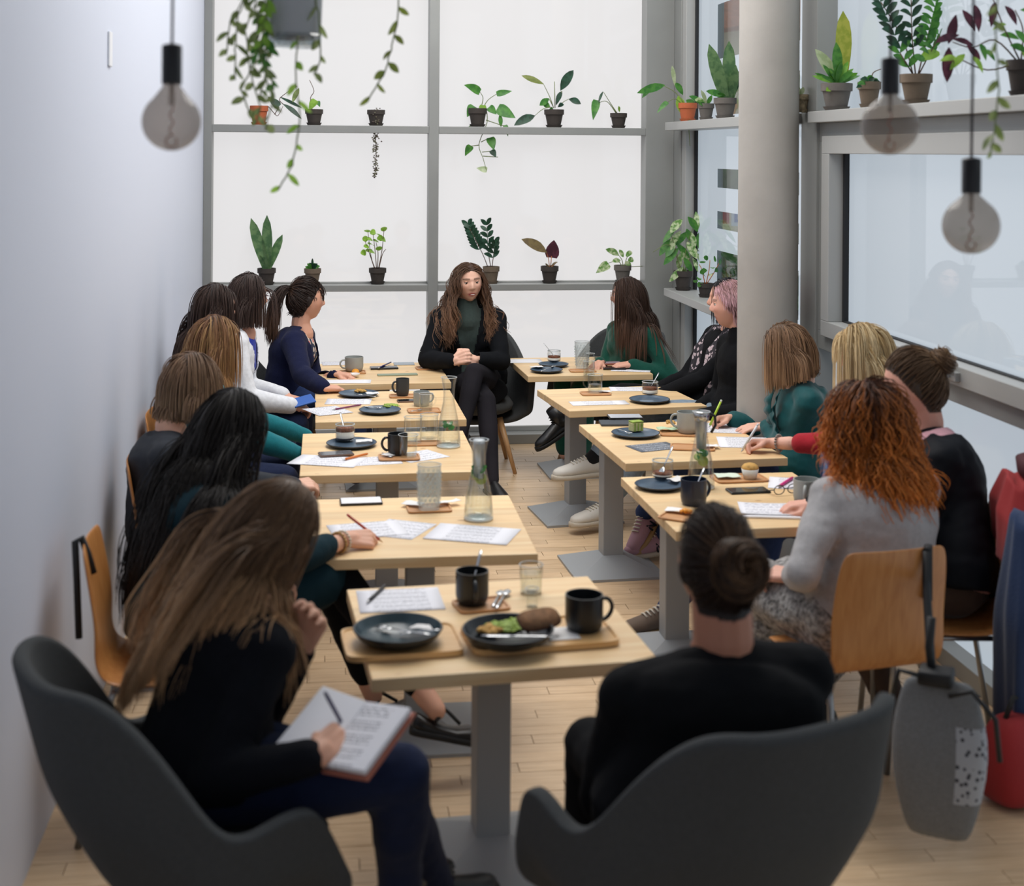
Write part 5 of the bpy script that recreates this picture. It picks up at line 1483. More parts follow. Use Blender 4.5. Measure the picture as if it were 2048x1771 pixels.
plant('big brown pot with tall arching stems of glossy green leaves', 1832, 149, 209, 64, 'brown', NU, lv, [[(1826, 150), (1806, 80), (1762, 4)], [(1831, 150), (1824, 70), (1822, -8)], [(1836, 150), (1856, 70), (1878, -8)], [(1836, 152), (1858, 110), (1880, 70)], [(1828, 152), (1800, 106)]], m_stemb)
lv = []
for (x, y, a, L, mk) in ((1925, 20, 2.6, 50, 'purple'), (1912, 30, 3.4, 60, 'purple'), (1950, 10, 3.0, 55, 'purple'), (1905, 78, 1.9, 44, 'purple'), (1918, 70, 4.4, 50, 'purple'), (1934, 90, 2.4, 40, 'purple'), (1898, 95, 3.2, 70, 'purple'), (1990, 5, 3.3, 50, 'purple'), (2010, 12, 2.6, 45, 'purple'), (1975, 40, 2.2, 40, 'mid'), (1960, 88, 2.8, 36, 'mid'), (1930, 108, 3.9, 44, 'lime'), (1945, 112, 2.6, 40, 'lime'), (1915, 118, 4.6, 36, 'lime'), (2000, 70, 1.8, 40, 'mid'), (2030, 60, 2.4, 42, 'mid'), (2020, 90, 2.0, 40, 'mid'), (2044, 100, 2.6, 40, 'lime'), (1985, 60, 1.2, 30, 'lime'), (2040, 20, 2.0, 44, 'mid'), (1965, 100, 2.3, 34, 'mid')):
    lv.append(((x, y), (x + math.sin(a) * L, y - math.cos(a) * L), L * .34, mk, 'lance' if mk == 'purple' else 'ovate'))
plant('dark pot with purple and green trailing leaves by the frame edge', 2044, 120, 192, 62, 'black', NU, lv, [[(2040, 122), (2010, 60), (1985, -5)], [(2036, 124), (1990, 80), (1945, 95), (1905, 84)], [(2042, 122), (2046, 60), (2030, 20)], [(2034, 126), (1975, 140), (1920, 118)]], m_stemb)


def vine(root, base, path, Y, n_, mk, w_=12, L=34, seed=1, rad=.0022):
    r_ = random.Random(seed); pts = [ay(u, v, Y) - base for u, v in path]; out = []
    for i in range(len(pts) - 1):
        for t in np.linspace(0, 1, 6, endpoint=False): out.append(pts[i].lerp(pts[i + 1], t) + V((r_.uniform(-1, 1), r_.uniform(-1, 1), 0)) * .002)
    out.append(pts[-1]); MB().tube(out, rad, 6).obj('stem', m_stem, root)
    s_ = F_PX / Y
    for i in range(n_):
        k = int((i + .7) / n_ * (len(out) - 1)); sg = 1 if i % 2 else -1; p = out[k]; l_ = L / s_ * r_.uniform(.7, 1.15)
        q = p + V((sg * l_ * r_.uniform(.35, .8), r_.uniform(-.4, .4) * l_, -l_ * r_.uniform(.4, .9)))
        leaf(root, p, q, w_ / s_ * r_.uniform(.8, 1.2), LG[mk], 'ovate', twist=r_.uniform(-.9, .9))


# hanging planter near the camera
HY = 3.8; hb_ = ay(588, 78, HY); hp = empty('hanging_planter', hb_, 0, 'grey hanging planter with thin trailing vines near the ceiling', 'plant')
MB().lathe([(.001, .0), (.066, .0), (.072, .01), (.079, .24), (.074, .24), (.068, .2), (.001, .19)], 32, cap0=False, cap1=False).obj('pot', mat('light_grey_ceramic', 'a9adb0', .6), hp, angle=40)
MB().lathe([(.001, -.022), (.066, -.022), (.072, -.016), (.074, .012), (.070, .012), (.066, -.012), (.001, -.012)], 32, cap0=False, cap1=False).obj('drip_tray', glass_mat('clear_acrylic', 'dfe4e6', mixt=.1), hp)
g_ = MB()
for t in np.linspace(0, 2 * math.pi, 3, endpoint=False): g_.tube([(.076 * math.cos(t + .4), .076 * math.sin(t + .4), .2), (0, 0, 1.0)], .0015, 5)
g_.tube([(0, 0, 1.0), (0, 0, CEIL - hb_.z)], .0015, 5); g_.obj('wire', m_gasket, hp)
for i, (pth, n_, mk) in enumerate((
        ([(520, -20), (490, 60), (500, 140), (520, 215), (512, 245)], 11, 'vine'), ([(505, -20), (475, 30), (470, 100), (470, 160)], 9, 'vine'), ([(512, 10), (515, 80), (530, 150), (545, 200), (530, 260)], 12, 'vine'),
        ([(530, -10), (520, 60), (510, 120), (482, 180), (500, 225)], 10, 'vine'), ([(540, 60), (528, 110), (548, 180)], 9, 'mid'), ([(596, 70), (592, 150), (600, 250), (585, 330), (556, 380)], 9, 'lime'), ([(632, -10), (640, 60), (642, 120), (628, 150)], 6, 'vine'), ([(520, 20), (508, 90), (520, 110)], 8, 'mid'), ([(535, -20), (530, 30), (522, 90)], 9, 'lime'), ([(545, -10), (530, 50), (536, 130), (520, 190)], 10, 'vine'), ([(500, -20), (462, 40), (452, 110)], 7, 'vine'))):
    vine(hp, hb_, pth, HY - .05 - .02 * (i % 3), n_, mk, seed=i + 2, w_=13, L=32)
vb_ = ay(795, -40, HY + .1); hv = empty('hanging_vine', vb_, 0, 'single thin vine hanging from above beside the window mullion', 'plant')
vine(hv, vb_, [(800, -320), (798, -40), (796, 40), (782, 100), (768, 150), (735, 200)], HY + .1, 11, 'olive', 14, 36, 9)
vb_ = ay(1990, -40, 3.2); hv = empty('hanging_vine', vb_, 0, 'pale vine hanging beside the lowest pendant bulb', 'plant')
vine(hv, vb_, [(2004, -330), (1998, -40), (1990, 60), (1998, 180), (1988, 260), (1980, 310)], 3.2, 15, 'vine', 16, 40, 10)
# ---------------------------------------------------------------- things on the tables
T0 = TH
m_glass = glass_mat('clear_glass', 'fcfdfd'); m_water = glass_mat('water', 'fafcfa', mixt=.02)
m_glassd = frosty_glass('dimpled_glass', 'f6f8f8', 'e8ecec', .12)
m_mugb = mat('black_stoneware', '15191d', .35, spec=.5); m_mugn = mat('navy_stoneware', '16233a', .3); m_mugg = mat('grey_stoneware', 'a3a7a4', .4, var=.06, vscale=20); m_mugd = mat('dark_grey_stoneware', '33373a', .5)
m_plate = mat('dark_plate', '262c36', .35, spec=.5, var=.3, vscale=10); m_platein = mat('blue_grey_glaze', '46586a', .3, var=.25, vscale=12)
m_bowl = mat('black_bowl', '12181e', .3); m_bowlin = mat('petrol_glaze', '2c4048', .25, var=.2, vscale=8)
m_bamboo = wood('bamboo', 'cf9f63', 'e2bb85', grain=(2, 30, 30), scale=3, rough=.4)
m_coast = wood('coaster_wood', 'b98252', 'd3a376', grain=(3, 24, 24), scale=3, rough=.45)
m_paper = mat('white_paper', 'e9e9ee', .8); m_nap = mat('white_napkin', 'eceae8', .95, bump=.3, bscale=60)
m_steel = mat('polished_steel', 'c4c6c8', .22, metal=1.); m_phone = mat('phone_black', '15171a', .15); m_phoneb = mat('phone_bronze', '7b6458', .4, metal=.4)


def printed(name, mode):
    t = NT(name); tc = t.n('TexCoord'); sx = t.n('SeparateXYZ'); t.l(tc.outputs['Object'], sx.inputs[0])
    mu = t.n('Math', operation='MULTIPLY'); mu.inputs[1].default_value = 105 if mode != 'hand' else 120; t.l(sx.outputs['Y'], mu.inputs[0])
    fr = t.n('Math', operation='FRACT'); t.l(mu.outputs[0], fr.inputs[0])
    lt = t.n('Math', operation='LESS_THAN'); lt.inputs[1].default_value = .38 if mode != 'hand' else .3; t.l(fr.outputs[0], lt.inputs[0])
    mp = t.n('Mapping'); mp.inputs['Scale'].default_value = (190, 95, 1) if mode != 'hand' else (90, 120, 1); t.l(tc.outputs['Object'], mp.inputs[0])
    nz = t.n('TexNoise'); nz.inputs['Scale'].default_value = 1.; t.l(mp.outputs[0], nz.inputs['Vector'])
    gt = t.n('Math', operation='GREATER_THAN'); gt.inputs[1].default_value = .47; t.l(nz.outputs[0], gt.inputs[0])
    fl = t.n('Math', operation='FLOOR'); mu2 = t.n('Math', operation='MULTIPLY'); mu2.inputs[1].default_value = 105 / 4; t.l(sx.outputs['Y'], mu2.inputs[0]); fr2 = t.n('Math', operation='FRACT'); t.l(mu2.outputs[0], fr2.inputs[0])
    g3 = t.n('Math', operation='GREATER_THAN'); g3.inputs[1].default_value = .26; t.l(fr2.outputs[0], g3.inputs[0])
    ab = t.n('Math', operation='ABSOLUTE'); t.l(sx.outputs['X'], ab.inputs[0]); l4 = t.n('Math', operation='LESS_THAN'); l4.inputs[1].default_value = .085; t.l(ab.outputs[0], l4.inputs[0])
    a = t.n('Math', operation='MULTIPLY'); t.l(lt.outputs[0], a.inputs[0]); t.l(gt.outputs[0], a.inputs[1])
    b = t.n('Math', operation='MULTIPLY'); t.l(a.outputs[0], b.inputs[0]); t.l(l4.outputs[0], b.inputs[1])
    c = t.n('Math', operation='MULTIPLY'); t.l(b.outputs[0], c.inputs[0]); t.l(g3.outputs[0], c.inputs[1])
    mx = t.n('Mix', data_type='RGBA'); t.l(c.outputs[0], mx.inputs['Factor'])
    mx.inputs['A'].default_value = lin('e8e8ee' if mode != 'dark' else '5d636d'); mx.inputs['B'].default_value = lin({'print': '6d6f78', 'hand': '4c5172', 'dark': 'c9ccd2'}[mode])
    t.l(mx.outputs['Result'], t.b.inputs['Base Color']); t.set(Roughness=.8); MATS[name] = t.m; return t.m


m_print, m_hand, m_menu = printed('printed_sheet', 'print'), printed('handwritten_sheet', 'hand'), printed('dark_menu', 'dark')


def heldpen(g, L, tipz, lean, col, label, **k):
    q, d, c = g; tip = V(q + d * .028 - c * .004); tip.z = tipz; ax_ = (V(q) - tip); ax_.normalize(); ax_ = (ax_ + V(lean)).normalized()
    return pen(tip, tip + ax_ * L, col, label, **k)



def on(u, v, h=0.): return az(u, v, T0 + h)


def paper(u, v, a, label, m=None, w=.21, h=.297, z=.0015, group=None, curl=0.):
    p = on(u, v); p.z = T0 + z; o = MB(); NX = 6; NY = 8; vs = []
    for j in range(NY + 1):
        for i in range(NX + 1):
            x, y = (i / NX - .5) * w, (j / NY - .5) * h; vs.append((x, y, curl * (abs(x) / w * 2) ** 3 * .5 + curl * (y / h + .5) ** 4 * .4))
    o.add(vs, [(j * (NX + 1) + i, j * (NX + 1) + i + 1, (j + 1) * (NX + 1) + i + 1, (j + 1) * (NX + 1) + i) for j in range(NY) for i in range(NX)])
    q = o.obj('paper_sheet', m or m_print, solid=.0005, loc=p); q.rotation_euler = (0, 0, math.radians(a)); return tag(q, label, 'paper', group)


def mug(u, v, r, h, m, ha, label, z=0., inner=None, handle=True):
    rt = empty('mug', on(u, v, z) , 0, label, 'cup'); rt.location.z = T0 + z
    MB().lathe([(r * .80, 0), (r * .93, h * .10), (r, h * .3), (r, h), (r * .93, h), (r * .92, h * .3), (r * .82, h * .10), (.001, h * .08)], 32, cap1=False).obj('body', m, rt, angle=50)
    if handle:
        a = math.radians(ha); d = V((math.cos(a), math.sin(a), 0))
        MB().tube([d * r * .92 + V((0, 0, h * .80)), d * r * 1.3 + V((0, 0, h * .86)), d * r * 1.62 + V((0, 0, h * .66)), d * r * 1.6 + V((0, 0, h * .42)), d * r * 1.25 + V((0, 0, h * .22)), d * r * .92 + V((0, 0, h * .22))], h * .07, 10).obj('handle', m, rt, sub=1)
    return rt


def tumbler(u, v, rb, rtp, h, label, water=0., m=None, z=0., handle=None, dimple=False, group=None):
    rt = empty('drinking_glass', on(u, v), 0, label, 'glass', group); rt.location.z = T0 + z; m = m or m_glass
    P = [(rb, 0)] + [(rb + (rtp - rb) * t, h * t) for t in np.linspace(.05, 1, 10)] + [(rb - .002 + (rtp - rb) * t, h * t) for t in np.linspace(1, .08, 8)] + [(.001, h * .07)]
    o = MB().lathe(P, 28, cap1=False).obj('body', m, rt, angle=60)
    if dimple:
        g = MB(); n_ = 14
        for k in range(8):
            for i in range(n_):
                a = 2 * math.pi * (i + .5 * (k % 2)) / n_; t = .14 + .095 * k; r_ = rb + (rtp - rb) * t
                g.sphere((r_ * math.cos(a), r_ * math.sin(a), h * t), (.0055, .0055, .0065), 8, 5)
        g.obj('dimples', m, rt)['kind'] = 'stuff'
    MB().tube([(rtp * math.cos(t), rtp * math.sin(t), h) for t in np.linspace(0, 2 * math.pi, 25)], .0013, 6, cap=False).obj('rim', mat('glass_rim', 'c9d0d2', .1, spec=.8), rt)
    if water: 
        wr_ = lambda t: rb - .003 + (rtp - rb) * t
        MB().lathe([(wr_(.08), h * .08), (wr_(water), h * water), (.001, h * water)], 24, cap1=False).obj('water', m_water, rt, angle=40)
    if handle is not None:
        a = math.radians(handle); d = V((math.cos(a), math.sin(a), 0))
        MB().tube([d * rtp * .98 + V((0, 0, h * .82)), d * rtp * 1.55 + V((0, 0, h * .78)), d * rtp * 1.6 + V((0, 0, h * .4)), d * rb * 1.0 + V((0, 0, h * .22))], .0045, 8).obj('handle', m, rt, sub=1)
    return rt


def coaster(u, v, a, label, w=.15, d=.11, m=None, z=0., rim=.008, name='coaster'):
    rt = empty(name, on(u, v), math.radians(a), label, 'tray'); rt.location.z = T0 + z; m = m or m_coast
    n = 40; sup = lambda k, hh: [V((math.copysign(abs(math.cos(q)) ** .22, math.cos(q)) * w / 2 * k, math.copysign(abs(math.sin(q)) ** .22, math.sin(q)) * d / 2 * (1 - (1 - k) * w / d), hh)) for q in np.linspace(0, 2 * math.pi, n, endpoint=False)]
    e = .008 / (w / 2)
    MB().loft([sup(1 - e * .5, .001), sup(1, .003), sup(1, rim), sup(1 - e * .8, rim), sup(1 - e, rim - .004), sup(.5, rim - .004)]).obj('board', m, rt, smooth=False)
    return rt


def plate(u, v, r, label, z=0., deep=.017, m=None, mi=None, name='plate', cat='plate'):
    rt = empty(name, on(u, v, z + deep), 0, label, cat); rt.location.z = T0 + z
    MB().lathe([(r * .62, 0), (r * .90, deep * .5), (r, deep), (r * .985, deep + .002), (r * .96, deep + .001)], 40, cap1=False).obj('body', m or m_plate, rt)
    MB().lathe([(r * .965, deep + .001), (r * .86, deep * .55), (r * .80, deep * .35), (.001, deep * .33)], 40, cap0=False, cap1=False).obj('glaze', mi or m_platein, rt)
    return rt


def pen(p0, p1, col, label, r=.0045, tip=None, name='pen', cap=None):
    p0, p1 = V(p0), V(p1); rt = empty(name, p0, 0, label, 'pen'); d = p1 - p0
    MB().tube([d * .10, d * .93], r, 10).obj('barrel', mat('pen_' + col, col, .35), rt)
    MB().tube([d * 0, d * .10], [.0008, r], 10).obj('tip', mat('pen_tip_' + (tip or 'b9b9b9'), tip or 'b9b9b9', .3), rt)
    MB().tube([d * .93, d * 1.0], [r * .95, r * .8], 10).obj('cap', mat('pen_' + (cap or col), cap or col, .35), rt)
    return rt


def lying(u0, v0, u1, v1, z=.006): return on(u0, v0, z), on(u1, v1, z)


def slab(u, v, a, w, d, h, label, m, name, cat, z=0., top=None, bev=.004, topname='screen'):
    rt = empty(name, on(u, v), math.radians(a), label, cat); rt.location.z = T0 + z
    MB().box(-w / 2, w / 2, -d / 2, d / 2, 0, h).obj('body', m, rt, smooth=False, bevel=min(bev, h * .45))
    if top: MB().box(-w / 2 * .94, w / 2 * .94, -d / 2 * .94, d / 2 * .94, h - .0005, h + .0006).obj(topname, top, rt, smooth=False)
    return rt


def napkin(u, v, a, label, w=.09, d=.07, z=.004, seed=1, amp=.012):
    r_ = random.Random(seed); n = 9; vs = []
    for j in range(n):
        for i in range(n):
            x, y = (i / (n - 1) - .5) * w, (j / (n - 1) - .5) * d
            vs.append((x, y, amp * (.5 + .5 * MN.noise((x * 28 + seed * 5, y * 28, seed))) + r_.uniform(0, .0015)))
    g = MB(); g.add(vs, [(j * n + i, j * n + i + 1, (j + 1) * n + i + 1, (j + 1) * n + i) for j in range(n - 1) for i in range(n - 1)])
    p = on(u, v, z); o = g.obj('napkin', m_nap, solid=.001, loc=p); o.rotation_euler.z = math.radians(a); return tag(o, label, 'napkin')


def cutlery(p0, p1, label, kind='spoon'):
    p0, p1 = V(p0), V(p1); rt = empty(kind, p0, 0, label, kind); d = p1 - p0; L = d.length; u_ = d.normalized(); s_ = V((u_.y, -u_.x, 0)).normalized() if abs(u_.z) < .9 else V((1, 0, 0)); n_ = u_.cross(s_)
    f = V((0, 0, 1))
    st = [(0, .0045), (.15, .005), (.5, .0035), (.72, .003)]
    g = MB(); g.loft([[d * t + s_ * w_ * math.cos(q) + n_ * .0013 * math.sin(q) for q in np.linspace(0, 6.2832, 8, endpoint=False)] for t, w_ in st]); g.obj('handle', m_steel, rt)
    h = MB()
    if kind == 'spoon': h.loft([[d * t + s_ * w_ * math.cos(q) + n_ * .0016 * math.sin(q) for q in np.linspace(0, 6.2832, 10, endpoint=False)] for t, w_ in ((.71, .003), (.78, .010), (.87, .014), (.95, .011), (1, .003))]); h.obj('bowl', m_steel, rt)
    elif kind == 'fork':
        h.loft([[d * t + s_ * w_ * math.cos(q) + n_ * .0014 * math.sin(q) for q in np.linspace(0, 6.2832, 8, endpoint=False)] for t, w_ in ((.71, .003), (.76, .010), (.84, .011))])
        for k in (-1.5, -.5, .5, 1.5): h.tube([d * .83 + s_ * k * .0055, d * 1.0 + s_ * k * .0055], .0014, 6)
        h.obj('tines', m_steel, rt)
    else: h.loft([[d * t + s_ * w_ * math.cos(q) + n_ * .001 * math.sin(q) for q in np.linspace(0, 6.2832, 8, endpoint=False)] for t, w_ in ((.58, .004), (.65, .009), (.9, .009), (1, .002))]); h.obj('blade', m_steel, rt)
    return rt


def standing(u, v, r, h, z, ang, L, label, kind='spoon'):
    """cutlery leaning inside a cup or jar against its rim"""
    c = on(u, v); c.z = T0 + z; a = math.radians(ang); d = V((math.cos(a), math.sin(a), 0))
    bot = c - d * r * .45 + V((0, 0, .016)); rim = c + d * r * .84 + V((0, 0, h)); ax_ = (rim - bot).normalized()
    return cutlery(bot + ax_ * L, bot, label, kind)


m_cream = mat('cream_dessert', 'ece6da', .6); m_crumb = mat('brown_crumble', '7a4a33', .9, var=.4, vscale=90, bump=.8, bscale=120); m_berry = mat('dark_berries', '1d141c', .5)
m_greenf = mat('green_garnish', '93ab4a', .6, var=.3, vscale=60); m_eggy = mat('pastry', 'c59a55', .8, var=.3, vscale=60, bump=.5, bscale=90); m_bread = mat('rye_bread', '7d5a3d', .9, var=.25, vscale=60, bump=.5, bscale=90)
m_orange = mat('orange_fruit', 'e0962a', .5); m_crust = mat('bread_crust', '5a3a24', .8); m_zuc = mat('cake_icing', 'c9c58a', .7, var=.2, vscale=60)
m_mint = leafmat('mint_leaf', '3f8a35', '5aa848'); m_lemon = leafmat('lemon_slice', 'cfd76a', 'dde38c')


def jar(u, v, label, r=.042, h=.075, z=.012, full=.75, spoon=None):
    rt = empty('dessert_jar', on(u, v), 0, label, 'dessert'); rt.location.z = T0 + z
    MB().lathe([(r * .8, 0), (r * .95, .006), (r * .97, h * .75), (r * .88, h * .82), (r * .92, h * .86), (r * .92, h), (r * .86, h), (r * .86, h * .84), (r * .90, h * .7), (r * .86, .008), (.001, .006)], 28, cap1=False).obj('glass', m_glass, rt, angle=50)
    MB().tube([(r * .92 * math.cos(t), r * .92 * math.sin(t), h * .93) for t in np.linspace(0, 6.2832, 25)], .0022, 6, cap=False).obj('rim', mat('glass_rim', 'c9d0d2', .1, spec=.8), rt)
    if full > .1:
        MB().lathe([(r * .85, .008), (r * .88, h * .18), (.001, h * .18)], 24, cap1=False).obj('berries', m_berry, rt)
        MB().lathe([(r * .88, h * .18), (r * .885, h * full * .72), (.001, h * full * .72)], 24, cap0=False, cap1=False).obj('cream', m_cream, rt)
        MB().lathe([(r * .885, h * full * .72), (r * .88, h * full), (.001, h * full * 1.03)], 24, cap0=False, cap1=False).obj('crumble', m_crumb, rt)
    return rt


def carafe(u, v, label, mint=True, lemon=True, filt=True, h=.30, water=.52, rb=.052):
    rt = empty('carafe', on(u, v), 0, label, 'carafe'); rt.location.z = T0
    zz_ = [0, .03, .10, .28, .42, .55, .66, .74, .82, .92, 1.0]; rr_ = [.96, 1.0, .99, .90, .76, .60, .48, .455, .48, .56, .64]
    o = [(rb * r_, h * z) for z, r_ in zip(zz_, rr_)]; ins = [(max(.001, rb * r_ - .0022), h * z + (.004 if z == 0 else 0)) for z, r_ in zip(zz_, rr_)]
    MB().lathe(o + ins[::-1][:-1] + [(rb * .9, .012), (.001, .010)], 36, cap1=False).obj('glass', m_glass, rt, angle=60)
    MB().tube([(rb * .64 * math.cos(t), rb * .64 * math.sin(t), h) for t in np.linspace(0, 6.2832, 25)], .0016, 6, cap=False).obj('rim', mat('glass_rim', 'c9d0d2', .1, spec=.8), rt)
    MB().lathe([(rb * .97, .001), (rb * .98, .008), (rb * .6, .011), (.001, .010)], 28, cap1=False).obj('glass_base', mat('thick_glass_base', 'dfe6e6', .05, spec=.9), rt)
    wr_ = [(np.interp(z, zz_, rr_) * rb - .004, h * z) for z in np.linspace(.06, water, 8)]
    MB().lathe(wr_ + [(.001, h * water)], 28, cap1=False).obj('water', m_water, rt)
    if filt:
        MB().lathe([(rb * .36, h * .52), (rb * .40, h * .95), (rb * .40, h * 1.0), (rb * .30, h * 1.0), (.001, h * .985)], 20).obj('infuser', mat('fruit_infuser', 'b9c0c4', .3, metal=.6), rt)
    r_ = random.Random(int(u))
    if mint:
        for i in range(9):
            a = r_.uniform(0, 6.28); q = V((math.cos(a) * rb * .35, math.sin(a) * rb * .35, h * (water - .04) + r_.uniform(-.015, .012)))
            leaf(rt, q - V((math.cos(a + 1), math.sin(a + 1), .3)) * .014, q + V((math.cos(a + 1), math.sin(a + 1), .3)) * .014, .019, m_mint, 'ovate', name='mint_leaf')
    if lemon:
        for k in range(2):
            MB().lathe([(.001, -.002), (.022, -.002), (.022, .002), (.001, .002)], 18, T=M.Translation((.008 * (k * 2 - 1), 0, h * (water - .10 - .05 * k))) @ M.Rotation(.5 + .5 * k, 4, 'X')).obj('lemon_slice', m_lemon, rt)
    return rt


def crumbs(name, u, v, z, m, n, rad, size, label, cat='food', flat=.6, seed=1, long=1.):
    g = MB(); r_ = random.Random(seed)
    for i in range(n):
        a = r_.random() * 6.28; q = rad * r_.random() ** .6; s_ = size * r_.uniform(.6, 1.3)
        g.sphere((q * math.cos(a), q * math.sin(a), s_ * flat + r_.uniform(0, size * .8) * (1 - q / rad)), (s_ * long, s_ * .7 / long, s_ * flat), 8, 5, T=M.Rotation(r_.random() * 3, 3, 'Z') @ M.Rotation(r_.uniform(-.5, .5), 3, 'X'))
    p = on(u, v, z); o = g.obj(name, m, loc=p); o['kind'] = 'stuff'; return tag(o, label, cat)


# L1 — by the window
paper(676, 727, 3, 'blank sheet on the far edge of the table nearest the ponytailed woman', w=.20, h=.14)
coaster(705, 745, 0, 'wooden coaster under the wide grey cup', .16, .12)
mug(708, 741, .056, .085, m_mugg, 200, 'wide pale grey cup in front of the navy cardigan', z=.006)
plate(708, 747, .034, 'small white dish holding an orange slice before the grey cup', z=.008, deep=.014, m=m_nap, mi=m_nap, name='dish')
MB().lathe([(.001, 0), (.022, 0), (.022, .006), (.001, .006)], 20, T=M.Rotation(.7, 4, 'X')).obj('orange_slice', m_orange, loc=on(711, 744, .022)); tag(bpy.data.objects['orange_slice'], 'orange slice on the small white dish', 'fruit')
slab(768, 737, 4, .17, .08, .012, 'black notebook lying between the grey cup and the tablet', m_phone, 'notebook', 'notebook')
pen(*lying(756, 736, 782, 724, .016), '2b2f6b', 'dark blue pen resting across the black notebook')
slab(808, 728, 0, .13, .10, .006, 'grey tablet lying near the speaker', mat('tablet_grey', '9aa4ad', .4), 'tablet', 'tablet')
coaster(856, 737, 4, 'wooden coaster under the water glass near the speaker', .15, .11)
tumbler(851, 736, .034, .039, .10, 'half-full water glass near the speaker', .62, z=.006)
mug(864, 728, .037, .09, m_mugd, 60, 'dark grey cup behind the water glass near the speaker')
slab(795, 750, 3, .24, .05, .008, 'flat grey-green case on the table nearest the window', mat('sage_case', '8f9a86', .6), 'case', 'case')
napkin(868, 736, 20, 'folded napkin beside the water glass near the speaker', .07, .05, .008, 4, .005)
paper(690, 763, -4, 'large white sheet overhanging the table edge by the navy sleeve', m_paper, w=.30, h=.13, z=.002)
# L2
plate(717, 785, .110, 'dark plate with a pastry wedge nearest the window on the table below the white blazer')
crumbs('pastry', 722, 784, .008, m_eggy, 26, .03, .011, 'leftover pastry wedge on the farther dark plate', seed=2)
napkin(745, 788, 10, 'white napkin on the farther dark plate', .07, .05, .012, 6)
cutlery(on(752, 793, .022), on(715, 788, .016), 'fork on the farther dark plate', 'fork')
coaster(806, 793, 0, 'wooden coaster under the tall dark cup', .15, .10)
mug(805, 790, .036, .092, m_mugd, 195, 'tall dark charcoal cup in the middle of the second table', z=.006)
paper(697, 803, -6, 'printed sheet under the purple pencil', w=.24, h=.17); paper(655, 822, 24, 'printed sheet hanging over the left table edge near the white blazer', w=.19, h=.22, z=.003)
pen(*lying(664, 819, 722, 809, .008), '7b3560', 'purple pencil lying on printed sheets', name='pencil')
plate(760, 818, .108, 'dark plate with green salad leftovers on the table below the white blazer')
crumbs('salad', 780, 812, .010, m_greenf, 60, .036, .012, 'green salad leftovers on the nearer dark plate', seed=5, flat=.3, long=1.6)
cutlery(on(725, 812, .02), on(763, 815, .012), 'fork on the plate with salad leftovers', 'fork')
slab(817, 803, 6, .12, .06, .009, 'dark phone lying beside the salad plate', m_phoneb, 'phone', 'phone', top=m_phone)
coaster(848, 822, 2, 'wooden coaster under the clear glass cup by the carafe', .17, .12)
mug(843, 811, .043, .075, m_mugg, 20, 'low grey cup behind the clear glass cup', z=.0)
tumbler(852, 822, .033, .036, .085, 'clear glass cup with a handle beside the low grey cup', .2, z=.006, handle=20)
cutlery(on(822, 822, .012), on(842, 818, .012), 'teaspoon on the coaster by the low grey cup', 'spoon')
# L3
plate(703, 884, .115, 'dark plate carrying a layered dessert jar'); jar(690, 885, 'layered cream and berry dessert jar on the dark plate', .047, .078)
napkin(728, 883, 0, 'white napkin beside the layered dessert jar', .075, .05, .012, 8)
standing(690, 885, .040, .078, .012, 110, .13, 'spoon standing in the layered dessert jar')
slab(672, 911, 10, .15, .075, .009, 'bronze phone on printed sheets at the third left table', m_phoneb, 'phone', 'phone', z=.004, top=mat('phone_screen', '555a60', .1))
pen(*lying(684, 919, 735, 907, .009), 'd9772c', 'orange pen lying beside the bronze phone', r=.005, tip='e5e5e5')
paper(655, 922, -20, 'printed sheet under the bronze phone', w=.30, h=.19, z=.002); paper(740, 922, 8, 'printed sheet between the phone and the black mug', w=.26, h=.16, z=.001); paper(838, 912, 30, 'printed sheet poking out beyond the black mug coaster', w=.21, h=.18, z=.001)
coaster(798, 917, 0, 'wooden coaster under the black mug and clear tumbler', .18, .12, z=.003)
mug(795, 908, .044, .092, m_mugb, 190, 'black mug on a coaster at the third left table', z=.008)
tumbler(816, 916, .038, .043, .095, 'clear empty tumbler beside the black mug', .12, z=.008)
cutlery(on(765, 905, .012), on(783, 913, .012), 'teaspoon beside the black mug at the third left table', 'spoon')
napkin(776, 911, 30, 'crumpled napkin on the black mug coaster', .05, .04, .01, 12)
coaster(846, 888, 0, 'wooden coaster under two straight water tumblers', .17, .10)
tumbler(826, 886, .040, .042, .115, 'straight tumbler farther from the carafe', .3, z=.006); tumbler(858, 882, .041, .043, .118, 'straight tumbler right beside the carafe', .35, z=.006)
carafe(897, 893, 'water carafe with mint on the third left table', lemon=False, filt=False, h=.315, water=.36, rb=.055)
# L4
slab(722, 1005, 2, .16, .09, .010, 'small notepad with a dark cover at the back of the fourth left table', m_phone, 'notepad', 'notebook', top=m_paper, topname='page')
coaster(858, 1018, 2, 'wooden coaster under the tall dimpled glass', .165, .12)
tumbler(858, 1020, .039, .045, .165, 'tall dimpled glass on a coaster at the fourth left table', 0, m_glassd, z=.006, dimple=True)
napkin(826, 1008, -30, 'napkin beside the tall dimpled glass', .08, .05, .01, 14, .008); napkin(895, 1005, 25, 'napkin sticking out beyond the tall dimpled glass coaster', .10, .04, .012, 15, .01)
carafe(957, 1038, 'mint and lemon water carafe with an infuser on the fourth left table', h=.29, water=.66, rb=.0545)
paper(735, 1060, 10, 'printed sheet being written on with a red pencil', w=.26, h=.20); paper(800, 1058, -28, 'printed sheet beside the writing hand', w=.19, h=.22, z=.001); paper(945, 1068, -22, 'printed sheet at the free corner of the fourth left table', w=.30, h=.21, z=.002)
heldpen(pen6, .16, TH + .004, (-.15, 0, 0), 'b5452f', 'red pencil in the hand with pearl bracelets', name='pencil', tip='d8b48a', cap='c01f2a')
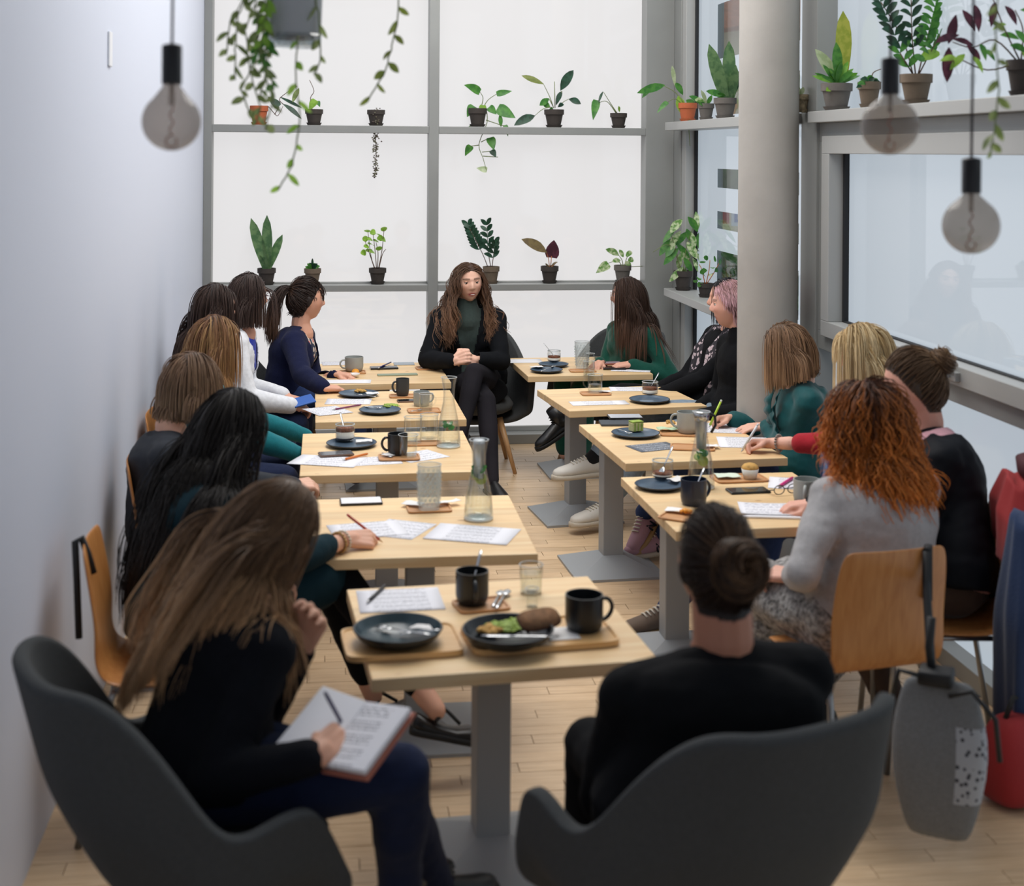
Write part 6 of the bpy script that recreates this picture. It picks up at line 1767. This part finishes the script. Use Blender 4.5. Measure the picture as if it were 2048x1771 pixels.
# L5 — nearest
paper(800, 1200, 2, 'printed form at the back of the nearest table', w=.25, h=.21)
pen(*lying(733, 1205, 770, 1170, .008), '23252c', 'black pen lying on the printed form', r=.005)
tl_ = coaster(803, 1290, 4, 'bamboo tray with a used petrol bowl overhanging the nearest table', .315, .235, m_bamboo, rim=.018, name='serving_tray')
tr_ = coaster(1078, 1275, 5, 'bamboo tray with bowl, bread and black mug on the nearest table', .41, .235, m_bamboo, rim=.018, name='serving_tray')
plate(796, 1254, .122, 'wide petrol bowl with used cutlery on the overhanging tray', z=.014, deep=.038, m=m_bowl, mi=m_bowlin, name='bowl', cat='bowl')
cutlery(on(862, 1268, .056), on(752, 1252, .034), 'fork lying in the used petrol bowl', 'fork'); cutlery(on(880, 1258, .060), on(800, 1266, .034), 'spoon lying in the used petrol bowl', 'spoon')
napkin(842, 1262, 15, 'crumpled napkin in the used petrol bowl', .055, .045, .035, 20, .02)
plate(1016, 1256, .125, 'dark bowl with salad leftovers on the longer tray', z=.014, deep=.038, m=m_bowl, mi=m_bowl, name='bowl', cat='bowl')
crumbs('salad', 1022, 1250, .030, m_greenf, 110, .060, .012, 'green salad leftovers in the dark bowl', flat=.28, seed=9, long=1.7)
crumbs('pastry', 978, 1264, .030, m_eggy, 40, .03, .011, 'pale pastry leftovers in the dark bowl', seed=10)
bs = empty('bread_slice', on(1078, 1238, .062), math.radians(25), 'slice of rye bread leaning on the dark bowl', 'bread')
bl = [V((math.copysign(abs(math.cos(q)) ** .6, math.cos(q)) * .062, 0, math.copysign(abs(math.sin(q)) ** .6, math.sin(q)) * .03)) for q in np.linspace(0, 6.2832, 24, endpoint=False)]
RB = M.Rotation(-1.0, 3, 'X')
MB().loft([[RB @ (q * k + V((0, y_, 0))) for q in bl] for y_, k in ((-.008, .97), (0, 1.), (.008, .97))]).obj('crumb', m_bread, bs)
MB().tube([RB @ (q * 1.01) for q in bl] + [RB @ (bl[0] * 1.01)], .005, 6, cap=False).obj('crust', m_crust, bs)
cutlery(on(1118, 1272, .05), on(962, 1270, .055), 'table knife lying across the dark bowl', 'knife')
paper(1122, 1278, 4, 'paper napkin flat on the longer tray', m_nap, w=.09, h=.10, z=.016)
mug(1168, 1258, .053, .098, m_mugb, 12, 'large black mug on the longer bamboo tray', z=.014)
coaster(962, 1212, 10, 'wooden coaster under the black mug at the table centre', .155, .12)
mug(944, 1205, .049, .096, m_mugb, -88, 'black mug with spoons on the coaster of the nearest table', z=.006)
standing(944, 1205, .045, .096, .006, 60, .145, 'teaspoon standing in the black mug'); cutlery(on(985, 1212, .012), on(1003, 1180, .012), 'teaspoon lying beside the black mug', 'spoon'); cutlery(on(992, 1216, .012), on(1016, 1178, .012), 'second teaspoon lying on the coaster edge', 'spoon')
tumbler(1062, 1186, .033, .036, .088, 'small water glass at the back of the nearest table', .72); tumbler(1064, 1213, .017, .019, .055, 'tiny glass modelled as the reflection in front of the small water glass', .0)  # the tiny second glass is the water glass's reflection, built as a solid shape
# R1
paper(1040, 722, 0, 'blank sheet over the corner of the table by the speaker', m_paper, w=.28, h=.16)
plate(1107, 727, .095, 'dark plate with a dessert jar farthest from the column'); jar(1108, 727, 'nearly eaten dessert jar on the far right-hand table', .045, .075, full=.5)
standing(1108, 727, .038, .075, .012, 165, .13, 'spoon standing in the nearly eaten dessert jar')
plate(1093, 738, .100, 'dark plate with napkin at the table edge before the speaker'); napkin(1073, 735, 10, 'napkin on the plate at the far table edge', .08, .055, .014, 22); cutlery(on(1082, 742, .02), on(1112, 730, .02), 'fork on the plate at the far table edge', 'fork')
coaster(1165, 742, 0, 'wooden coaster under the dimpled glass before the woman in green', .16, .11)
tumbler(1164, 738, .038, .048, .165, 'tall dimpled glass before the woman in green', 0, m_glassd, z=.006, dimple=True); tumbler(1181, 741, .024, .026, .10, 'narrow clear glass beside the dimpled glass before the woman in green', .0, z=.006)
tumbler(1178, 750, .034, .036, .085, 'short clear glass in front of the dimpled glass', .3)
slab(1208, 718, 4, .11, .07, .012, 'dark green box near the bottle green sweater', mat('dark_green_box', '2f4a3c', .5), 'box', 'box')
slab(1228, 738, -6, .14, .08, .012, 'dark phone case at the far right-hand table', m_phone, 'phone', 'phone', z=.002); slab(1224, 733, 8, .12, .075, .012, 'rust-coloured card wallet stacked on the dark phone case', mat('rust_leather', '9a5a48', .6), 'wallet', 'wallet', z=.015, top=mat('wallet_print', '8f7a82', .6), topname='card')
paper(1262, 740, -16, 'printed sheet under the elbow of the woman in green', w=.24, h=.13)
# R2
coaster(1191, 788, 0, 'wooden coaster under the clear glass mug', .165, .11); tumbler(1190, 786, .040, .043, .098, 'clear glass mug with a handle beside the printed sheet', .45, z=.006, handle=175)
paper(1198, 806, 2, 'printed sheet at the near edge of the table by the column', w=.31, h=.12); paper(1262, 778, -6, 'printed sheet behind the dark plate by the column', w=.24, h=.14)
napkin(1210, 783, 0, 'napkin beside the clear glass mug', .07, .04, .008, 25, .006)
plate(1299, 797, .110, 'dark plate with a dessert jar by the column'); jar(1300, 794, 'cream dessert jar by the column', .047, .078, full=.55); standing(1300, 794, .040, .078, .012, 30, .13, 'spoon standing in the cream dessert jar by the column')
# R3
slab(1240, 848, -4, .20, .11, .012, 'dark grey notebook under the tablet', mat('dark_notebook', '3f444b', .6), 'notebook', 'notebook')
slab(1250, 840, -2, .17, .10, .009, 'small black tablet on top of the dark notebook', m_phone, 'tablet', 'tablet', z=.0125, top=mat('pale_screen', 'c9cdd6', .2))
plate(1271, 864, .115, 'blue-grey plate with a cake slice'); ck = empty('cake_slice', on(1272, 861, .011), .3, 'little green and cream cake slice on the blue-grey plate', 'cake')
MB().box(-.03, .03, -.022, .022, 0, .042).obj('sponge', m_zuc, ck, smooth=False, bevel=.004); MB().box(-.03, .03, -.022, .022, .042, .048).obj('icing', m_greenf, ck, smooth=False, bevel=.002)
for k in (-.018, 0, .018): MB().box(k - .004, k + .004, -.0235, -.0215, .002, .04).obj('stripe', m_greenf, ck, smooth=False)
cutlery(on(1235, 857, .02), on(1262, 866, .016), 'fork on the blue-grey plate with cake', 'fork')
paper(1308, 894, 18, 'dark printed card on the table of the two writing women', m_menu, w=.22, h=.15)
coaster(1358, 868, -12, 'wooden coaster under the pale grey mug of the two writing women', .18, .13); mug(1376, 864, .053, .098, m_mugg, 150, 'pale grey mug near the green pen', z=.006)
napkin(1335, 860, 0, 'pale green napkin heap beside the pale grey mug', .10, .06, .008, 31, .02).data.materials[0] = mat('green_napkin', 'b9cfae', .9); crumbs('pastry', 1340, 848, .02, m_eggy, 12, .025, .012, 'yellow pastry piece on the pale green napkin', seed=13)
coaster(1385, 896, -14, 'wooden tray with a napkin in front of the steel-topped carafe', .20, .13); napkin(1420, 893, 0, 'napkin on the wooden tray behind the steel-topped carafe', .08, .05, .008, 33)
paper(1440, 856, -16, 'printed sheet under the hand with the green pen', w=.21, h=.24); paper(1490, 885, -12, 'printed sheet under the hand with the white pen', w=.25, h=.24, z=.002)
heldpen(pen11, .15, TH + .004, (-.25, 0, 0), 'a9c934', 'lime green pen held by the woman in the petrol blouse', r=.0058, cap='d5dccb')
heldpen(pen12, .15, TH + .004, (0, 0, .2), 'd7dade', 'white pen held by the hand with the grey bead bracelet', r=.0055)
# R4
plate(1318, 967, .098, 'dark plate with a small open jar on the nearest right-hand table'); jar(1325, 962, 'small open jar with a dark spread', .046, .078, full=.35); standing(1325, 962, .040, .078, .012, 40, .135, 'spoon standing in the small open jar'); napkin(1352, 962, 30, 'crumpled napkin beside the small open jar', .06, .05, .014, 35, .02)
carafe(1402, 975, 'carafe with lime slices and a dark-handled lid on the nearest right-hand table', h=.305, water=.50, rb=.055)
cr = bpy.data.objects[[o.name for o in bpy.data.objects if o.get('label', '').startswith('carafe with lime')][0]]
MB().tube([(.03, 0, .30), (.055, 0, .285), (.058, 0, .25), (.04, 0, .22)], .006, 8).obj('handle', m_mugb, cr); MB().lathe([(.028, .27), (.034, .305), (.02, .308), (.001, .308)], 20).obj('lid', m_steel, cr)
mug(1387, 1008, .050, .098, m_mugn, 25, 'navy mug on the nearest right-hand table'); standing(1387, 1008, .046, .098, .0, 35, .14, 'teaspoon standing in the navy mug')
coaster(1362, 1036, -35, 'wooden coaster with an orange scrap behind the folded bun', .15, .11); crumbs('orange_peel', 1372, 1026, .008, m_orange, 9, .02, .011, 'orange peel scrap on the coaster', seed=15); napkin(1350, 1022, -30, 'napkin on the coaster with the orange scrap', .07, .05, .008, 37)
coaster(1478, 958, 4, 'wooden tray with a muffin in a paper cup', .22, .14); mf = empty('muffin', on(1500, 956, .006), 0, 'half-eaten muffin in a pale paper cup', 'cake')
MB().lathe([(.026, 0), (.036, .04), (.034, .04), (.001, .035)], 24, cap1=False).obj('paper_cup', mat('waxed_paper', 'd9dad6', .6), mf)
g_ = MB(); g_.sphere((0, 0, .042), (.036, .034, .022), 18, 10); g_.obj('top', m_eggy, mf)
napkin(1455, 953, 0, 'pale napkin with green print on the muffin tray', .10, .07, .008, 39).data.materials[0] = mat('pale_green_napkin', 'd5e0cf', .9)
slab(1496, 983, 3, .165, .08, .009, 'black phone between the muffin tray and the handwritten notes', m_phone, 'phone', 'phone', top=mat('dark_screen', '3c403c', .08))
paper(1600, 968, -20, 'printed sheet under the pink pen', w=.25, h=.20); pen(*lying(1556, 973, 1585, 955, .009), 'e0408c', 'pink pen lying on the printed sheet', r=.006)
paper(1535, 1024, -12, 'top handwritten note page on the nearest right-hand table', m_hand, w=.21, h=.16, z=.012, curl=.006); slab(1540, 1026, -12, .215, .165, .009, 'stack of note pages under the handwritten page', m_paper, 'note_stack', 'paper')
coaster(1615, 1012, -6, 'black square coaster under the pale grey mug of the red-haired woman', .13, .10, m_phone); mug(1613, 1006, .050, .093, m_mugg, -115, 'pale grey mug before the red-haired woman', z=.006)
eg = empty('eyeglasses', on(1572, 988, .004), .3, 'folded dark eyeglasses beside the pale grey mug', 'glasses'); g_ = MB()
for sg in (-1, 1): g_.tube([(sg * .032 + .024 * math.cos(t), 0, .02 + .018 * math.sin(t)) for t in np.linspace(0, 6.2832, 17)], .002, 6); g_.tube([(sg * .056, 0, .022), (sg * .05, .06, .006)], .002, 6)
g_.tube([(-.008, 0, .024), (.008, 0, .024)], .002, 6); g_.obj('frame', mat('dark_frame', '23262e', .3), eg)
napkin(1632, 998, 40, 'napkin behind the pale grey mug of the red-haired woman', .08, .06, .004, 41)
# things held or lying on laps
bk = A3(688, 1462, .70); bo_ = empty('open_book', V((bk[0], bk[1], bk[2])), math.radians(-38), 'open book on the knee of the long-haired reader', 'book')
for sg in (-1, 1):
    T_ = M.Rotation(math.radians(24), 4, 'X') @ M.Rotation(math.radians(-7 * sg), 4, 'Y')
    MB().box(min(0, sg * .125), max(0, sg * .125), -.095, .095, -.014 if sg > 0 else -.02, 0, T=T_).obj('pages', m_print if sg > 0 else m_paper, bo_, smooth=False, bevel=.003)
    MB().box(min(0, sg * .129), max(0, sg * .129), -.099, .099, -.025, -.018, T=T_).obj('cover', mat('salmon_cover', 'b5705e', .6), bo_, smooth=False)
heldpen(pen7, .14, float(pen7[0][2]) - .035, (0, 0, .3), '2a2350', 'dark violet pen in the hand above the open book')
tb = slab(604, 800, 0, .12, .09, .010, 'blue booklet in the lap of the woman in the white blazer', mat('blue_booklet', '2c5fb0', .5), 'booklet', 'book'); tb.location = az(606, 803, .66); tb.rotation_euler = (.3, -.2, .3)
# ---------------------------------------------------------------- pendant bulbs
m_smoke = frosty_glass('smoked_bulb_glass', 'd8d2cc', 'b9b0a8', .22); m_holder = mat('black_lamp_holder', '0b0b0f', .45); m_cord = mat('black_textile_cord', '2a2026', .8)
m_fil = mat('copper_filament', 'b0552f', .4, metal=.3)


def pendant(u, v, d_px, vtop, vbot, wpx, label, cordcol=None):
    Y = F_PX * .125 / d_px / 1.0; c = ay(u, v, Y); s_ = F_PX / float((np.array(c) - CP) @ FW)
    c = ay(u, v, Y * s_ * 0 + Y); rt = empty('pendant_lamp', c, 0, label, 'lamp', 'bare globe bulb pendants')
    R_ = d_px / 2 / s_; top = (v - vbot) / s_; ht = (vbot - vtop) / s_; rh = wpx / 2 / s_
    prof = [(R_ * math.sin(a), -R_ * math.cos(a)) for a in np.linspace(0.02, 2.45, 20)] + [(rh * .9, top * .93), (rh * .8, top + .01)]
    MB().lathe(prof, 36, cap0=True, cap1=False).obj('bulb', m_smoke, rt)
    MB().lathe([(.004, top + ht + .004), (rh * .9, top + ht), (rh, top + ht - .003), (rh, top), (rh * .85, top)], 28).obj('lamp_holder', m_holder, rt, angle=40)
    MB().tube([(0, 0, top + ht), (.002, 0, top + ht + .3), (0, 0, CEIL - c.z)], .0032, 6).obj('cord', m_cord, rt)
    f = MB(); f.tube([(.0, 0, top), (.0, 0, top * .45)], .006, 8); f.obj('glass_stem', m_smoke, rt)
    pts = [(.004 * math.sin(i * .7), .004 * math.cos(i * .7), top * .45 - i * R_ * .055) for i in range(20)] + [(.012 * math.cos(t), 0, -R_ * .68 + .012 * math.sin(t)) for t in np.linspace(1.5, 7, 9)]
    MB().tube(pts, .0016, 5).obj('filament', m_fil, rt)
    return rt


pendant(343, 243, 117, 90, 168, 40, 'globe bulb pendant against the white wall')
pendant(1780, 252, 114, 117, 188, 36, 'globe bulb pendant in front of the plant ledge, the higher of two by the window')
pendant(1942, 451, 113, 317, 386, 38, 'lowest globe bulb pendant, hanging in front of the window pane')

# ---------------------------------------------------------------- bags, coats, straps
lb = c14.location; Rz = M.Rotation(c14.rotation_euler[2], 4, 'Z')
bt = A3(1870, 1345, .60)
bag = empty('shoulder_bag', V((bt[0], bt[1] - .03, .17)), math.radians(-32), 'grey fabric shoulder bag hanging by a black strap from the plywood chair', 'bag')
m_bagg = mat('grey_wool_bag', '77797b', .95, var=.12, vscale=150, bump=.3, bscale=200); m_bagd = mat('dark_bag_trim', '1a1b1d', .6)
_t = NT('printed_bag'); vo = _t.n('TexVoronoi'); vo.inputs['Scale'].default_value = 55; tc = _t.n('TexCoord'); _t.l(tc.outputs['Object'], vo.inputs['Vector'])
rp = _t.n('ValToRGB'); rp.color_ramp.interpolation = 'CONSTANT'; rp.color_ramp.elements[0].color = lin('35383f'); rp.color_ramp.elements[1].color = lin('a9adb4'); rp.color_ramp.elements[1].position = .3
_t.l(vo.outputs['Distance'], rp.inputs[0]); _t.l(rp.outputs[0], _t.b.inputs['Base Color']); _t.set(Roughness=.9); m_bagp = _t.m
secs = [(.03, .072, .040), (.045, .085, .048), (.14, .112, .062), (.25, .128, .058), (.34, .118, .036), (.41, .098, .018), (.45, .085, .010)]
ring = lambda z, a, b: [V((math.copysign(abs(math.cos(q)) ** .5, math.cos(q)) * a, math.copysign(abs(math.sin(q)) ** .6, math.sin(q)) * b, z)) for q in np.linspace(0, 2 * math.pi, 32, endpoint=False)]
g_ = MB().loft([ring(z - .02, a, b) for z, a, b in secs])
bo = g_.obj('body', [m_bagg, m_bagp], bag, sub=1)
for f in bo.data.polygons:
    if f.center.x > .05 and .10 < f.center.z < .34: f.material_index = 1
MB().tube([(-.02, .01, .42), (-.03, .015, .50), (-.025, .02, .58)], .012, 8).obj('strap', m_bagd, bag)
for sg in (-1, 1):
    MB().tube([(.03, -.045, .40), (.09, -.07, .43), (.15, -.08, .37), (.16, -.07, .26)] if sg > 0 else [(-.05, -.04, .44), (-.10, -.05, .45), (-.115, -.05, .38)], .007, 8).obj('handle', m_bagd, bag)
MB().box(-.055, .035, -.035, .045, .41, .45).obj('clasp_flap', m_bagd, bag, bevel=.008)
# strap lying over the chair back of the red-haired woman is part of the bag: loop over the top edge
p_ = A3(1855, 1096, .83); q_ = V((p_[0], p_[1], p_[2])) - bag.location
inv = M.Rotation(math.radians(32), 3, 'Z'); q_ = inv @ q_
MB().tube([q_ + V((0, -.012, -.005)), q_ + V((0, -.02, -.10)), V((-.025, .015, .46))], .013, 8).obj('strap', m_bagd, bag)
MB().tube([q_ + V((0, .02, -.16)), q_ + V((0, .015, .004)), q_ + V((0, -.012, -.005))], .013, 8).obj('strap', m_bagd, bag)


def drape(name, label, top, m, width, drop, a, seed, cat='jacket', amp=.035):
    """a garment gathered over a chair back, hanging in deep folds on both sides"""
    rt = empty(name, top, -math.radians(a), label, cat); NX, NZ = 40, 22; vs = []; fs = []
    for j in range(NZ):
        t = j / (NZ - 1)
        for i in range(NX):
            q = 2 * math.pi * i / NX; cx, sy = math.cos(q), math.sin(q)
            f_ = 1 + .30 * t * math.sin(q * 5 + seed + 2.2 * t) + .16 * math.sin(q * 9 - seed * 2 + 4 * t)
            wx = width / 2 * (.55 + .55 * min(1, t * 2.2) - .22 * t * t) * (1 + .05 * math.sin(7 * t + seed)); wy = (.035 + .045 * min(1, t * 2.5)) * f_
            z = .035 * (1 - cx * cx) * (1 - t) - drop * t * (1 + .10 * math.sin(2 * q + seed) + .05 * math.sin(5 * q))
            vs.append((wx * math.copysign(abs(cx) ** .8, cx) + .03 * math.sin(4 * t + seed) * t, wy * sy - .02 * t, z))
    for j in range(NZ - 1):
        for i in range(NX):
            k = (i + 1) % NX; fs.append((j * NX + i, j * NX + k, (j + 1) * NX + k, (j + 1) * NX + i))
    fs.append(tuple(range(NX - 1, -1, -1))); fs.append(tuple((NZ - 1) * NX + i for i in range(NX)))
    g = MB(); g.add(vs, fs); g.obj('cloth', m, rt, sub=1)
    return rt, g


m_redj = mat('red_jacket', 'a02326', .8, sheen=.1, bump=.2, bscale=60); m_bluej = mat('royal_blue_fleece', '24395f', .95, sheen=.2, bump=.35, bscale=120)
pc_ = P13.hip
j1, _g = drape('jacket', 'red jacket hung over the chair back beside the window', (2.27, 4.36, .93), m_redj, .40, .26, -70, 2.1)
MB().lathe([(.03, 0), (.05, .02), (.055, .06), (.03, .075)], 16, T=M.Translation((-.02, -.05, .01)) @ M.Scale(2.2, 4, (1, 0, 0))).obj('collar', mat('maroon_lining', '4a1c24', .8), j1)
j2, g2 = drape('jacket', 'blue fleece jacket hanging down the chair back to near the floor', (2.21, 4.20, .85), m_bluej, .33, .70, -62, 4.4)
sl = MB().tube([(.10, -.06, -.10), (.13, -.10, -.24), (.10, -.11, -.38), (.13, -.10, -.52)], [.045, .052, .045, .035], 14); sl.obj('sleeve', m_bluej, j2, sub=1)
rb = empty('backpack', ay(2040, 1470, 4.1), .3, 'red bag on the floor under the hanging jackets', 'bag'); rb.location.z = 0
MB().loft([ring(z, a, b) for z, a, b in ((0, .10, .07), (.03, .13, .09), (.16, .13, .09), (.25, .10, .06), (.27, .05, .03))]).obj('body', m_redj, rb, sub=1)
MB().tube([(-.06, 0, .26), (-.03, 0, .32), (.03, 0, .32), (.06, 0, .26)], .008, 8).obj('handle', m_bagd, rb)
st = empty('strap', c6.location + V((0, 0, 0)), c6.rotation_euler[2], 'black strap looped over the plywood chair back by the wall', 'strap')
st.name = 'bag_strap'
MB().tube([(.06, -.215, .74), (.06, -.232, .80), (.06, -.25, .848), (.06, -.268, .835), (.06, -.262, .72), (.06, -.255, .55)], .011, 8).obj('band', m_bagd, st)
bpy.data.scenes.remove(TMP)
